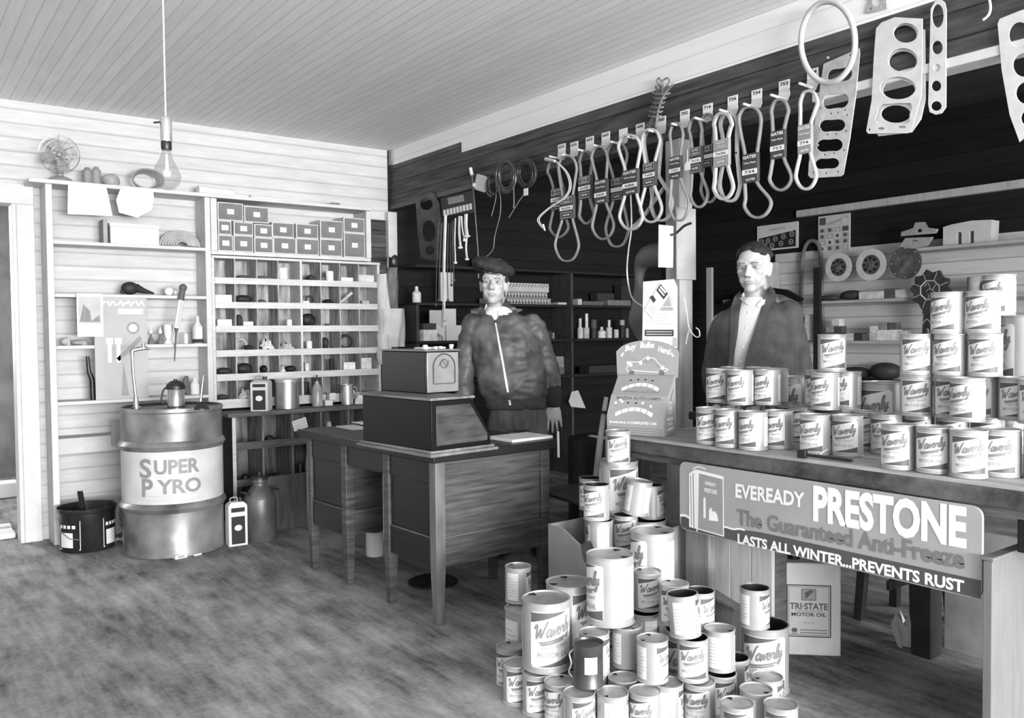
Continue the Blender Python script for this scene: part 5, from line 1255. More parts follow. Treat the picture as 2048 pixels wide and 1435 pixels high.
for u in (.09, .128): p4.disc(u*wd/.27, .062, .0055, 0, 2, 12, ry=.0035)
for u, v in ((.03, .06), (.06, .066), (.16, .063), (.2, .05), (.05, .075)): p4.disc(u*wd/.27, v, .006, 0, 0)
p4.emit(mb, A3, .0006)
p5 = Print(); p5.text('A COMPLETED CAR', wd*.62, .047, .010, 0, 0, width=wd*.52, bold=.03)
for k in range(6): p5.rect(wd*(.05+.05*k), .047, wd*(.085+.05*k), .055-.002*(k % 2), 0, 0)
for k in range(3): p5.rect(.004, .008+.01*k, wd-.004, .0098+.01*k, 0, 1)
p5.emit(mb, flatmap((0, 0, 0), (1, 0, 0), (0, 0, 1)), .0006)
p6 = Print()
for k, s in enumerate(('MAZDA', 'AUTO', 'LAMPS')): p6.text(s, .068, .062-.021*k, .013, 0, 0, width=(.066, .05, .068)[k], bold=.04)
p6.stroke([(.068+.021*cos(a*PI/8), .115+.025*sin(a*PI/8)) for a in range(16)], .003, 0, 0, 1, True)
p6.stroke([(.056, .105), (.066, .125), (.07, .108), (.06, .118)], .0025, 0, 0, 5); p6.stroke([(.072, .12), (.08, .112), (.072, .104), (.08, .122)], .0025, 0, 0, 5)
p6.stroke([(.07, .14), (.1, .19)], .008, 0, 1, 1)
p6.emit(mb, flatmap((wd, 0, 0), (0, 1, 0), (0, 0, 1)), .0006)
mb.build('lettering', [MATS['white'], mat('display_ink', 92, .7, var=0), MATS['matte_black']], t)
# tin snips on the counter
s0, s1 = at(1596, 915, 'Z', ZCN), at(1706, 924, 'Z', ZCN)
t = thing('pliers', 'dark long handled tool lying on the counter before the cans', 'tool', (s0.x, s0.y, ZCN+.0005), math.atan2(s1.y-s0.y, s1.x-s0.x)); l = (s1-s0).length
MB().box(0, .03, -.012, .012, 0, .028).build('jaw', MATS['black'], t, bev=.003)
MB().beam((.025, 0, .012), (l, -.006, .006), .012, .01).build('handle', MATS['black'], t, bev=.002); MB().beam((.07, .004, .016), (l*.5, .03, .034), .008, .008).build('lever', MATS['metal'], t, bev=.002)
q = at(1386, 838, 'Z', ZCN); single(MB().obox((q.x, q.y, ZCN+.02), (.05, .035, .038), Matrix.Rotation(.5, 3, 'Z')), 'metal_gadget', MATS['dark_metal'], 'small dark metal thing on the counter right of the display', 'gadget', bev=.006)
# ================================================================ belts and gaskets on the header
BX_ = XW-.055
def pl(px, py, X=BX_): return at(px, py, 'X', X)
belt_m = mat('belt_rubber', 128, .6, var=.18, scale=14, bump=.1); belt_l = mat('belt_pale', 172, .6, var=.12, scale=14)
tag_m = MATS['paper']
def number_tag(px, py, num, w=15, h=24):
    X = XW-.004; c = pl(px, py, X); t = thing('number_tag', f'white card tag numbered {num} above the hanging belts' if num else 'blank white card tag above the hanging belts', 'tag', (X, c.y, c.z), group='number tags on the header')
    hw = abs(pl(px+w/2, py, X).y-c.y); hh = abs(pl(px, py-h/2, X).z-c.z)
    mb = MB(); mb.prism([(-hw, -hh*.2), (hw, -hh*.2), (hw, hh), (-hw, hh)], (0, 0, 0), (0, -1, 0), (0, 0, 1), .003); mb.build('card', MATS['white'], t)
    mb = MB(); mb.prism([(-hw*.9, -hh*.2), (-hw*1.1, -hh*1.0), (-hw*.2, -hh*1.9), (hw*.6, -hh*1.9), (hw*1.1, -hh*1.0), (hw*.95, -hh*.2)], (-.001, 0, 0), (0, -1, 0), (0, 0, 1), .004); mb.build('clip', MATS['card'], t)
    mb = MB(); mb.cyl((0, 0, -hh*1.5), (-.10, 0, -hh*1.35), .007, .006, 10); mb.build('peg', MATS['light_wood'], t)
    if num:
        pr = Print(); pr.text(num, 0, hh*.35, hh*.42, 0, 0, bold=.03, width=hw*1.5)
        mb = MB(); pr.emit(mb, flatmap((-.0032, 0, 0), (0, -1, 0), (0, 0, 1)), .0005); mb.build('number', MATS['ink'], t)
for px, py, n_ in ((1124, 300, '655'), (1149, 296, '656'), (1180, 286, '650'), (1212, 277, '660'), (1247, 270, ''), (1281, 260, '686'), (1323, 247, '700'), (1370, 234, '702'), (1416, 222, '716'), (1466, 206, '726'), (1514, 194, '734'), (1569, 176, '753'), (1626, 153, '774')):
    number_tag(px, py, n_, 15+(px-1124)*.015, 24+(px-1124)*.014)
def belt(tx, ty, lx, ly, bx, by_, wu, wl, wb, lh, label, num='', gates=True, pale=False, X=BX_, slim=1.0, tone=None):
    """V-belt pinched by a paper sleeve; outline measured in the picture, built in the plane of the pegs"""
    c1, c2 = ly-lh/2, ly+lh/2
    lw = wl/2
    sl = (bx-tx)/max(1, by_-ty)
    pts = [(tx, ty), (tx+wu*.32, ty+5), (tx+wu*.5, ty+22), (tx+wu*.44+(lx-tx)*.3, ty+(c1-ty)*.55), (lx+lw*.95, c1), (lx+lw, ly), (lx+lw*.95, c2),
           (bx+wb*.46, by_-(by_-c2)*.55), (bx+wb*.5, by_-(by_-c2)*.32), (bx+wb*.3, by_-6), (bx, by_), (bx-wb*.3, by_-6), (bx-wb*.5, by_-(by_-c2)*.32), (bx-wb*.46, by_-(by_-c2)*.55),
           (lx-lw*.95, c2), (lx-lw, ly), (lx-lw*.95, c1), (tx-wu*.44+(lx-tx)*.3, ty+(c1-ty)*.55), (tx-wu*.5, ty+22), (tx-wu*.32, ty+5)]
    o = pl(lx, ly, X); P3 = [pl(a, b, X)-o for a, b in pts]
    t = thing('drive_belt', label, 'belt', o, group='drive belts hanging on the header')
    MB().band(catmull(P3, 4, True), .017*slim, .0125*slim, (1, 0, 0)).build('belt', belt_l if pale else belt_m, t, bev=.003)
    if lh > 8:
        hw = abs(pl(lx+lw+2.5, ly, X).y-o.y); hh = abs(pl(lx, c1, X).z-o.z)
        s_ = .06
        mb = MB(); mb.prism([(-hw, -hh-s_*hw*0), (hw, -hh), (hw, hh), (-hw, hh)], (-.0105, 0, 0), (0, -1, 0), (0, 0, 1), -.021); 
        pr = Print()
        mb.build('sleeve', mat('sleeve_dark', tone, .7, var=.1) if tone else MATS['sleeve'], t, bev=.002)
        nz = -hh*.28 if gates else -hh*.06
        if gates: pr.text('GATES', 0, hh*.66, hh*.2, 0, 1, width=hw*1.7, bold=.035); pr.text('Vulco Rope', 0, hh*.3, hh*.13, 0, 1, width=hw*1.6, bold=.02); pr.text('GATES', hw*.1, -hh*.86, hh*.13, 0, 1, width=hw*1.2, bold=.03)
        else:
            pr.frame(-hw*.85, hh*.36, hw*.85, hh*.92, hw*.06, 0, 1); pr.text('GATES', 0, hh*.68, hh*.12, 0, 1, width=hw*1.1, bold=.02); pr.text('VULCO', 0, hh*.46, hh*.12, 0, 1, width=hw*1.1, bold=.02)
            pr.frame(-hw*.8, -hh*.92, hw*.8, -hh*.4, hw*.05, 0, 1); pr.text('GATES', 0, -hh*.72, hh*.14, 0, 1, width=hw*1.0, bold=.03)
        pr.rect(-hw*.98, nz-hh*.17, hw*.98, nz+hh*.19, 0, 0)
        if num: pr.text(num, 0, nz-hh*.08, hh*.18, 2, 1, width=hw*1.3, bold=.02)
        mb = MB(); pr.emit(mb, flatmap((-.0108, 0, 0), (0, -1, 0), (0, 0, 1)), .0005); mb.build('print', [MATS['white'], MATS['sleeve_ink'], MATS['ink']], t)
    return t
mat('sleeve', 62, .7, var=.12); mat('sleeve_ink', 190, .7, var=0); mat('sleeve_mid', 105, .7, var=.1)
belt(1107, 322, 1116, 398, 1118, 474, 24, 20, 36, 44, 'leftmost drive belt on the header, sleeve marked 6x55', '6x55', False, slim=.9)
belt(1135, 312, 1135, 415, 1134, 522, 36, 22, 46, 46, 'long drive belt second from the left, sleeve marked 6x56', '6x56', False, X=BX_-.03, slim=.9)
belt(1172, 302, 1171, 375, 1173, 447, 26, 20, 29, 46, 'third drive belt from the left, sleeve marked 6x58', '6x58', False, slim=.9)
belt(1199, 293, 1203, 383, 1206, 478, 32, 20, 42, 48, 'drive belt with dark sleeve numbered 660', '660', True, slim=.92, X=BX_-.02)
belt(1234, 285, 1236, 378, 1234, 493, 40, 20, 44, 46, 'long drive belt with a blank white sleeve patch', '', False, slim=.92, X=BX_+.024)
belt(1259, 270, 1262, 364, 1262, 459, 44, 25, 45, 50, 'wide drive belt with sleeve numbered 686', '686', True, pale=True, X=BX_-.035)
belt(1302, 258, 1300, 349, 1302, 444, 36, 20, 42, 48, 'pale double drive belt with sleeve marked 7x00', '7x00', False, pale=True, X=BX_-.008)
belt(1305, 259, 1308, 349, 1323, 441, 34, 20, 40, 6, 'bare drive belt hanging behind the one marked 7x00', '', False, pale=True, X=BX_+.015)
belt(1353, 246, 1352, 335, 1358, 441, 26, 18, 38, 44, 'drive belt hanging across the post with a GATES sleeve'.replace('GATES', 'dark'), '702', True, slim=.9, X=BX_-.01)
belt(1391, 237, 1393, 320, 1398, 414, 26, 19, 34, 52, 'drive belt right of the post, sleeve marked 7x16', '7x16', False, slim=.95)
belt(1416, 228, 1416, 312, 1418, 404, 28, 20, 32, 44, 'drive belt behind the ones marked 7x16 and 7x26', '', False, slim=.9, X=BX_+.03)
belt(1446, 226, 1444, 306, 1447, 398, 36, 26, 38, 54, 'pale double drive belt with sleeve marked 7x26', '7x26', False, pale=True, X=BX_-.02, tone=135)
belt(1458, 226, 1462, 306, 1460, 402, 34, 26, 40, 6, 'bare pale drive belt hanging behind the one marked 7x26', '', False, pale=True, X=BX_+.01)
belt(1500, 214, 1502, 336, 1515, 435, 44, 26, 52, 58, 'large drive belt with dark sleeve numbered 734', '734', True)
belt(1560, 199, 1557, 289, 1561, 380, 34, 24, 43, 56, 'drive belt with sleeve numbered 753', '753', True)
belt(1618, 182, 1611, 278, 1612, 378, 34, 22, 40, 58, 'rightmost drive belt with worn grey sleeve numbered 774', '774', True, pale=True, tone=120)
# diagonal strap behind the belts
mb = MB(); mb.band(catmull([pl(1330, 372, BX_+.03), pl(1310, 400, BX_+.03), pl(1285, 435, BX_+.03), pl(1258, 460, BX_+.03)], 5), .02, .01, (1, 0, 0), False)
single(mb, 'belt_strap', belt_l, 'loose flat strap running slantwise behind the belts left of the post', 'strap')
# the big hoop belt and rope hank
mb = MB(); mb.tube([pl(1656+54*cos(i*PI/24), 84+81*sin(i*PI/24), BX_-.03) for i in range(48)], .0125, 10, True)
single(mb, 'hoop_belt', belt_l, 'large round hose ring hanging above the rightmost belt', 'hose ring')
t = thing('rope_hank', 'knotted hank of rope hanging on the header above the post', 'rope', pl(1318, 215, XW-.04)); o0 = t.location.copy(); rm = mat('rope', 120, .9, var=.35, scale=60, bump=.5)
mb = MB()
for k in range(7):
    f = (k-3)*3.2; ph = k*1.3
    mb.tube(catmull([pl(1326+f*1.5+6*sin(ph), 168+4*cos(ph), XW-.03-.006*k)-o0, pl(1322+f*.8, 188, XW-.03-.006*k)-o0, pl(1313+f*.55, 215, XW-.03-.006*k)-o0, pl(1307+f*.7+3*cos(ph), 238, XW-.03-.006*k)-o0, pl(1302+f*1.0, 252+3*sin(ph), XW-.03-.006*k)-o0], 5), .006, 6)
mb.build('strands', rm, t)
mb = MB()
for k in range(6):
    cy = 186+k*9; cx = 1322-(k*9)*.27
    mb.tube([pl(cx+14*cos(a*PI/6)*(.9 if k else 1.3), cy+2.5*sin(a*PI/6), XW-.045-.028*sin(a*PI/6))-o0 for a in range(12)], .0045, 5, True)
for s in (-1, 1): mb.tube(catmull([pl(1326, 180, XW-.04)-o0, pl(1326+s*12, 165, XW-.04)-o0, pl(1326+s*9, 156, XW-.04)-o0, pl(1324+s*2, 162, XW-.04)-o0, pl(1326, 180, XW-.04)-o0], 5), .005, 6)
mb.build('wrapping', rm, t)
def plate(name, label, cat, outline, holes, X, m, th=.003, group=None, seg=3, closed_smooth=True):
    """sheet-metal gasket: outline and holes measured in the picture, cut as one plate in the plane X"""
    o = pl(*outline[0], X); cu = bpy.data.curves.new('g', 'CURVE'); cu.dimensions = '2D'; cu.fill_mode = 'BOTH'; cu.extrude = th/2; cu.bevel_depth = .0009; cu.bevel_resolution = 1
    for j, loop in enumerate([outline]+holes):
        P = [pl(a, b, X)-o for a, b in loop]; P = [(-p.y, p.z) for p in P]
        sp = cu.splines.new('POLY'); sp.points.add(len(P)-1); sp.use_cyclic_u = True
        for q, (a, b) in zip(sp.points, P): q.co = (a, b, 0, 1)
    tmp = bpy.data.objects.new('g', cu); COL.objects.link(tmp)
    me = bpy.data.meshes.new_from_object(tmp.evaluated_get(bpy.context.evaluated_depsgraph_get())); bpy.data.objects.remove(tmp); bpy.data.curves.remove(cu)
    me.transform(Matrix(((0, 0, -1, 0), (-1, 0, 0, 0), (0, 1, 0, 0), (0, 0, 0, 1)))); me.materials.clear(); me.materials.append(m)
    ob = bpy.data.objects.new(name, me); COL.objects.link(ob); ob.location = o
    return tag(ob, label, cat, group)
def bean(x0, y0, x1, y1, sk=0):
    w, h = (x1-x0)/2, (y1-y0)/2; cx, cy = (x0+x1)/2, (y0+y1)/2; L = []
    for i in range(28):
        a = 2*PI*i/28; r = 1-.22*abs(sin(a))**6*1.3
        L.append((cx+w*cos(a), cy+h*sin(a)*r+sk*cos(a)*w))
    return L
def ell(cx, cy, rx, ry, n=20): return [(cx+rx*cos(2*PI*i/n), cy+ry*sin(2*PI*i/n)) for i in range(n)]
gm = mat('gasket_metal', 196, .4, .5, var=.15, scale=25); gm2 = mat('gasket_pale', 205, .5, .3, var=.08, scale=20)
dots = [ell(x, y, 2.2, 2.4, 8) for x, y in ((1641, 216), (1640, 258), (1635, 290), (1628, 322), (1662, 227), (1676, 225), (1690, 220), (1655, 269), (1672, 268), (1650, 309), (1668, 306), (1692, 262), (1688, 300), (1627, 345), (1652, 346), (1676, 343), (1694, 230), (1700, 110), (1712, 104), (1656, 115))]
plate('head_gasket', 'pierced metal head gasket with bean holes beside the rightmost belt', 'gasket', [(1648, 128), (1719, 97), (1720, 105), (1712, 190), (1700, 275), (1687, 348), (1682, 352), (1622, 356), (1617, 350), (1618, 330), (1627, 262), (1634, 215), (1640, 180)],
      [bean(1646, 182, 1698, 222, -.1), bean(1639, 235, 1691, 267, -.05), bean(1633, 274, 1686, 307, -.05), bean(1630, 313, 1679, 341, -.05), bean(1655, 132, 1705, 168, -.15)]+dots, XW-.02, gm)
plate('head_gasket', 'pale head gasket hanging at the front of the overlapping pair', 'gasket', [(1751, 79), (1753, 57), (1764, 45), (1790, 35), (1845, 38), (1845, 120), (1843, 190), (1834, 225), (1822, 263), (1816, 266), (1737, 267), (1733, 262), (1744, 200), (1748, 120)],
      [ell(1812, 66, 25, 20), ell(1806, 120, 30, 24), ell(1796, 176, 36, 23), [(1756, 216), (1766, 208), (1800, 206), (1822, 206), (1825, 214), (1820, 228), (1820, 244), (1812, 248), (1770, 249), (1757, 247), (1750, 238), (1754, 230)], ell(1739, 259, 2.5, 2.5, 8), ell(1762, 257, 8, 3, 10), ell(1804, 254, 9, 3, 10)], XW-.025, gm2)
plate('head_gasket', 'pale head gasket peeping out behind the overlapping pair', 'gasket', [(1770, 60), (1800, 42), (1850, 60), (1851, 200), (1842, 238), (1824, 264), (1758, 272), (1750, 262), (1760, 160)],
      [ell(1810, 70, 24, 20), ell(1806, 124, 28, 22), ell(1798, 180, 33, 20), ell(1792, 228, 30, 18)], XW-.012, gm2)
plate('long_gasket', 'long narrow gasket with round holes hanging right of the pair', 'gasket', [(1862, 18), (1870, 4), (1880, -2), (1890, 6), (1893, 20), (1892, 214), (1884, 226), (1872, 229), (1860, 224), (1857, 208), (1860, 110)],
      [ell(1876, 32, 12, 24), ell(1875, 95, 11, 14), ell(1874, 135, 7, 8), ell(1873, 172, 10, 11), ell(1873, 212, 11, 10)], XW-.02, gm2)
plate('edge_gasket', 'large pale gasket cut by the right picture edge', 'gasket', [(1996, 48), (2000, 38), (2040, 22), (2078, 10), (2088, 240), (2040, 284), (2020, 230), (2004, 140)], [ell(2040, 70, 22, 26), ell(2048, 130, 22, 24), ell(2052, 186, 20, 22), ell(2056, 236, 14, 16)], XW-.02, gm2)
plate('small_gasket', 'small gasket sketched high on the white header board', 'gasket', [(1732, 27), (1742, -12), (1770, -20), (1774, 18)], [ell(1754, 4, 9, 10), ell(1741, 19, 4, 4, 10), ell(1766, 13, 4, 4, 10)], XW-.008, mat('gasket_grey', 150, .6, var=.1))
mb = MB(); mb.tube(catmull([pl(1978, -5, XW-.03), pl(1981, 15, XW-.03), pl(1977, 30, XW-.03), pl(1966, 40, XW-.03)], 5), .005, 8)
single(mb, 'wire_hook', gm2, 'bent pale wire hook high at the right edge of the header', 'hook')
plate('dark_gasket', 'dark gasket hanging on the header left of the wire card', 'gasket', [(832, 408), (840, 392), (858, 384), (868, 386), (878, 405), (882, 440), (880, 516), (870, 522), (842, 516), (836, 470)], [ell(853, 408, 13, 12), ell(858, 462, 14, 22), ell(860, 500, 10, 10)], XW-.02, mat('gasket_dark', 75, .5, .4, var=.4, scale=14))
# coils of wire on the header
def coil(px, py, rx, ry, n, label, seed, X=XW-.05, r=.0035, tails=()):
    o0 = pl(px, py, X); t = thing('wire_coil', label, 'coil', o0); random.seed(seed); mb = MB()
    for k in range(n):
        fx, fy = random.uniform(.72, 1.05), random.uniform(.8, 1.05); ox, oy = random.uniform(-.22, .22)*rx, random.uniform(-.12, .12)*ry
        mb.tube([pl(px+ox+rx*fx*cos(i*PI/12), py+oy+ry*fy*sin(i*PI/12), X-.02+.04*k/n)-o0 for i in range(24)], r, 5, True)
    mb.build('windings', mat('wire_dark', 78, .35, .3, var=.4, scale=30), t)
    if tails:
        mb = MB()
        for tl in tails: mb.tube(catmull([pl(a, b, X)-o0 for a, b in tl], 6), .0032, 6)
        mb.build('tail', mat('wire_grey', 140, .4, .3, var=.2), t)
coil(986, 368, 13, 22, 6, 'small dark wire coil at the left with two long tails', 1, X=XW-.04, tails=([(990, 352), (993, 372), (991, 400), (983, 432)], [(994, 365), (1001, 395), (1000, 430), (990, 470), (985, 500), (964, 520)], [(978, 352), (971, 368), (974, 385), (982, 393)]))
coil(1013, 354, 17, 29, 14, 'middle dark wire coil on the header', 2, X=XW-.12, tails=([(1020, 330), (1026, 360), (1028, 400), (1027, 416)],))
coil(1051, 346, 19, 27, 16, 'right dark wire coil with a small white tag', 3, X=XW-.04, tails=([(1070, 345), (1062, 365), (1050, 385), (1035, 407), (1018, 435)],))
p = pl(1052, 383, XW-.055); single(MB().box(p.x-.003, p.x, p.y-.022, p.y+.022, p.z-.025, p.z+.02), 'paper_tag', MATS['white'], 'small white tag on the right wire coil', 'tag')
# porcelain insulator with wire
t = thing('wall_wire', 'thin wire dropping from a white porcelain knob on the header', 'wire', pl(942, 342, XW-.02)); o0 = t.location.copy()
MB().cyl(pl(941, 336, XW-.02)-o0, pl(944, 350, XW-.02)-o0, .012, .012, 12).build('insulator', MATS['white'], t)
MB().tube([pl(944, 350, XW-.02)-o0, pl(950, 420, XW-.02)-o0, pl(956, 500, XW-.02)-o0, pl(957, 556, XW-.02)-o0], .004, 6).build('wire', MATS['wire_grey'], t)
MB().sphere(pl(949, 370, XW-.03)-o0, .016, .016, .016, 10, 6).build('insulator', MATS['white'], t)
c = pl(962, 366, XW-.02); single(MB().obox(c, (.02, .13, .11), Matrix.Rotation(.3, 3, 'X')), 'junction_block', MATS['card'], 'pale square block on the header beside the porcelain knob', 'block', bev=.01)
# battery cable card with straps
o0 = pl(886, 432, XW-.06); tr = pl(947, 382, XW-.06); t = thing('cable_card', 'dark card of hanging battery straps and cables on the header', 'display card', o0)
wd = o0.y-tr.y; yv = lambda px, py: pl(px, py, XW-.06)-o0
Q = [yv(886, 432), yv(948, 425), yv(943, 381), yv(881, 397)]
mb = MB(); mb.add([q for q in Q]+[q+Vector((.006, 0, 0)) for q in Q], [(0, 1, 2, 3), (7, 6, 5, 4), (0, 4, 5, 1), (1, 5, 6, 2), (2, 6, 7, 3), (3, 7, 4, 0)]); mb.build('card', mat('card_black', 42, .6, var=.2), t)
e_ = Vector((-.0012, 0, 0)); mb = MB()
def quad(a, b, c, d, m, off=1): mb.add([yv(*a)+e_*off, yv(*b)+e_*off, yv(*c)+e_*off, yv(*d)+e_*off], [(0, 1, 2, 3)], m)
quad((897, 409), (929, 402), (927, 389), (895, 396), 0)
for k in range(9): quad((887.5+k*6.5, 432-k*1.6), (892.5+k*6.5, 431-k*1.6), (891.5+k*6.5, 419-k*1.6), (886.5+k*6.5, 420-k*1.6), 1)
mb.build('print', [mat('card_text', 135, .7, var=.35, scale=60), MATS['white']], t)
t2 = [(878, 442, 872, 610, 2, 90), (884, 445, 878, 600, 2.5, 100), (891, 430, 888, 640, 6, 225), (897, 446, 896, 600, 2, 80), (902, 446, 903, 570, 2, 70), (906, 440, 908, 560, 2, 90), (911, 436, 911, 525, 3, 225), (919, 432, 921, 495, 5, 215), (923, 432, 929, 480, 3, 215), (932, 428, 934, 472, 7, 205), (933, 475, 934, 518, 4, 215)]
for i, (x0, y0, x1, y1, w_, g) in enumerate(t2):
    a, b = pl(x0, y0, XW-.07-.004*(i % 3)), pl(x1, y1, XW-.07-.004*(i % 3)); mid = pl((x0+x1)/2-1.5, (y0+y1)/2, XW-.07-.004*(i % 3))
    wdm = w_*.0035
    mb = MB(); mb.band(catmull([a, mid, b], 6), wdm, wdm*.5, (0, 1, 0), False); mb.sphere(b, wdm*.8+.005, wdm*.8+.005, .01, 8, 6)
    o0b = a
    single(mb, 'battery_cable', mat(f'strap_{g}', g, .5, var=.15), ('pale' if g > 150 else 'dark')+f' battery cable hanging below the card, {ORD[i] if i < 8 else ("ninth", "tenth", "eleventh")[i-8]} from the left', 'cable', 'battery cables under the card')
# loops of pale wire at the first belts
o0 = pl(1095, 318, BX_-.05); mb = MB()
for dx in (0, 3): mb.tube(catmull([pl(1112, 322, BX_-.05), pl(1132+dx, 345, BX_-.05), pl(1139+dx, 372, BX_-.05), pl(1128+dx, 395, BX_-.05), pl(1098+dx, 415, BX_-.05), pl(1076+dx, 436, BX_-.05), pl(1080+dx, 450, BX_-.05), pl(1089, 459, BX_-.05)], 6), .0032, 6)
mb.cyl(pl(1092, 318, BX_-.02), pl(1110, 322, BX_-.05), .012, .008); mb.cyl(pl(1086, 449, BX_-.05), pl(1090, 461, BX_-.05), .007, .004)
single(mb, 'ignition_wire', MATS['paper'], 'pair of thin white wires looping beside the leftmost belts', 'wire')
mb = MB(); mb.tube(catmull([pl(1261, 385, BX_-.0), pl(1263, 430, BX_), pl(1262, 465, BX_), pl(1257, 500, BX_), pl(1254, 540, BX_), pl(1258, 575, BX_), pl(1266, 598, BX_), pl(1285, 612, BX_)], 6), .0042, 6)
single(mb, 'lamp_cord', MATS['paper'], 'white twisted cord hanging from the belts to the post calendar', 'cord')
p = pl(1375, 328, BX_-.02); t = thing('price_tag', 'tiny white house shaped tag on a string right of the post', 'tag', p)
mb = MB(); mb.prism([(-.018, -.03), (.018, -.03), (.018, 0), (.0, .016), (-.018, 0)], (0, 0, 0), (0, -1, 0), (0, 0, 1), .002); mb.build('card', MATS['paper'], t); MB().cyl((0, 0, .014), (0, 0, .07), .0015, .0015, 5).build('string', MATS['paper'], t)
mb = MB(); mb.tube(catmull([pl(1327, 470, XW-.0), pl(1340, 470, XW-.06), pl(1352, 466, XW-.08), pl(1368, 452, XW-.08), pl(1382, 446, XW-.08)], 5), [.012]*4+[.007]*17, 8)
single(mb, 'iron_hook', MATS['dark_metal'], 'dark forged iron hook fixed on the post above the calendar', 'hook')

# ================================================================ post with papers
t = thing('wood_post', 'pale square wooden post holding up the header behind the counter', 'post', (3.415, 3.1, 0))
MB().box(-.05, .05, -.05, .05, 0, 2.3045).build('post', mat('post_pale', 158, .75, var=.2, scale=5, stretch=(6, 6, .8)), t, bev=.004)
Xp = 3.358
def post_sheet(name, label, pts, m, cat, X=0, prints=None):
    X = 3.046-X; pl = lambda a, b, y: at(a, b, 'Y', y)
    o = pl(*pts[0], X); t = thing(name, label, cat, o)
    mb = MB(); mb.prism([((pl(a, b, X)-o).x, (pl(a, b, X)-o).z) for a, b in pts], (0, 0, 0), (1, 0, 0), (0, 0, 1), -.003); mb.build('sheet', m, t)
    if prints:
        mb = MB()
        for poly, mi, la in prints: mb.add([pl(a, b, X)-o+Vector((0, -.0008*(la+1), 0)) for a, b in poly], [tuple(range(len(poly)))], mi)
        mb.build('print', [MATS['ink'], MATS['ink_light'], MATS['white'], MATS['card_grey']], t)
    return t
post_sheet('notice_card', 'narrow white card nailed on the post under the belts', [(1317, 534), (1346, 535), (1347, 452), (1318, 449)], MATS['paper'], 'card', prints=[([(1319, 456), (1345, 458), (1345, 455), (1319, 453)], 1, 0)])
q0, q1_ = at(1346, 558, 'Y', 3.045), at(1389, 418, 'Y', 3.045)
tt = thing('notice_board', 'pale blank board fixed at the right side of the post', 'board', (q0.x, 3.041, q0.z)); MB().box(.02, q1_.x-q0.x, -.006, .004, 0, q1_.z-q0.z).build('board', MATS['card_grey'], tt, bev=.002)
hl = lambda y, x0, x1, h, m, la=0: ([(x0, y+h), (x1, y+h), (x1, y), (x0, y)], m, la)
cal = [hl(565, 1290, 1345, 48, 1), ([(1296, 612), (1318, 572), (1336, 580), (1342, 612)], 3, 1), hl(614, 1288, 1346, 7, 3)]+[hl(628+6*k, 1290, 1340-(k % 3)*6, 2, 1) for k in range(4)]+[hl(659, 1289, 1347, 13, 0), hl(662, 1292, 1344, 2, 1, 1), hl(667, 1292, 1344, 2, 1, 1), hl(675, 1288, 1296, 17, 1), hl(675, 1345, 1353, 17, 1)]
post_sheet('post_calendar', 'large white wall calendar fixed on the post above the bulb display', [(1285, 694), (1355, 696), (1355, 575), (1348, 558), (1287, 563)], MATS['paper'], 'calendar', X=.0, prints=cal)
post_sheet('pamphlet', 'printed pamphlet pinned aslant over the post calendar', [(1289, 620), (1307, 638), (1340, 587), (1321, 563)], MATS['white'], 'pamphlet', X=.008,
           prints=[([(1312, 580), (1327, 599), (1336, 587), (1321, 567)], 0, 0), ([(1316, 579), (1327, 592), (1329, 590), (1318, 576)], 2, 1), ([(1319, 574), (1330, 587), (1332, 584), (1321, 571)], 2, 1), ([(1300, 594), (1306, 590), (1312, 600), (1306, 606)], 0, 0), ([(1293, 617), (1304, 630), (1312, 618), (1301, 606)], 1, 0)])
mb = MB(); mb.tube(catmull([pl(1369, 595, Xp), pl(1374, 625, Xp-.02), pl(1378, 655, Xp-.02), pl(1390, 672, Xp-.02), pl(1399, 672, Xp-.02), pl(1398, 660, Xp-.02), pl(1392, 655, Xp-.02)], 5), .003, 6)
mb.tube(catmull([pl(1378, 660, Xp-.02), pl(1374, 675, Xp-.02), pl(1372, 688, Xp-.02)], 4), .003, 6)
single(mb, 'coat_hanger', MATS['paper'], 'white wire hanger hooked at the right side of the post', 'hanger')
# hanging folded inner tube left of the post
t = thing('inner_tube', 'grey folded rubber inner tube hanging left of the post', 'inner tube', at(1293, 560, 'X', 3.47)); o0 = t.location.copy()
P_ = lambda a, b, X=3.47: at(a, b, 'X', X)-o0
mb = MB(); mb.tube(catmull([P_(1350, 505), P_(1300, 512), P_(1281, 535), P_(1278, 580), P_(1282, 620), P_(1278, 650), P_(1284, 676), P_(1300, 690), P_(1318, 680)], 6), [.045+.02*sin(i*.3) for i in range(49)], 14)
mb.build('tube', mat('tube_grey', 105, .5, var=.25, scale=6), t)

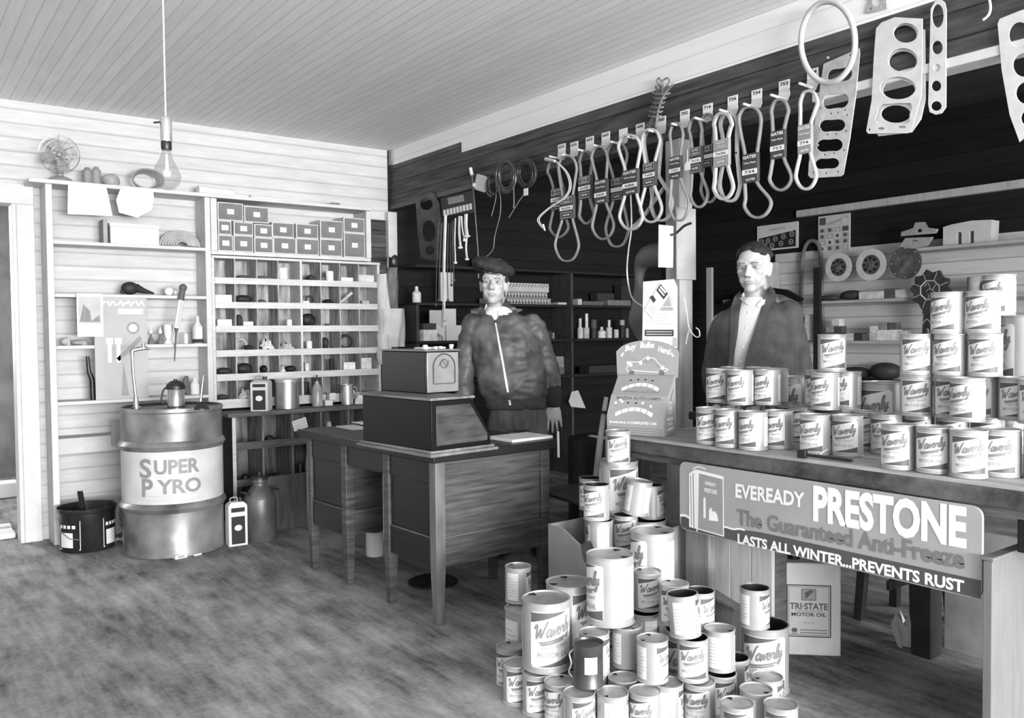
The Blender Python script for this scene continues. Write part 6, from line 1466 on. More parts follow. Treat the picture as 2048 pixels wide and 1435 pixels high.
# ================================================================ store room: end wall shelves
YE = 5.87
def ez(px, py): return at(px, py, 'Y', YE).z
EZ = {'u': ez(1100, 540), 'a': ez(1200, 610), 'b': ez(1200, 676), 'c': ez(1180, 747)}
T = thing('store_shelving', 'dark wooden shelving along the store room end wall', 'shelf', (4.6, YB, 0))
dw = mat('dark_wood', 36, .7, var=.4, scale=5, stretch=(1, 8, 8)); dwe = mat('dark_wood_side', 70, .75, var=.35, scale=5, stretch=(6, 6, 1))
for k, z in EZ.items(): kid(MB().box(3.42, 6.0, YE, YB-.004, z-.022, z), 'shelf_board', dw, T, bev=.002)
for X, zt_ in ((3.433, EZ['a']), (5.05, EZ['u']), (5.95, EZ['u'])): kid(MB().box(X-.012, X+.012, YE+.003, YB-.004, 0, zt_-.022), 'divider', dwe, T)
def es(px, lv, w, h, d, g, label, name='carton', cat='box', kind='box', dy=.1, grp=None, dz=0):
    y = YE+dy; x = at(px, 640, 'Y', y).x; z = EZ[lv]+.0005+dz; m = mat(f'part_{g}', g, .6, var=.2, scale=25); mb = MB()
    if kind == 'box': mb.box(x-w/2, x+w/2, y-d/2, y+d/2, z, z+h)
    elif kind == 'can': mb.lathe([(w/2*.96, 0), (w/2, .003), (w/2, h-.003), (w/2*.94, h), (w/2*.9, h-.004), (0, h-.004)], (x, y, z), 18, cap=False)
    elif kind == 'bottle': mb.lathe([(w/2*.9, 0), (w/2, .004), (w/2, h*.6), (w*.2, h*.75), (w*.18, h)], (x, y, z), 16)
    return single(mb, name, m, label, cat, grp, bev=.002 if kind == 'box' else 0)
# patterned long cartons above the capped man
pw = mat('pattern_pale', 200, .7, var=.1)
for i, (px0, px1, y0, y1, dy, lb) in enumerate(((1010, 1098, 570, 549, .10, 'topmost of the long patterned cartons behind the cap'), (1000, 1095, 592, 572, .11, 'middle long patterned carton behind the cap'), (985, 1102, 604, 593.5, .10, 'lowest long patterned carton behind the cap'))):
    y = YE+.02; x0, x1 = at(px0, 600, 'Y', y).x, at(px1, 600, 'Y', y).x; zz = [EZ['a']+.108, EZ['a']+.0535, EZ['a']+.0005][i]; hh_ = [.075, .054, .0525][i]
    t = thing('long_carton', lb, 'box', (x0, y, zz), group='long patterned cartons')
    MB().box(0, x1-x0, 0, .2, 0, hh_).build('body', mat('pattern_mid', 150, .7, var=.1) if i else pw, t, bev=.002)
    pr = Print(); n_ = int((x1-x0)/.034)
    for k in range(n_):
        u = .008+k*.034
        if i == 0: pr.poly([(u, hh_*.55), (u+.008, hh_*.55), (u+.03, hh_*.88), (u+.022, hh_*.88)], 0, 0); pr.poly([(u+.0, hh_*.12), (u+.01, hh_*.12), (u+.02, hh_*.3), (u+.012, hh_*.3)], 0, 1)
        else:
            pr.poly([(u, hh_*.15), (u+.012, hh_*.15), (u+.018, hh_*.5), (u+.006, hh_*.5)], 0, 0); pr.poly([(u+.018, hh_*.15), (u+.03, hh_*.5), (u+.024, hh_*.85), (u+.012, hh_*.6)], 0, 1)
    mb = MB(); pr.emit(mb, flatmap((0, 0, 0), (1, 0, 0), (0, 0, 1)), .001); mb.build('pattern', [MATS['ink'], MATS['paper']], t)
es(975, 'u', .2, .08, .14, 110, 'grey carton on the high shelf above the cap', dy=.1)
for px, lv, w, h, g, lb, kd in ((1160, 'b', .055, .1, 215, 'leftmost tin in the row on the store room shelf', 'can'), (1172, 'b', .06, .1, 195, 'second tin in the store room row', 'can'), (1187, 'b', .055, .095, 60, 'dark tin in the store room row', 'can'),
                                (1203, 'b', .08, .105, 230, 'rounded white flask in the store room row', 'bottle'), (1218, 'b', .06, .1, 210, 'pale tin right of the white flask', 'can'), (1232, 'b', .05, .08, 200, 'small pale tin in the store room row', 'can'),
                                (1244, 'b', .05, .12, 45, 'black can near the right end of the row', 'can'), (1254, 'b', .035, .09, 150, 'slim grey tin at the right end of the row', 'can')):
    es(px, lv, w, h, w, g, lb, 'store_tin' if kd == 'can' else 'flask', 'tin' if kd == 'can' else 'flask', kd, dy=.07, grp='tins on the store room shelf')
for px, w, h, g, lb, dz in ((1160, .03, .085, 215, 'slim upright tube on the leftmost shelf tin', .1005), (1173, .03, .13, 235, 'tall white tube on the second shelf tin', .1005), (1187, .06, .08, 85, 'grey tin stacked on the dark shelf tin', .0955), (1218, .028, .07, 225, 'white tube stacked right of the flask', .1005), (1244, .05, .05, 170, 'small cup on the black can', .1205)):
    es(px, 'b', w, h, w, g, lb, 'store_tin', 'tin', 'can', dy=.07, grp='tins on the store room shelf', dz=dz)
for px, w, h, g, lb in ((1180, .26, .035, 100, 'low grey carton pile base on the upper shelf'), (1153, .05, .055, 200, 'tiny pale tin on the upper store shelf'), (1232, .3, .05, 120, 'long grey box on the upper store shelf right'), (1205, .22, .12, 60, 'dark long box on the upper store shelf'), (1245, .12, .2, 52, 'tall dark carton at the right of the upper shelf')):
    es(px, 'a', w, h, .1, g, lb, dy=.06 if h < .09 else .18)
es(1118, 'a', .1, .02, .1, 205, 'white paper wad at the shelf divider', 'paper_wad', 'paper', dy=.05)
for px, w, h, g, lb in ((1075, .3, .055, 150, 'long striped carton beside the jacket shoulder'), (1086, .12, .07, 60, 'dark box beside the jacket shoulder'), (1062, .07, .06, 230, 'white box half hidden by the jacket shoulder')):
    es(px, 'b', w, h, .12, g, lb, dy=.06 if g != 150 else .17)
for px, w, h, g, lb, dz in ((1112, .1, .1, 150, 'grey square box low on the store shelf', .0655), (1111, .12, .065, 110, 'flat grey box under the square box', 0), (1106, .04, .05, 60, 'small dark jar on the lowest store shelf', 0)):
    es(px, 'c', w, h, .1, g, lb, dy=.15 if g != 60 else .03, dz=dz)
es(1215, 'c', .6, .07, .14, 55, 'heap of dark parts on the lowest store shelf', 'parts_heap', 'parts')
# left part: by the wall next to the pigeonholes
es(834, 'a', .07, .13, .06, 225, 'white bottle with thin spout on the shelf by the doorpost', 'lotion_bottle', 'bottle', 'bottle', dy=.05)
es(852, 'b', .13, .09, .14, 238, 'white carton under an open dark box left of the big cards', dy=.03)
es(852, 'b', .12, .05, .12, 70, 'open dark box on top of the white carton', dy=.03, dz=.091)
for px0, px1, py0, py1, g, lb, dy in ((860, 884, 674, 620, 'card', 'grey card standing behind the shelf papers', .06), (886, 912, 672, 617, 'white', 'tall white card standing on the shelf', .04), (893, 936, 676, 650, 'white', 'wide white paper stack left of the capped man', .02), (882, 906, 602, 545, 'card', 'pale card with dark dots hanging behind the cables', .05)):
    y = YE+dy; a, b = at(px0, py0, 'Y', y), at(px1, py1, 'Y', y)
    z0 = EZ['b']+.0005 if py0 > 640 else a.z
    single(MB().box(a.x, b.x, y, y+.012, z0, b.z), 'show_card', MATS[g], lb, 'card', bev=.001)
y = YE-.02; a = at(866, 660, 'Y', y)
single(MB().obox((a.x+.06, y, a.z), (.11, .004, .06), Matrix.Rotation(R(30), 3, 'Y')), 'price_card', MATS['white'], 'small white price card hanging aslant at the shelf edge', 'card')
# white coat hanging by the pigeonholes
t = thing('white_coat', 'white smock hanging from a nail right of the pigeonholes', 'coat', at(783, 600, 'Y', 5.9)); o0 = t.location.copy()
def cloth(rows, y, th, m, nm):
    rings = []
    for py, x0, x1, bul in rows:
        a, b = at(x0, py, 'Y', y)-o0, at(x1, py, 'Y', y)-o0; n = 14; L = []
        for i in range(n):
            f = i/(n-1); L.append(a.lerp(b, f)+Vector((0, -th*(.35+.65*sin(PI*f))*(1+.35*sin(f*11+py*.06)), 0)))
        L += [p+Vector((0, th*.9, 0)) if False else Vector((p.x, th*.4, p.z)) for p in reversed(L)]
        rings.append(L)
    MB().loft(rings).build(nm, m, t, smooth=70)
cloth([(548, 757, 771, 0), (590, 756, 775, 0), (620, 758, 780, 0), (650, 760, 782, 0), (690, 762, 784, 0)], 5.90, .05, MATS['cloth_white'], 'sleeve')
cloth([(617, 762, 806, 0), (640, 763, 808, 0), (670, 765, 807, 0), (693, 768, 806, 0)], 5.88, .07, MATS['cloth_white'], 'body')
cloth([(668, 762, 775, 0), (695, 764, 782, 0), (712, 762, 785, 0), (729, 766, 770, 0)], 5.84, .03, MATS['cloth_white'], 'tail')
mb = MB(); P_ = lambda a, b: at(a, b, 'Y', 5.86)
mb.sphere(P_(790, 522), .035, .02, .05, 10, 8); single(mb, 'wall_hook', MATS['dark_metal'], 'dark wall hook above the hanging smock', 'hook')
t = thing('overalls', 'grey brown overalls hanging behind the white smock', 'overalls', at(796, 640, 'Y', 6.11)); o0 = t.location.copy()
cloth([(535, 775, 792, 0), (570, 772, 794, 0), (620, 773, 794, 0), (700, 774, 794, 0), (752, 777, 795, 0)], 6.11, .06, mat('drab_cloth', 120, .9, var=.3, scale=9), 'cloth'); cloth([(753, 776, 796, 0), (775, 778, 797, 0)], 6.11, .06, MATS['rubber'], 'boot')
q = at(767, 760, 'Y', 5.99); mb = MB(); mb.cyl(at(760, 725, 'Y', 5.95), at(768, 778, 'Y', 5.95), .008, .01); single(mb, 'thin_stick', MATS['rubber'], 'thin dark stick at the right end of the pigeonholes', 'stick')
# paper funnel sheet, dark barrel behind the chair
t = thing('paper_sheet', 'white folded sheet hanging on the store shelving above the chair', 'paper', at(1150, 795, 'Y', 5.87)); o0 = t.location.copy()
mb = MB(); mb.prism([((at(a, b, 'Y', 5.87)-o0).x, (at(a, b, 'Y', 5.87)-o0).z) for a, b in ((1137, 802), (1142, 813), (1171, 816), (1156, 780), (1143, 783))], (0, 0, 0), (1, 0, 0), (0, 0, 1), .003); mb.build('sheet', MATS['paper'], t)
q = at(1140, 960, 'Z', 0.3); bp = Vector((3.75, 4.0, 0))
t = thing('black_barrel', 'black round barrel in the dark behind the chair', 'barrel', bp)
MB().lathe([(.25, 0), (.27, .01), (.27, .28), (.28, .3), (.27, .32), (.27, .6), (.265, .62), (.25, .6), (0, .6)], n=36, cap=False).build('barrel', MATS['black'], t)
q = at(1168, 833, 'X', bp.x); mb = MB(); mb.prism([(-.08, 0), (.09, -.015), (.08, .02), (-.07, .025)], (bp.x-.1, bp.y+.02, .625), (0, -1, 0), (.9, 0, .3), .003); single(mb, 'paper_strip', MATS['paper'], 'white paper strip lying on the black barrel', 'paper')
q0 = at(1206, 945, 'Z', .3); t = thing('square_oil_can', 'pale square oil can partly hidden behind the chair post', 'can', (3.35, 3.62, .0), R(-35))
MB().box(-.12, .12, -.12, .12, .0, .37).build('body', MATS['can_pale'], t, bev=.006)
pr = Print(); pr.frame(-.09, .06, .09, .33, .004, 0, 0); pr.frame(-.03, .25, .03, .31, .002, 0, 0); pr.poly([(-.01, .262), (.02, .3), (.0, .302), (-.015, .285)], 0, 0); pr.text('TRI·STATE', 0, .205, .024, 0, 0, width=.15, bold=.03); pr.text('MOTOR OIL', 0, .18, .014, 0, 0, width=.13, bold=.03)
mb = MB(); pr.emit(mb, flatmap((0, -.12, 0), (1, 0, 0), (0, 0, 1)), .0008); mb.build('label', MATS['tri_ink'], t)

# ================================================================ store room: right wall
XR = 6.27
RZZ = {'a': at(1735, 598, 'X', XR).z, 'b': at(1740, 681, 'X', XR).z, 't': at(1930, 487, 'X', XR).z, 'c': at(1740, 760, 'X', XR).z}
T = thing('right_shelving', 'pale wall shelves on the store room right wall', 'shelf', (XS, 2.5, 0))
for k, z in RZZ.items(): kid(MB().box(XR, XS-.004, .3, 4.2 if k != 't' else 3.4, z-.025, z), 'shelf_board', MATS['grey_paint'] if k != 'c' else dw, T, bev=.002)
for px in (1422, 1637):
    yy = at(px, 600, 'X', XR).y; kid(MB().box(XR-.03, XR-.001, yy-.03, yy+.03, 0, at(px, 535, 'X', XR).z), 'upright', MATS['grey_paint'] if px == 1422 else dw, T)
y0, y1 = at(1422, 600, 'X', XR).y, at(1462, 600, 'X', XR).y
kid(MB().box(XR, XS-.01, y0-.6, y0-.58, 0, 1.9), 'divider', MATS['light_wood'], T)
def rw(px, py, X=XS-.012): return at(px, py, 'X', X)
def flat(name, label, cat, x0, y0, x1, y1, m, X=XS-.015, prints=(), mats=()):
    a = rw(x0, y1, X); b = rw(x1, y0, X); t = thing(name, label, cat, (X, a.y, a.z)); w_, h_ = a.y-b.y, b.z-a.z
    MB().box(0, .012, -w_, 0, 0, h_).build('panel', m, t, bev=.002)
    pr = Print()
    for f in prints: f(pr, w_, h_)
    if prints: mb = MB(); pr.emit(mb, flatmap((-.0003, 0, 0), (0, -1, 0), (0, 0, 1)), .0012); mb.build('print', list(mats), t)
    return t
def gsk(pr, w, h):
    pr.poly([(w*.05, h*.5), (w*.95, h*.68), (w*.95, h*.06), (w*.05, h*.06)], 0, 0); pr.text('GASKETS', w*.5, h*.76, h*.09, 1, 0, width=w*.4, bold=.03)
    for i, (u, v) in enumerate(((.12, .36), (.28, .38), (.46, .42), (.66, .48), (.86, .54), (.2, .18), (.38, .18), (.6, .22), (.84, .25))): pr.stroke([(w*u+h*.09*cos(a*PI/6), h*v+h*.09*sin(a*PI/6)) for a in range(12)], h*.035, 1, 1, 1, True); pr.rect(w*u-h*.05, h*v-h*.015, w*u+h*.05, h*v+h*.015, 1, 1)
flat('gasket_sign', 'white framed sign with rows of rings above the suited man', 'sign', 1514, 442, 1596, 503, MATS['white'], prints=[gsk], mats=[mat('sign_black', 40, .6, var=.1), MATS['ink_light']])
def pst(pr, w, h):
    pr.rect(w*.05, h*.75, w*.25, h*.95, 0, 0); pr.poly([(w*.3, h*.72), (w*.95, h*.86), (w*.95, h*.93), (w*.3, h*.8)], 0, 1); pr.disc(w*.84, h*.8, w*.1, 1, 2)
    for i in range(4):
        for j in range(4):
            g = (i*3+j*5) % 4; pr.rect(w*(.05+.24*i), h*(.04+.165*j), w*(.24+.24*i), h*(.17+.165*j), 0, 0 if (i == 3 and j == 3) else (1 if g else 2))
            pr.disc(w*(.14+.24*i), h*(.1+.165*j), w*.05, 1, 0 if g != 1 else 2, 10)
flat('parts_poster', 'grey parts poster with a grid of pictures left of the discs', 'poster', 1636, 425, 1700, 506, MATS['card'], prints=[pst], mats=[mat('poster_dark', 90, .7, var=.1), MATS['ink_light'], MATS['paper']])
# clutch discs
for i, (px, py, r_, lb, dark) in enumerate(((1676, 534, .117, 'left pale clutch disc with slotted centre on the store wall', 0), (1741, 529, .125, 'middle pale clutch disc on the store wall', 0), (1810, 525, .125, 'right dark clutch disc with bolts on its rim', 1))):
    c = rw(px, py, XR-.03); t = thing('clutch_disc', lb, 'clutch disc', (XR-.02, c.y, c.z)); Mx = Matrix.Rotation(-PI/2, 3, 'Y')
    MB().lathe([(r_*.62, 0), (r_, 0), (r_, .008), (r_*.62, .008), (r_*.62, 0)], n=40, M=Mx, cap=False).build('ring', mat('disc_dark', 95, .5, .3, var=.3) if dark else mat('disc_pale', 200, .6, var=.1, scale=20), t)
    MB().lathe([(r_*.64, .002), (r_*.2, .004), (r_*.18, .012), (0, .012)], n=32, M=Mx, cap=False).build('hub_plate', mat('disc_mid', 110, .45, .4, var=.4, scale=20), t)
    mb = MB()
    for k in range(8):
        a = k*PI/4; rr = r_*(.42 if not dark else .88); mb = MB(); mb.sphere((-.01, rr*cos(a), rr*sin(a)), .007, r_*(.09 if not dark else .05), r_*(.09 if not dark else .05), 8, 6); mb.build('rivet', MATS['black'] if not dark else MATS['bright_metal'], t)
# parts beside the ledge
a, b = rw(1886, 488, XR+.05), rw(1981, 437, XR+.05)
t = thing('stand_card', 'pale cut-out display box standing on the high right shelf', 'display box', (XR+.05, a.y, RZZ['t']+.0005)); w_ = a.y-b.y; h_ = b.z-RZZ['t']
mb = MB(); mb.prism([(0, 0), (w_*.3, 0), (w_*.3, h_*.55), (w_*.4, h_*.55), (w_*.4, 0), (w_*.56, 0), (w_*.56, h_*.55), (w_*.66, h_*.55), (w_*.66, 0), (w_, 0), (w_*1.02, h_*.95), (w_*.6, h_), (w_*.2, h_*.93), (0, h_*.85)], (0, 0, 0), (0, -1, 0), (0, 0, 1), -.12); mb.build('carton', MATS['card'], t)
for i, (pts, lb) in enumerate(((((1803, 472), (1872, 466), (1876, 458), (1856, 455), (1850, 444), (1832, 445), (1828, 456), (1804, 464)), 'upper pale flat casting hanging right of the discs'), (((1800, 493), (1826, 497), (1856, 490), (1866, 474), (1812, 476)), 'lower pale flat casting hanging right of the discs'))):
    plate('metal_plate', lb, 'plate', list(pts), [ell(1840, 461-0, 6, 4, 10)] if i == 0 else [ell(1832, 485, 10, 5, 10)], XR-.02, gm, .02)
# octagonal disc display on its stand
c = at(1860, 580, 'X', 6.2); t = thing('octagon_display', 'dark octagonal advertising disc on a stand, behind the big can stack', 'display', (6.2, c.y, RZZ['b']+.0005)); zc2 = c.z-RZZ['b']; r_ = .155
T8 = [(r_*(1.0 if k % 2 else .82)*cos(k*PI/10+.2), zc2+r_*(1.0 if k % 2 else .82)*sin(k*PI/10+.2)) for k in range(20)]
mb = MB(); mb.prism(T8, (0, 0, 0), (0, -1, 0), (0, 0, 1), -.03); mb.build('disc', mat('octagon_dark', 62, .5, .2, var=.5, scale=14), t)
pr = Print(); oc = [(r_*.48*cos(k*PI/4+.39), zc2+r_*.48*sin(k*PI/4+.39)) for k in range(8)]
for k in range(8):
    pr.stroke([oc[k], oc[(k+1) % 8]], .009, 0, 0 if k in (2, 3, 4, 6) else 1, 1); a = k*PI/4+.39; pr.stroke([(r_*.5*cos(a), zc2+r_*.5*sin(a)), (r_*.9*cos(a), zc2+r_*.9*sin(a))], .006, 0, 1, 1)
pr.text('35', 0, zc2-.06, .03, 1, 0); pr.stroke([(-.04, zc2+.03), (-.01, zc2+.05), (.01, zc2+.0), (.045, zc2+.04)], .006, 0, 1, 5); pr.stroke([(-.03, zc2-.01), (0, zc2+.01), (.035, zc2-.015)], .005, 0, 1, 5)
mb = MB(); pr.emit(mb, flatmap((-.0005, 0, 0), (0, -1, 0), (0, 0, 1)), .002); mb.build('emblem', [MATS['white'], MATS['ink_light']], t)
mb = MB(); mb.prism([(-.07, 0), (.09, 0), (.075, zc2-r_*.8), (-.055, zc2-r_*.8)], (.002, 0, 0), (0, -1, 0), (0, 0, 1), -.02); mb.build('stand', MATS['octagon_dark'], t)
pr = Print(); pr.text('35', .0, .05, .04, 0, 0, bold=.02); pr.stroke([(-.05, .13), (-.02, .16), (.02, .12), (.06, .15)], .006, 0, 0, 5); pr.stroke([(-.065, .02), (-.05, .2)], .008, 0, 0, 1)
mb = MB(); pr.emit(mb, flatmap((.0015, 0, 0), (0, -1, 0), (0, 0, 1)), .002); mb.build('stand_print', MATS['ink_light'], t)
# small cartons on the lower shelf, and goods on the upper one
def rs(px, lv, w, h, g, label, name='small_carton', cat='box', grp='small cartons on the right wall shelf', dz=0, d=.08, dx=.05, kind='box'):
    X = XR+dx; y = at(px, 640, 'X', X).y; z = RZZ[lv]+.0005+dz; m = mat(f'part_{g}', g, .6, var=.2, scale=25); mb = MB()
    if kind == 'box': mb.box(X-d/2, X+d/2, y-w/2, y+w/2, z, z+h)
    elif kind == 'can': mb.lathe([(w/2*.97, 0), (w/2, .004), (w/2, h-.004), (w/2*.95, h)], (X, y, z), 20)
    elif kind == 'lump': mb.sphere((X, y, z+h/2), d/2, w/2, h/2, 14, 8)
    return single(mb, name, m, label, cat, grp, bev=.003 if kind == 'box' else 0)
C8 = [(1656, 90, .065), (1673, 120, .06), (1689, 100, .06), (1705, 205, .06), (1721, 60, .06), (1736, 95, .055), (1751, 190, .06), (1769, 225, .085), (1789, 228, .085), (1808, 200, .075)]
for i, (px, g, h) in enumerate(C8): rs(px, 'b', .075 if i not in (7, 8) else .09, h, g, f'{"pale" if g > 150 else "dark"} small carton on the right wall shelf, {(ORD+["ninth","tenth"])[i]} from the left')
for px, g, lb, dz in ((1664, 150, 'left grey carton stacked on the first shelf cartons', .0655), (1681, 85, 'dark carton stacked on the second and third shelf cartons', .0605), (1676, 215, 'white carton topping the dark shelf carton pile', .1215), (1752, 225, 'white carton stacked on the seventh shelf carton', .0605), (1770, 140, 'grey carton stacked on the eighth shelf carton', .0855), (1789, 95, 'dark carton stacked on the ninth shelf carton', .0855)): rs(px, 'b', .07, .055, g, lb, dz=dz, d=.07)
for px, w, h, g, lb, kd in ((1660, .2, .05, 70, 'left dark leaf of metal on the upper right shelf', 'lump'), (1703, .2, .08, 60, 'right dark leaf of metal on the upper right shelf', 'lump'), (1738, .12, .06, 205, 'pale long carton on the upper right shelf', 'box'), (1763, .09, .06, 215, 'white striped carton on the upper right shelf', 'box'), (1785, .085, .075, 90, 'dark carton on the upper right shelf', 'box'), (1810, .11, .065, 205, 'pale carton beside the octagonal display', 'box')):
    rs(px, 'a', w, h, g, lb, 'shelf_goods', 'goods', 'goods on the upper right shelf', kind=kd, d=.1)
rs(1948, 'a', .095, .13, 165, 'grey metal can on the upper right shelf behind the stack', 'metal_can', 'can', None, kind='can')
rs(1985, 'a', .16, .12, 130, 'round grey part right of the metal can', 'round_part', 'part', None, kind='lump', d=.1)
rs(1712, 'c', .26, .1, 52, 'left dark heap under the right wall shelves', 'rubber_heap', 'rubber', None, kind='lump', d=.2, dx=.1)
rs(1772, 'c', .26, .14, 58, 'larger dark rubber heap under the right wall shelves', 'rubber_heap', 'rubber', None, kind='lump', d=.2, dx=.1)
for px, w, h, g, lb in ((1624, .09, .22, 215, 'white lettered carton behind the suited shoulder'), (1598, .09, .2, 60, 'dark lettered carton behind the suited shoulder')): rs(px, 'b', w, h, g, lb, 'tall_carton', 'box', None)
mb = MB()
mb.tube(catmull([at(1600, 648, 'X', XS-.045), at(1602, 580, 'X', XS-.045), at(1604, 520, 'X', XS-.045), at(1612, 490, 'X', XS-.045), at(1624, 481, 'X', XS-.045), at(1637, 490, 'X', XS-.045), at(1642, 520, 'X', XS-.045), at(1644, 600, 'X', XS-.045), at(1646, 688, 'X', XS-.02)], 6), .017, 10)
single(mb, 'bent_hose', mat('hose_grey', 110, .4, var=.3), 'long hose hung as an upside down U behind the suited man', 'hose')
for pts, lb in ((((1545, 566), (1575, 570), (1605, 588), (1600, 594), (1568, 580), (1540, 576)), 'dark curved spring leaf right of the suited man'), (((1448, 596), (1470, 584), (1490, 572), (1494, 596)), 'dark triangular spring leaf left of the suited man')):
    sl_ = plate('spring_leaf', lb, 'spring leaf', list(pts), [], XR+.06, MATS['black'], .05); sl_.location.z += RZZ['a']+.0008-min(v.co.z+sl_.location.z for v in sl_.data.vertices)
mb = MB(); mb.beam(at(1449, 603, 'X', XS-.02), at(1492, 601, 'X', XS-.02), .05, .035); single(mb, 'white_bar', MATS['paper'], 'short white bar at the left of the suited man', 'bar')
# ================================================================ people
from mathutils import noise as mn
import bmesh
def fuse(mb, voxel, smooth=4, fn=None):
    """overlapping closed volumes -> one continuous smooth mesh"""
    o = mb.build('tmp', [], smooth=0)
    r = o.modifiers.new('r', 'REMESH'); r.mode = 'VOXEL'; r.voxel_size = voxel
    if smooth:
        s = o.modifiers.new('s', 'SMOOTH'); s.iterations = smooth; s.factor = .5
    me = bpy.data.meshes.new_from_object(o.evaluated_get(bpy.context.evaluated_depsgraph_get()))
    bpy.data.objects.remove(o)
    if fn:
        nr = [v.normal.copy() for v in me.vertices]
        for v, n in zip(me.vertices, nr): v.co = fn(v.co.copy(), n)
        me.update()
    me.polygons.foreach_set('use_smooth', [True]*len(me.polygons)); return me
def mesh_obj(name, me, mats, par):
    ix = [p.material_index for p in me.polygons]; me.materials.clear()
    for m in mats: me.materials.append(m)
    me.polygons.foreach_set('material_index', ix)
    o = bpy.data.objects.new(name, me); COL.objects.link(o); o.parent = par; return o
def limb(mb, pts, rad, n=14):
    P = catmull(pts, 5); N = len(P); K = len(rad)-1; rr = []
    for i in range(N):
        f = i/(N-1)*K; j = min(int(f), K-1); rr.append(rad[j]+(rad[j+1]-rad[j])*(f-j))
    mb.tube(P, rr, n); mb.sphere(P[0], rr[0]*.98, nu=n, nv=8); mb.sphere(P[-1], rr[-1]*.98, nu=n, nv=8)
def ring(cx, cy, z, rx, ry, n=28, sq=2.4):
    L = []
    for i in range(n):
        a = 2*PI*i/n; c, s = cos(a), sin(a)
        L.append(Vector((cx+rx*math.copysign(abs(c)**(2/sq), c), cy+ry*math.copysign(abs(s)**(2/sq), s), z)))
    return L
def torso(mb, rows): mb.loft([ring(*r) for r in rows])
def hand(mb, w, D, N, S, curl=(.25, .35, .3), k=1.0):
    D = Vector(D).normalized(); N = (Vector(N)-D*Vector(N).dot(D)).normalized(); S = Vector(S); S = (S-D*S.dot(D)-N*S.dot(N)).normalized(); w = Vector(w)
    Mx = Matrix((S, N, D)).transposed()
    mb.sphere(w+D*.048*k, .043*k, .017*k, .052*k, 14, 10, M=Mx); mb.sphere(w+D*.07*k, .042*k, .015*k, .03*k, 14, 8, M=Mx)
    mb.tube([w-D*.03, w+D*.015], [.029*k, .03*k], 12)
    for i, (off, L, cu) in enumerate(((.0345, .076, .85), (.0118, .085, 1), (-.0112, .08, 1.1), (-.034, .063, 1.3))):
        p = w+D*(.082 if i in (1, 2) else .076)*k+S*off*k; ang = 0; P = [p-D*.015]; sp = S*((1.2-i)*.06)
        for f, c in zip((.45, .3, .25), curl):
            ang += c*cu; p = p+(D*cos(ang)+N*sin(ang)+sp).normalized()*L*f*k; P.append(p.copy())
        mb.tube(P, [.0088*k, .0085*k, .0076*k, .0064*k], 10); mb.sphere(P[-1], .0066*k, nu=10, nv=6)
        for q in P[1:3]: mb.sphere(q, .0087*k, nu=10, nv=6)
    p = w+D*.018*k+S*.028*k; q = p+(S*.65+D*.75+N*.15).normalized()*.038*k; r = q+(S*.2+D*.9+N*.3).normalized()*.03*k
    mb.tube([p-S*.01, q, r], [.015*k, .0115*k, .0085*k], 10); mb.sphere(r, .0088*k, nu=10, nv=6); mb.sphere(q, .0115*k, nu=10, nv=6)
def head_parts(mb, C, Rm, ear=1.0, jaw=1.0):
    T = lambda p: C+Rm @ Vector(p)
    def el(p, r, M=None): mb.sphere(T(p), *r, 18, 12, M=Rm @ M if M else Rm)
    el((0, .018, .046), (.074, .093, .074)); el((0, -.018, -.03), (.061*jaw, .07, .085)); el((0, -.052, -.097), (.028, .027, .022))
    for s in (-1, 1):
        el((s*.037*jaw, -.004, -.06), (.024, .042, .036)); el((s*.04, -.052, -.014), (.024, .026, .022)); el((s*.03, -.052, -.05), (.025, .024, .03))
        el((s*.027, -.078, .024), (.023, .012, .009)); el((s*.0115, -.094, -.035), (.0085, .011, .008))
        el((s*(.072*jaw), .010, -.006), (.011, .021*ear, .033*ear), Matrix.Rotation(s*-.35*ear, 3, 'Z')); el((s*(.076*jaw), .016, .012), (.011, .017*ear, .016*ear), Matrix.Rotation(s*-.5, 3, 'Z'))
        el((s*.03, -.05, .03), (.035, .035, .03))
    el((0, -.05, .05), (.055, .04, .045))
    mb.tube([T((0, -.078, .016)), T((0, -.092, -.008)), T((0, -.106, -.029))], [.0085, .0095, .0125], 12); el((0, -.104, -.031), (.0125, .012, .010))
    el((0, -.0785, -.0605), (.024, .009, .006)); el((0, -.0775, -.072), (.021, .009, .0065))
def sculpt(C, Rm):
    inv = Rm.transposed()
    def f(p, n):
        q = inv @ (p-C)
        if abs(q.x) > .12 or abs(q.z) > .16: return p
        for s in (-1, 1):
            d2 = ((q.x-s*.031)/.017)**2+((q.z-.004)/.011)**2
            if q.y < -.03 and d2 < 6: q.y += .009*math.exp(-d2)
        if q.y < -.05 and abs(q.x) < .03:
            q.y += .0035*math.exp(-((q.z+.0665)/.0022)**2)*(1-(q.x/.03)**2); q.y += .002*math.exp(-((q.z+.081)/.005)**2)
        return C+Rm @ q
    return f
def paint_face(me, C, Rm):
    inv = Rm.transposed()
    for p in me.polygons:
        q = inv @ (p.center-C)
        if q.y < -.05:
            ax = abs(q.x)
            if .012 < ax < .05 and .0195+.004*(1-((ax-.03)/.02)**2) < q.z < .0265+.004*(1-((ax-.03)/.02)**2): p.material_index = 1
            elif ax < .024 and -.0775 < q.z < -.0575+.0 and q.y < -.07 and abs(q.z+.067) < .0095*(1-(ax/.026)**2): p.material_index = 2
            elif q.y < -.085 and abs(ax-.0085) < .0035 and -.046 < q.z < -.041: p.material_index = 1
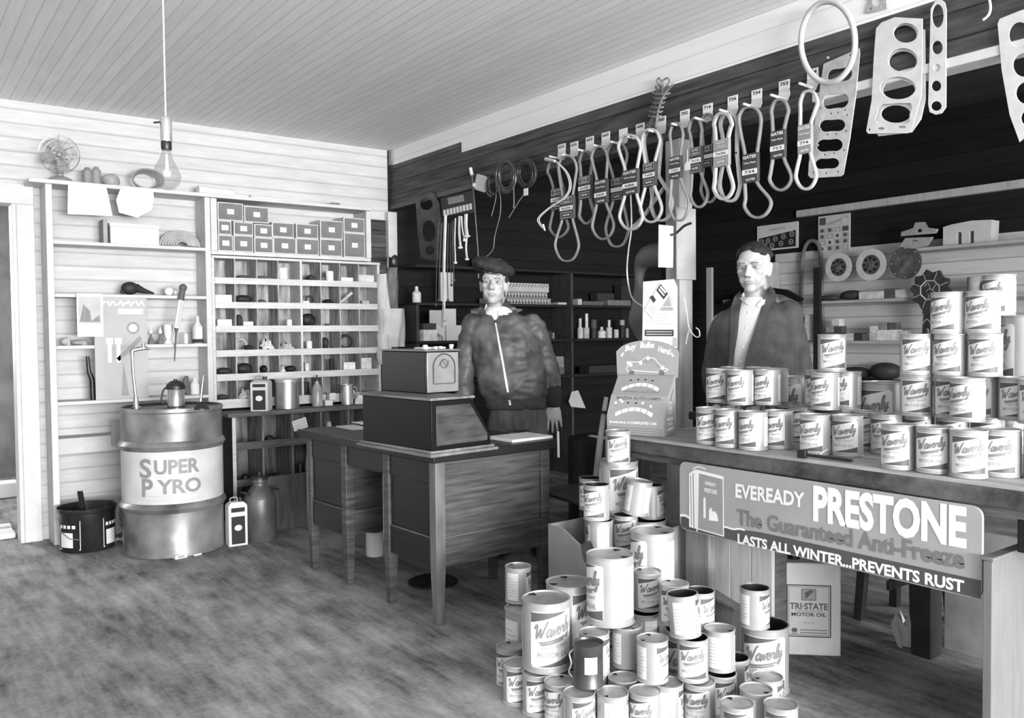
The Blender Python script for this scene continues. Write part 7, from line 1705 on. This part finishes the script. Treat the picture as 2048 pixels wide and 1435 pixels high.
def eyes(par, C, Rm, look=0):
    for s in (-1, 1):
        c = C+Rm @ Vector((s*.031, -.0665, .004)); mb = MB(); mb.sphere(c, .0125, .0125, .0088, nu=16, nv=12); 
        d = Rm @ Vector((look, -1, .0)); d.normalize(); x = d.cross(Vector((0, 0, 1))).normalized(); z = x.cross(d)
        for r_, m_, of in ((.0052, 1, .0127), (.0026, 2, .0131)):
            o0 = c+d*(of-r_*r_*30); mb.add([c+d*of+(x*cos(a*PI/6)+z*sin(a*PI/6))*r_-d*(r_*r_*35) for a in range(12)]+[c+d*(of+.0002)], [(a, (a+1) % 12, 12) for a in range(12)], m_)
        mb.build('eye', [mat('eye_white', 165, .3, var=0), mat('iris', 90, .3, var=0), MATS['matte_black']], par, smooth=60)
        mb = MB(); P = [C+Rm @ Vector((s*.031+.015*cos(a), -.0765-.0035*sin(a)+.003*abs(cos(a)), .0035+.0075*sin(a))) for a in [PI*k/8 for k in range(9)]]
        mb.tube(P, .0019, 6); mb.build('eyelid', mat('lid_skin', 165, .6, var=0), par)
class Front:
    def __init__(s, me): s.v = [v.co.copy() for v in me.vertices if v.normal.y < .2]; s.g = {}
    def build(s):
        for v in s.v: s.g.setdefault((int(v.x//.02), int(v.z//.02)), []).append(v)
        return s
    def y(s, x, z):
        i, j = int(x//.02), int(z//.02); best = None; bd = 9
        for a in (-1, 0, 1):
            for b in (-1, 0, 1):
                for v in s.g.get((i+a, j+b), ()):
                    d = (v.x-x)**2+(v.z-z)**2+max(0, v.y)*.05
                    if d < bd: bd = d; best = v.y
        return best if best is not None else -.1
def drape(F, left, right, off, th, name, m, par, nu=6, nv=14):
    """cloth strip between two polylines given in front view (x,z), laid on the surface F"""
    def samp(pl_, f):
        k = f*(len(pl_)-1); j = min(int(k), len(pl_)-2); a, b = pl_[j], pl_[j+1]; t = k-j; return a[0]+(b[0]-a[0])*t, a[1]+(b[1]-a[1])*t
    G = []
    for i in range(nv+1):
        a, b = samp(left, i/nv), samp(right, i/nv)
        for j in range(nu+1):
            x = a[0]+(b[0]-a[0])*j/nu; z = a[1]+(b[1]-a[1])*j/nu; G.append(Vector((x, F.y(x, z)-off, z)))
    # even out the lookup noise
    for _ in range(3):
        H = [g.copy() for g in G]
        for i in range(nv+1):
            for j in range(nu+1):
                ys = [H[a*(nu+1)+b].y for a, b in ((i-1, j), (i+1, j), (i, j-1), (i, j+1)) if 0 <= a <= nv and 0 <= b <= nu]
                G[i*(nu+1)+j].y = .4*H[i*(nu+1)+j].y+.6*sum(ys)/len(ys)
    n = len(G); vs = G+[g+Vector((0, th, 0)) for g in G]; fs = []
    for i in range(nv):
        for j in range(nu):
            a = i*(nu+1)+j; q = (a, a+1, a+nu+2, a+nu+1); fs += [q, tuple(n+k for k in reversed(q))]
    bd = [j for j in range(nu+1)]+[i*(nu+1)+nu for i in range(1, nv+1)]+[nv*(nu+1)+j for j in range(nu-1, -1, -1)]+[i*(nu+1) for i in range(nv-1, 0, -1)]
    for a, b in zip(bd, bd[1:]+bd[:1]): fs.append((b, a, n+a, n+b))
    return MB().add(vs, fs).build(name, m, par, smooth=70)
def folds(amp, seed, sc=(9, 9, 16)):
    def f(p, n):
        q = Vector((p.x*sc[0]+seed, p.y*sc[1], p.z*sc[2])); d = mn.noise(q)+.5*mn.noise(q*2.1); return p+n*amp*d
    return f
def inpoly(x, z, P):
    c = False; j = len(P)-1
    for i in range(len(P)):
        if (P[i][1] > z) != (P[j][1] > z) and x < (P[j][0]-P[i][0])*(z-P[i][1])/(P[j][1]-P[i][1])+P[i][0]: c = not c
        j = i
    return c
def cut_front(me, poly, ymax=.03):
    bm = bmesh.new(); bm.from_mesh(me)
    bmesh.ops.delete(bm, geom=[f for f in bm.faces if f.calc_center_median().y < ymax and inpoly(f.calc_center_median().x, f.calc_center_median().z, poly)], context='FACES')
    bm.to_mesh(me); bm.free()
skin = mat('skin', 166, .55, var=.06, scale=30); brow = mat('eyebrow', 108, .8, var=.1); lip = mat('lips', 142, .5, var=0)

# ---------------- the man in the cap behind the desk
d1 = 5.0; X1, Y1 = xy_d(1025, d1)
M1 = thing('person', 'man in flat cap and zipped leather jacket standing behind the desk', 'person', (X1, Y1, 0), math.atan2(-Y1, -X1)+PI/2)
def q1p(px, py, dy=0): d = d1+dy*.95; return ((px-1025)*d/FPX, 1.3-(py-681-(px-1025)*-.0099)*d/FPX)
HC = Vector((-.105, -.03, 1.578)); HR = Matrix.Rotation(R(-6), 3, 'X') @ Matrix.Rotation(R(3), 3, 'Y') @ Matrix.Rotation(R(-6), 3, 'Z')
shL, shR = Vector((-.245, .02, 1.355)), Vector((.135, .02, 1.345)); elL, wrL = Vector((-.285, .04, 1.10)), Vector((-.285, -.03, .86)); elR, wrR = Vector((.205, .05, 1.10)), Vector((.238, -.03, .875))
mb = MB(); head_parts(mb, HC, HR, ear=1.15, jaw=1.02)
mb.tube([HC+HR @ Vector((0, .025, -.05)), Vector((-.085, .02, 1.46)), Vector((-.07, .025, 1.38))], [.054, .056, .066], 18)
torso(mb, [(-.06, .02, 1.39, .09, .06), (-.055, .02, 1.33, .14, .075), (-.03, .01, 1.2, .165, .1), (.0, .01, 1.05, .15, .095), (.025, .015, .95, .15, .1), (.03, .02, .86, .15, .1)])
for a, b, c in ((shL, elL, wrL), (shR, elR, wrR)): limb(mb, [a, b, c], [.045, .036, .026])
hand(mb, wrR, (.03, -.16, -1), (0, 1, -.1), (-1, 0, 0), (.12, .3, .25)); hand(mb, wrL, (.1, -.3, -.9), (.2, .9, -.3), (1, 0, 0), (.3, .4, .3))
for s in (-1, 1):
    hx = .03+s*.085; limb(mb, [(hx, .02, .88), (hx+s*.015, .0, .5), (hx+s*.02, .04, .09)], [.08, .055, .04]); mb.sphere((hx+s*.025, -.045, .05), .045, .12, .045)
me = fuse(mb, .004, 6, sculpt(HC, HR)); paint_face(me, HC, HR); mesh_obj('body', me, [skin, brow, lip], M1); eyes(M1, HC, HR)
for s in (-1, 1):
    hx = .03+s*.085; mb = MB(); mb.sphere((hx+s*.025, -.045, .045), .05, .135, .045); mb.sphere((hx+s*.022, .04, .06), .045, .06, .06); mesh_obj('shoe', fuse(mb, .008, 3, lambda p, n: Vector((p.x, p.y, max(p.z, .0)))), [MATS['black']], M1)
# trousers
mb = MB(); torso(mb, [(.03, .015, .95, .16, .108), (.032, .015, .86, .178, .12), (.032, .02, .78, .175, .12), (.032, .02, .73, .16, .11)])
for s in (-1, 1): hx = .032+s*.085; limb(mb, [(hx, .02, .79), (hx+s*.015, .005, .5), (hx+s*.02, .03, .1)], [.1, .082, .075])
mesh_obj('trousers', fuse(mb, .008, 4, folds(.011, 3, (14, 10, 4))), [mat('trouser_grey', 80, .85, var=.25, scale=10, stretch=(4, 4, .6))], M1)
# jacket
jk = bpy.data.materials.new('leather'); MATS.pop('leather', None); jk = mat('leather_jacket', 76, .45, var=.65, scale=9, bump=.5, spec=.35)
mb = MB(); torso(mb, [(-.075, .02, 1.425, .075, .07), (-.07, .02, 1.395, .15, .09), (-.06, .02, 1.345, .205, .108), (-.045, .012, 1.26, .212, .128), (-.02, .005, 1.12, .208, .135), (.0, .005, 1.02, .208, .142), (.012, .008, .94, .205, .138), (.016, .01, .91, .19, .128)])
limb(mb, [shL+Vector((.02, 0, -.01)), elL, wrL+Vector((-.0, .01, .05))], [.078, .07, .064, .05]); limb(mb, [shR+Vector((-.02, 0, -.01)), elR, wrR+Vector((0, .005, .075))], [.078, .07, .064, .043])
jm = fuse(mb, .007, 4, folds(.0105, 1, (11, 11, 15)))
V = [q1p(*p, -.12) for p in ((966, 612), (974, 636), (989, 655), (994, 655), (1003, 640), (1015, 620), (1012, 606))]
cut_front(jm, V); J = Front(jm).build(); mesh_obj('jacket', jm, [jk], M1)
mb = MB(); torso(mb, [(.016, .01, .925, .193, .13), (.02, .012, .9, .192, .13), (.024, .012, .862, .188, .127), (.024, .012, .848, .175, .118)])
wm = fuse(mb, .008, 3); WB = Front(wm).build(); mesh_obj('waistband', wm, [mat('knit_dark', 58, .85, var=.3, scale=40)], M1)
mb = MB(); limb(mb, [wrR+Vector((-.002, .008, .075)), wrR+Vector((0, .0, .012))], [.054, .047]); mesh_obj('cuff', fuse(mb, .007, 2), [mat('cuff_dark', 38, .85, var=.2)], M1)
mb = MB(); limb(mb, [wrR+Vector((0, 0, .02)), wrR+Vector((0, 0, -.002))], [.041, .04]); mesh_obj('shirt_cuff', fuse(mb, .006, 2), [mat('collar_white', 205, .8, var=0)], M1)
mb = MB(); limb(mb, [wrL+Vector((0, .05, .06)), wrL], [.053, .05]); mesh_obj('cuff', fuse(mb, .007, 2), [MATS['cuff_dark']], M1)
mb = MB(); torso(mb, [(-.085, .015, 1.455, .066, .066), (-.08, .015, 1.43, .08, .078), (-.068, .02, 1.39, .12, .08), (-.058, .02, 1.33, .15, .082), (-.045, .02, 1.25, .15, .085), (-.03, .01, 1.15, .15, .09)])
sm = fuse(mb, .007, 3); sm2 = Front(sm).build(); mesh_obj('shirt', sm, [mat('shirt_pale', 190, .8, var=.05, scale=20)], M1)
def P1(*L): return [q1p(a, b, -.12) for a, b in L]
drape(J, P1((965, 625), (958, 630), (940, 634)), P1((974, 645), (962, 646), (941, 642)), .012, .008, 'collar', jk, M1)
drape(J, P1((1012, 612), (1024, 626), (1034, 632), (1046, 634)), P1((1000, 640), (1012, 643), (1028, 645), (1044, 637)), .014, .008, 'collar', jk, M1)
drape(J, P1((990, 662), (996, 700), (1004, 745), (1013, 800)), P1((993, 662), (1000, 700), (1008, 745), (1017, 800)), .006, .004, 'zipper', mat('zip', 205, .35, .5, var=.3, scale=120), M1, nu=2, nv=30)
drape(WB, P1((1012, 786), (1017, 826)), P1((1016, 786), (1021, 826)), .012, .004, 'zipper', MATS['zip'], M1, nu=2, nv=8)
for L_, R_ in (((( 966, 640), (978, 655)), ((972, 622), (985, 640))), (((1012, 622), (996, 640)), ((1016, 634), (998, 655)))):
    drape(sm2, P1(*L_), P1(*R_), .006, .004, 'shirt_collar', mat('collar_white', 205, .8, var=0), M1)
# cap
mb = MB(); Cm = HR @ Matrix.Rotation(R(14), 3, 'Y') @ Matrix.Rotation(R(10), 3, 'X')
cc0 = HC+Vector((-.004, .02, .108)); mb.sphere(cc0, .132, .138, .05, 24, 14, M=Cm); mb.sphere(cc0+Vector((-.02, .03, -.005)), .115, .12, .052, 24, 14, M=Cm); mb.lathe([(.082, -.05), (.085, 0), (.08, .02)], cc0+Vector((.004, .008, -.012)), 24, M=Cm, sy=1.12)
mesh_obj('cap', fuse(mb, .006, 3, folds(.006, 8, (26, 12, 12))), [mat('cap_cloth', 42, .85, var=.5, scale=26)], M1)
mb = MB(); vs = []
for j in range(5):
    for i in range(13):
        a = PI+PI*i/12; r_ = .083+.030*j/4*sin(PI*i/12)
        vs.append(cc0+Cm @ Vector((r_*cos(a)*1.0, r_*1.12*sin(a), -.034+.004*(j/4)+.004*cos(2*a))))
n = len(vs); mb.add(vs+[v-Vector((0, 0, .005)) for v in vs], [(j*13+i, j*13+i+1, (j+1)*13+i+1, (j+1)*13+i) for j in range(4) for i in range(12)]+[tuple(n+k for k in (j*13+i, (j+1)*13+i, (j+1)*13+i+1, j*13+i+1)) for j in range(4) for i in range(12)]+[(52+i, 53+i, n+53+i, n+52+i) for i in range(12)])
mb.build('cap_visor', MATS['cap_cloth'], M1, smooth=60)
mb = MB()
for s in (-1, 1): mb.sphere(HC+HR @ Vector((s*.072, .02, .035)), .012, .045, .03, 12, 8, M=HR)
mb.sphere(HC+HR @ Vector((0, .09, .0)), .06, .025, .05, 12, 8, M=HR); mb.build('hair', mat('hair_dark', 45, .8, var=.4, scale=60), M1)
# yardstick like strip hanging at his hand
a = at(1117, 862, 'Y', 3.5); single(MB().beam(at(1116, 862, 'X', 2.62), at(1117, 914, 'X', 2.62), .012, .004), 'paper_strip', MATS['paper'], 'thin white strip hanging at the desk corner under the hand', 'strip')

# ---------------- the man in the suit behind the counter
d2 = 4.2; X2, Y2 = xy_d(1512, d2)
M2 = thing('person', 'bareheaded man in dark suit jacket and open white shirt behind the counter', 'person', (X2, Y2, 0), math.atan2(-Y2, -X2)+PI/2)
def q2p(px, py, dy=-.12): d = d2+dy; return ((px-1512)*d/FPX, 1.3-(py-686+(px-1512)*.0)*d/FPX)
HC = Vector((-.012, -.03, 1.600)); HR = Matrix.Rotation(R(-17), 3, 'Z') @ Matrix.Rotation(R(2), 3, 'X')
shL, shR = Vector((-.165, .03, 1.345)), Vector((.175, .02, 1.385)); elL, wrL = Vector((-.205, .06, 1.10)), Vector((-.18, -.1, .90)); elR, wrR = Vector((.205, .06, 1.10)), Vector((.15, -.1, .90))
mb = MB(); head_parts(mb, HC, HR, ear=1.15)
mb.tube([HC+HR @ Vector((0, .025, -.05)), Vector((-.0, .02, 1.46)), Vector((.0, .025, 1.37))], [.054, .057, .068], 18)
torso(mb, [(0, .02, 1.39, .09, .06), (0, .02, 1.34, .14, .075), (0, .01, 1.2, .16, .1), (0, .01, 1.05, .15, .095), (0, .015, .95, .15, .1), (0, .02, .86, .15, .1)])
for a, b, c in ((shL, elL, wrL), (shR, elR, wrR)): limb(mb, [a, b, c], [.045, .036, .026])
hand(mb, wrL, (.2, -.75, -.6), (.1, .5, -.8), (1, 0, 0), (.2, .3, .3)); hand(mb, wrR, (-.2, -.75, -.6), (-.1, .5, -.8), (-1, 0, 0), (.2, .3, .3))
for s in (-1, 1):
    hx = s*.085; limb(mb, [(hx, .02, .88), (hx+s*.015, .0, .5), (hx+s*.02, .04, .09)], [.08, .055, .04]); mb.sphere((hx+s*.025, -.045, .05), .045, .12, .045)
me = fuse(mb, .004, 6, sculpt(HC, HR)); paint_face(me, HC, HR); mesh_obj('body', me, [skin, brow, lip], M2); eyes(M2, HC, HR, .25)
for s in (-1, 1):
    hx = s*.085; mb = MB(); mb.sphere((hx+s*.025, -.045, .045), .05, .135, .045); mb.sphere((hx+s*.022, .04, .06), .045, .06, .06); mesh_obj('shoe', fuse(mb, .008, 3, lambda p, n: Vector((p.x, p.y, max(p.z, .0)))), [MATS['black']], M2)
mb = MB(); torso(mb, [(0, .015, 1.0, .165, .112), (0, .015, .92, .175, .12), (0, .02, .84, .172, .118), (0, .02, .8, .16, .11)])
for s in (-1, 1): hx = s*.085; limb(mb, [(hx, .02, .85), (hx+s*.015, .005, .5), (hx+s*.02, .03, .1)], [.1, .082, .075])
mesh_obj('trousers', fuse(mb, .008, 4, folds(.005, 3, (14, 10, 4))), [mat('trouser_dark', 50, .85, var=.25, scale=10)], M2)
suit = mat('suit_cloth', 66, .8, var=.3, scale=16, bump=.25)
mb = MB(); torso(mb, [(0, .03, 1.45, .07, .065), (0, .025, 1.425, .11, .08), (0, .02, 1.385, .165, .1), (0, .016, 1.33, .195, .118), (.0, .012, 1.24, .195, .128), (.0, .008, 1.12, .19, .13), (.0, .008, 1.0, .2, .135), (.0, .012, .85, .215, .14), (.0, .012, .8, .21, .138)])
limb(mb, [shL+Vector((.02, 0, -.01)), elL, wrL+Vector((0, .04, .03))], [.07, .064, .058, .05]); limb(mb, [shR+Vector((-.02, 0, -.01)), elR, wrR+Vector((0, .04, .03))], [.07, .064, .058, .05])
jm = fuse(mb, .007, 4, folds(.009, 5, (8, 8, 8)))
def P2(*L): return [q2p(a, b) for a, b in L]
V = P2((1482, 606), (1481, 640), (1474, 690), (1466, 745), (1462, 790), (1488, 790), (1496, 745), (1512, 690), (1526, 645), (1538, 600), (1530, 590), (1490, 596))
cut_front(jm, V); J2 = Front(jm).build(); mesh_obj('suit_jacket', jm, [suit], M2)
mb = MB(); torso(mb, [(-.005, .018, 1.465, .065, .066), (0, .018, 1.435, .08, .078), (0, .018, 1.39, .14, .095), (0, .015, 1.33, .178, .112), (0, .012, 1.25, .17, .118), (0, .01, 1.1, .155, .116), (0, .012, .95, .155, .118)])
sm = fuse(mb, .007, 3, folds(.003, 2, (12, 12, 9))); F2 = Front(sm).build(); mesh_obj('shirt', sm, [mat('shirt_white', 196, .8, var=.03, scale=20)], M2)
drape(J2, P2((1539, 598), (1548, 605), (1553, 625), (1540, 645), (1535, 660), (1526, 690), (1512, 725), (1500, 750), (1492, 795)), P2((1529, 610), (1524, 632), (1520, 650), (1516, 665), (1508, 690), (1500, 715), (1492, 742), (1484, 795)), .010, .008, 'lapel', suit, M2)
drape(J2, P2((1481, 606), (1470, 615), (1462, 640), (1462, 680), (1460, 730), (1455, 795)), P2((1485, 615), (1484, 630), (1480, 650), (1477, 690), (1470, 735), (1466, 795)), .009, .008, 'lapel', suit, M2)
drape(J2, P2((1545, 668), (1546, 672)), P2((1566, 667), (1566, 671)), .004, .003, 'breast_pocket', suit, M2)
for L_, R_ in ((((1488, 607), (1481, 619), (1478, 620)), ((1492, 618), (1496, 630), (1497, 636))), (((1534, 598), (1522, 625), (1512, 638)), ((1536, 606), (1528, 634), (1518, 640)))):
    drape(F2, P2(*L_), P2(*R_), .008, .004, 'shirt_collar', mat('collar_white', 205, .8, var=0), M2)
mb = MB()
for px, py in ((1497, 650), (1493, 682), (1487, 720), (1482, 750)):
    x, z = q2p(px, py); mb.sphere((x, F2.y(x, z)-.002, z), .006, .003, .006, 10, 6)
mb.build('button', MATS['paper'], M2)
mb = MB(); random.seed(4)
for k in range(150):
    a = random.uniform(0, 2*PI); t = random.uniform(0, 1.28); p = Vector((.075*sin(t)*cos(a), .016+.098*sin(t)*sin(a), .044+.076*cos(t)))
    if p.y < -.04 and p.z < .085-abs(p.x)*.1: continue
    if p.y < .0 and p.z < .035: continue
    r_ = random.uniform(.012, .02); mb.sphere(HC+HR @ p, r_, r_, r_*.9, 8, 6)
mb.sphere(HC+HR @ Vector((0, .055, .05)), .072, .06, .065, 16, 10, M=HR); mb.sphere(HC+HR @ Vector((0, .03, .085)), .066, .075, .04, 16, 10, M=HR)
mesh_obj('hair', fuse(mb, .005, 1), [mat('hair_curly', 32, .75, var=.6, scale=70, bump=.5)], M2)

# ================================================================ finer parts belong to the part that carries them
CARRY = {'person': {'eye': 'body', 'eyelid': 'body', 'collar': 'jacket', 'zipper': 'jacket', 'lapel': 'suit_jacket', 'breast_pocket': 'suit_jacket', 'button': 'shirt', 'shirt_collar': 'shirt', 'cap_visor': 'cap'},
         'cash_register': {'ornament': 'front_plate', 'key': 'upper_lid', 'paper_slot': 'upper_lid', 'side_panel': 'cabinet'}, 'pendant_lamp': {'filament': 'bulb', 'switch_key': 'socket'},
         'electric_fan': {'hub': 'motor'}, 'parts_box': {'label': 'front'}, 'drive_belt': {'print': 'sleeve'}, 'number_tag': {'number': 'card'}, 'shop_sign': {'lettering': 'board'},
         'clutch_disc': {'rivet': 'hub_plate'}, 'octagon_display': {'emblem': 'disc', 'stand_print': 'stand'}, 'oil_jug': {'handle': 'body'}, 'milk_can': {'handle': 'body'}}
for o in list(COL.objects):
    if o.parent is None and 'label' in o:
        rules = CARRY.get(o.name.split('.')[0])
        if not rules: continue
        kids = {}
        for c in o.children: kids.setdefault(c.name.split('.')[0], []).append(c)
        for a, b in rules.items():
            for c in kids.get(a, ()):
                if b in kids and (o.name.split('.')[0] != 'clutch_disc' or True): c.parent = kids[b][0]
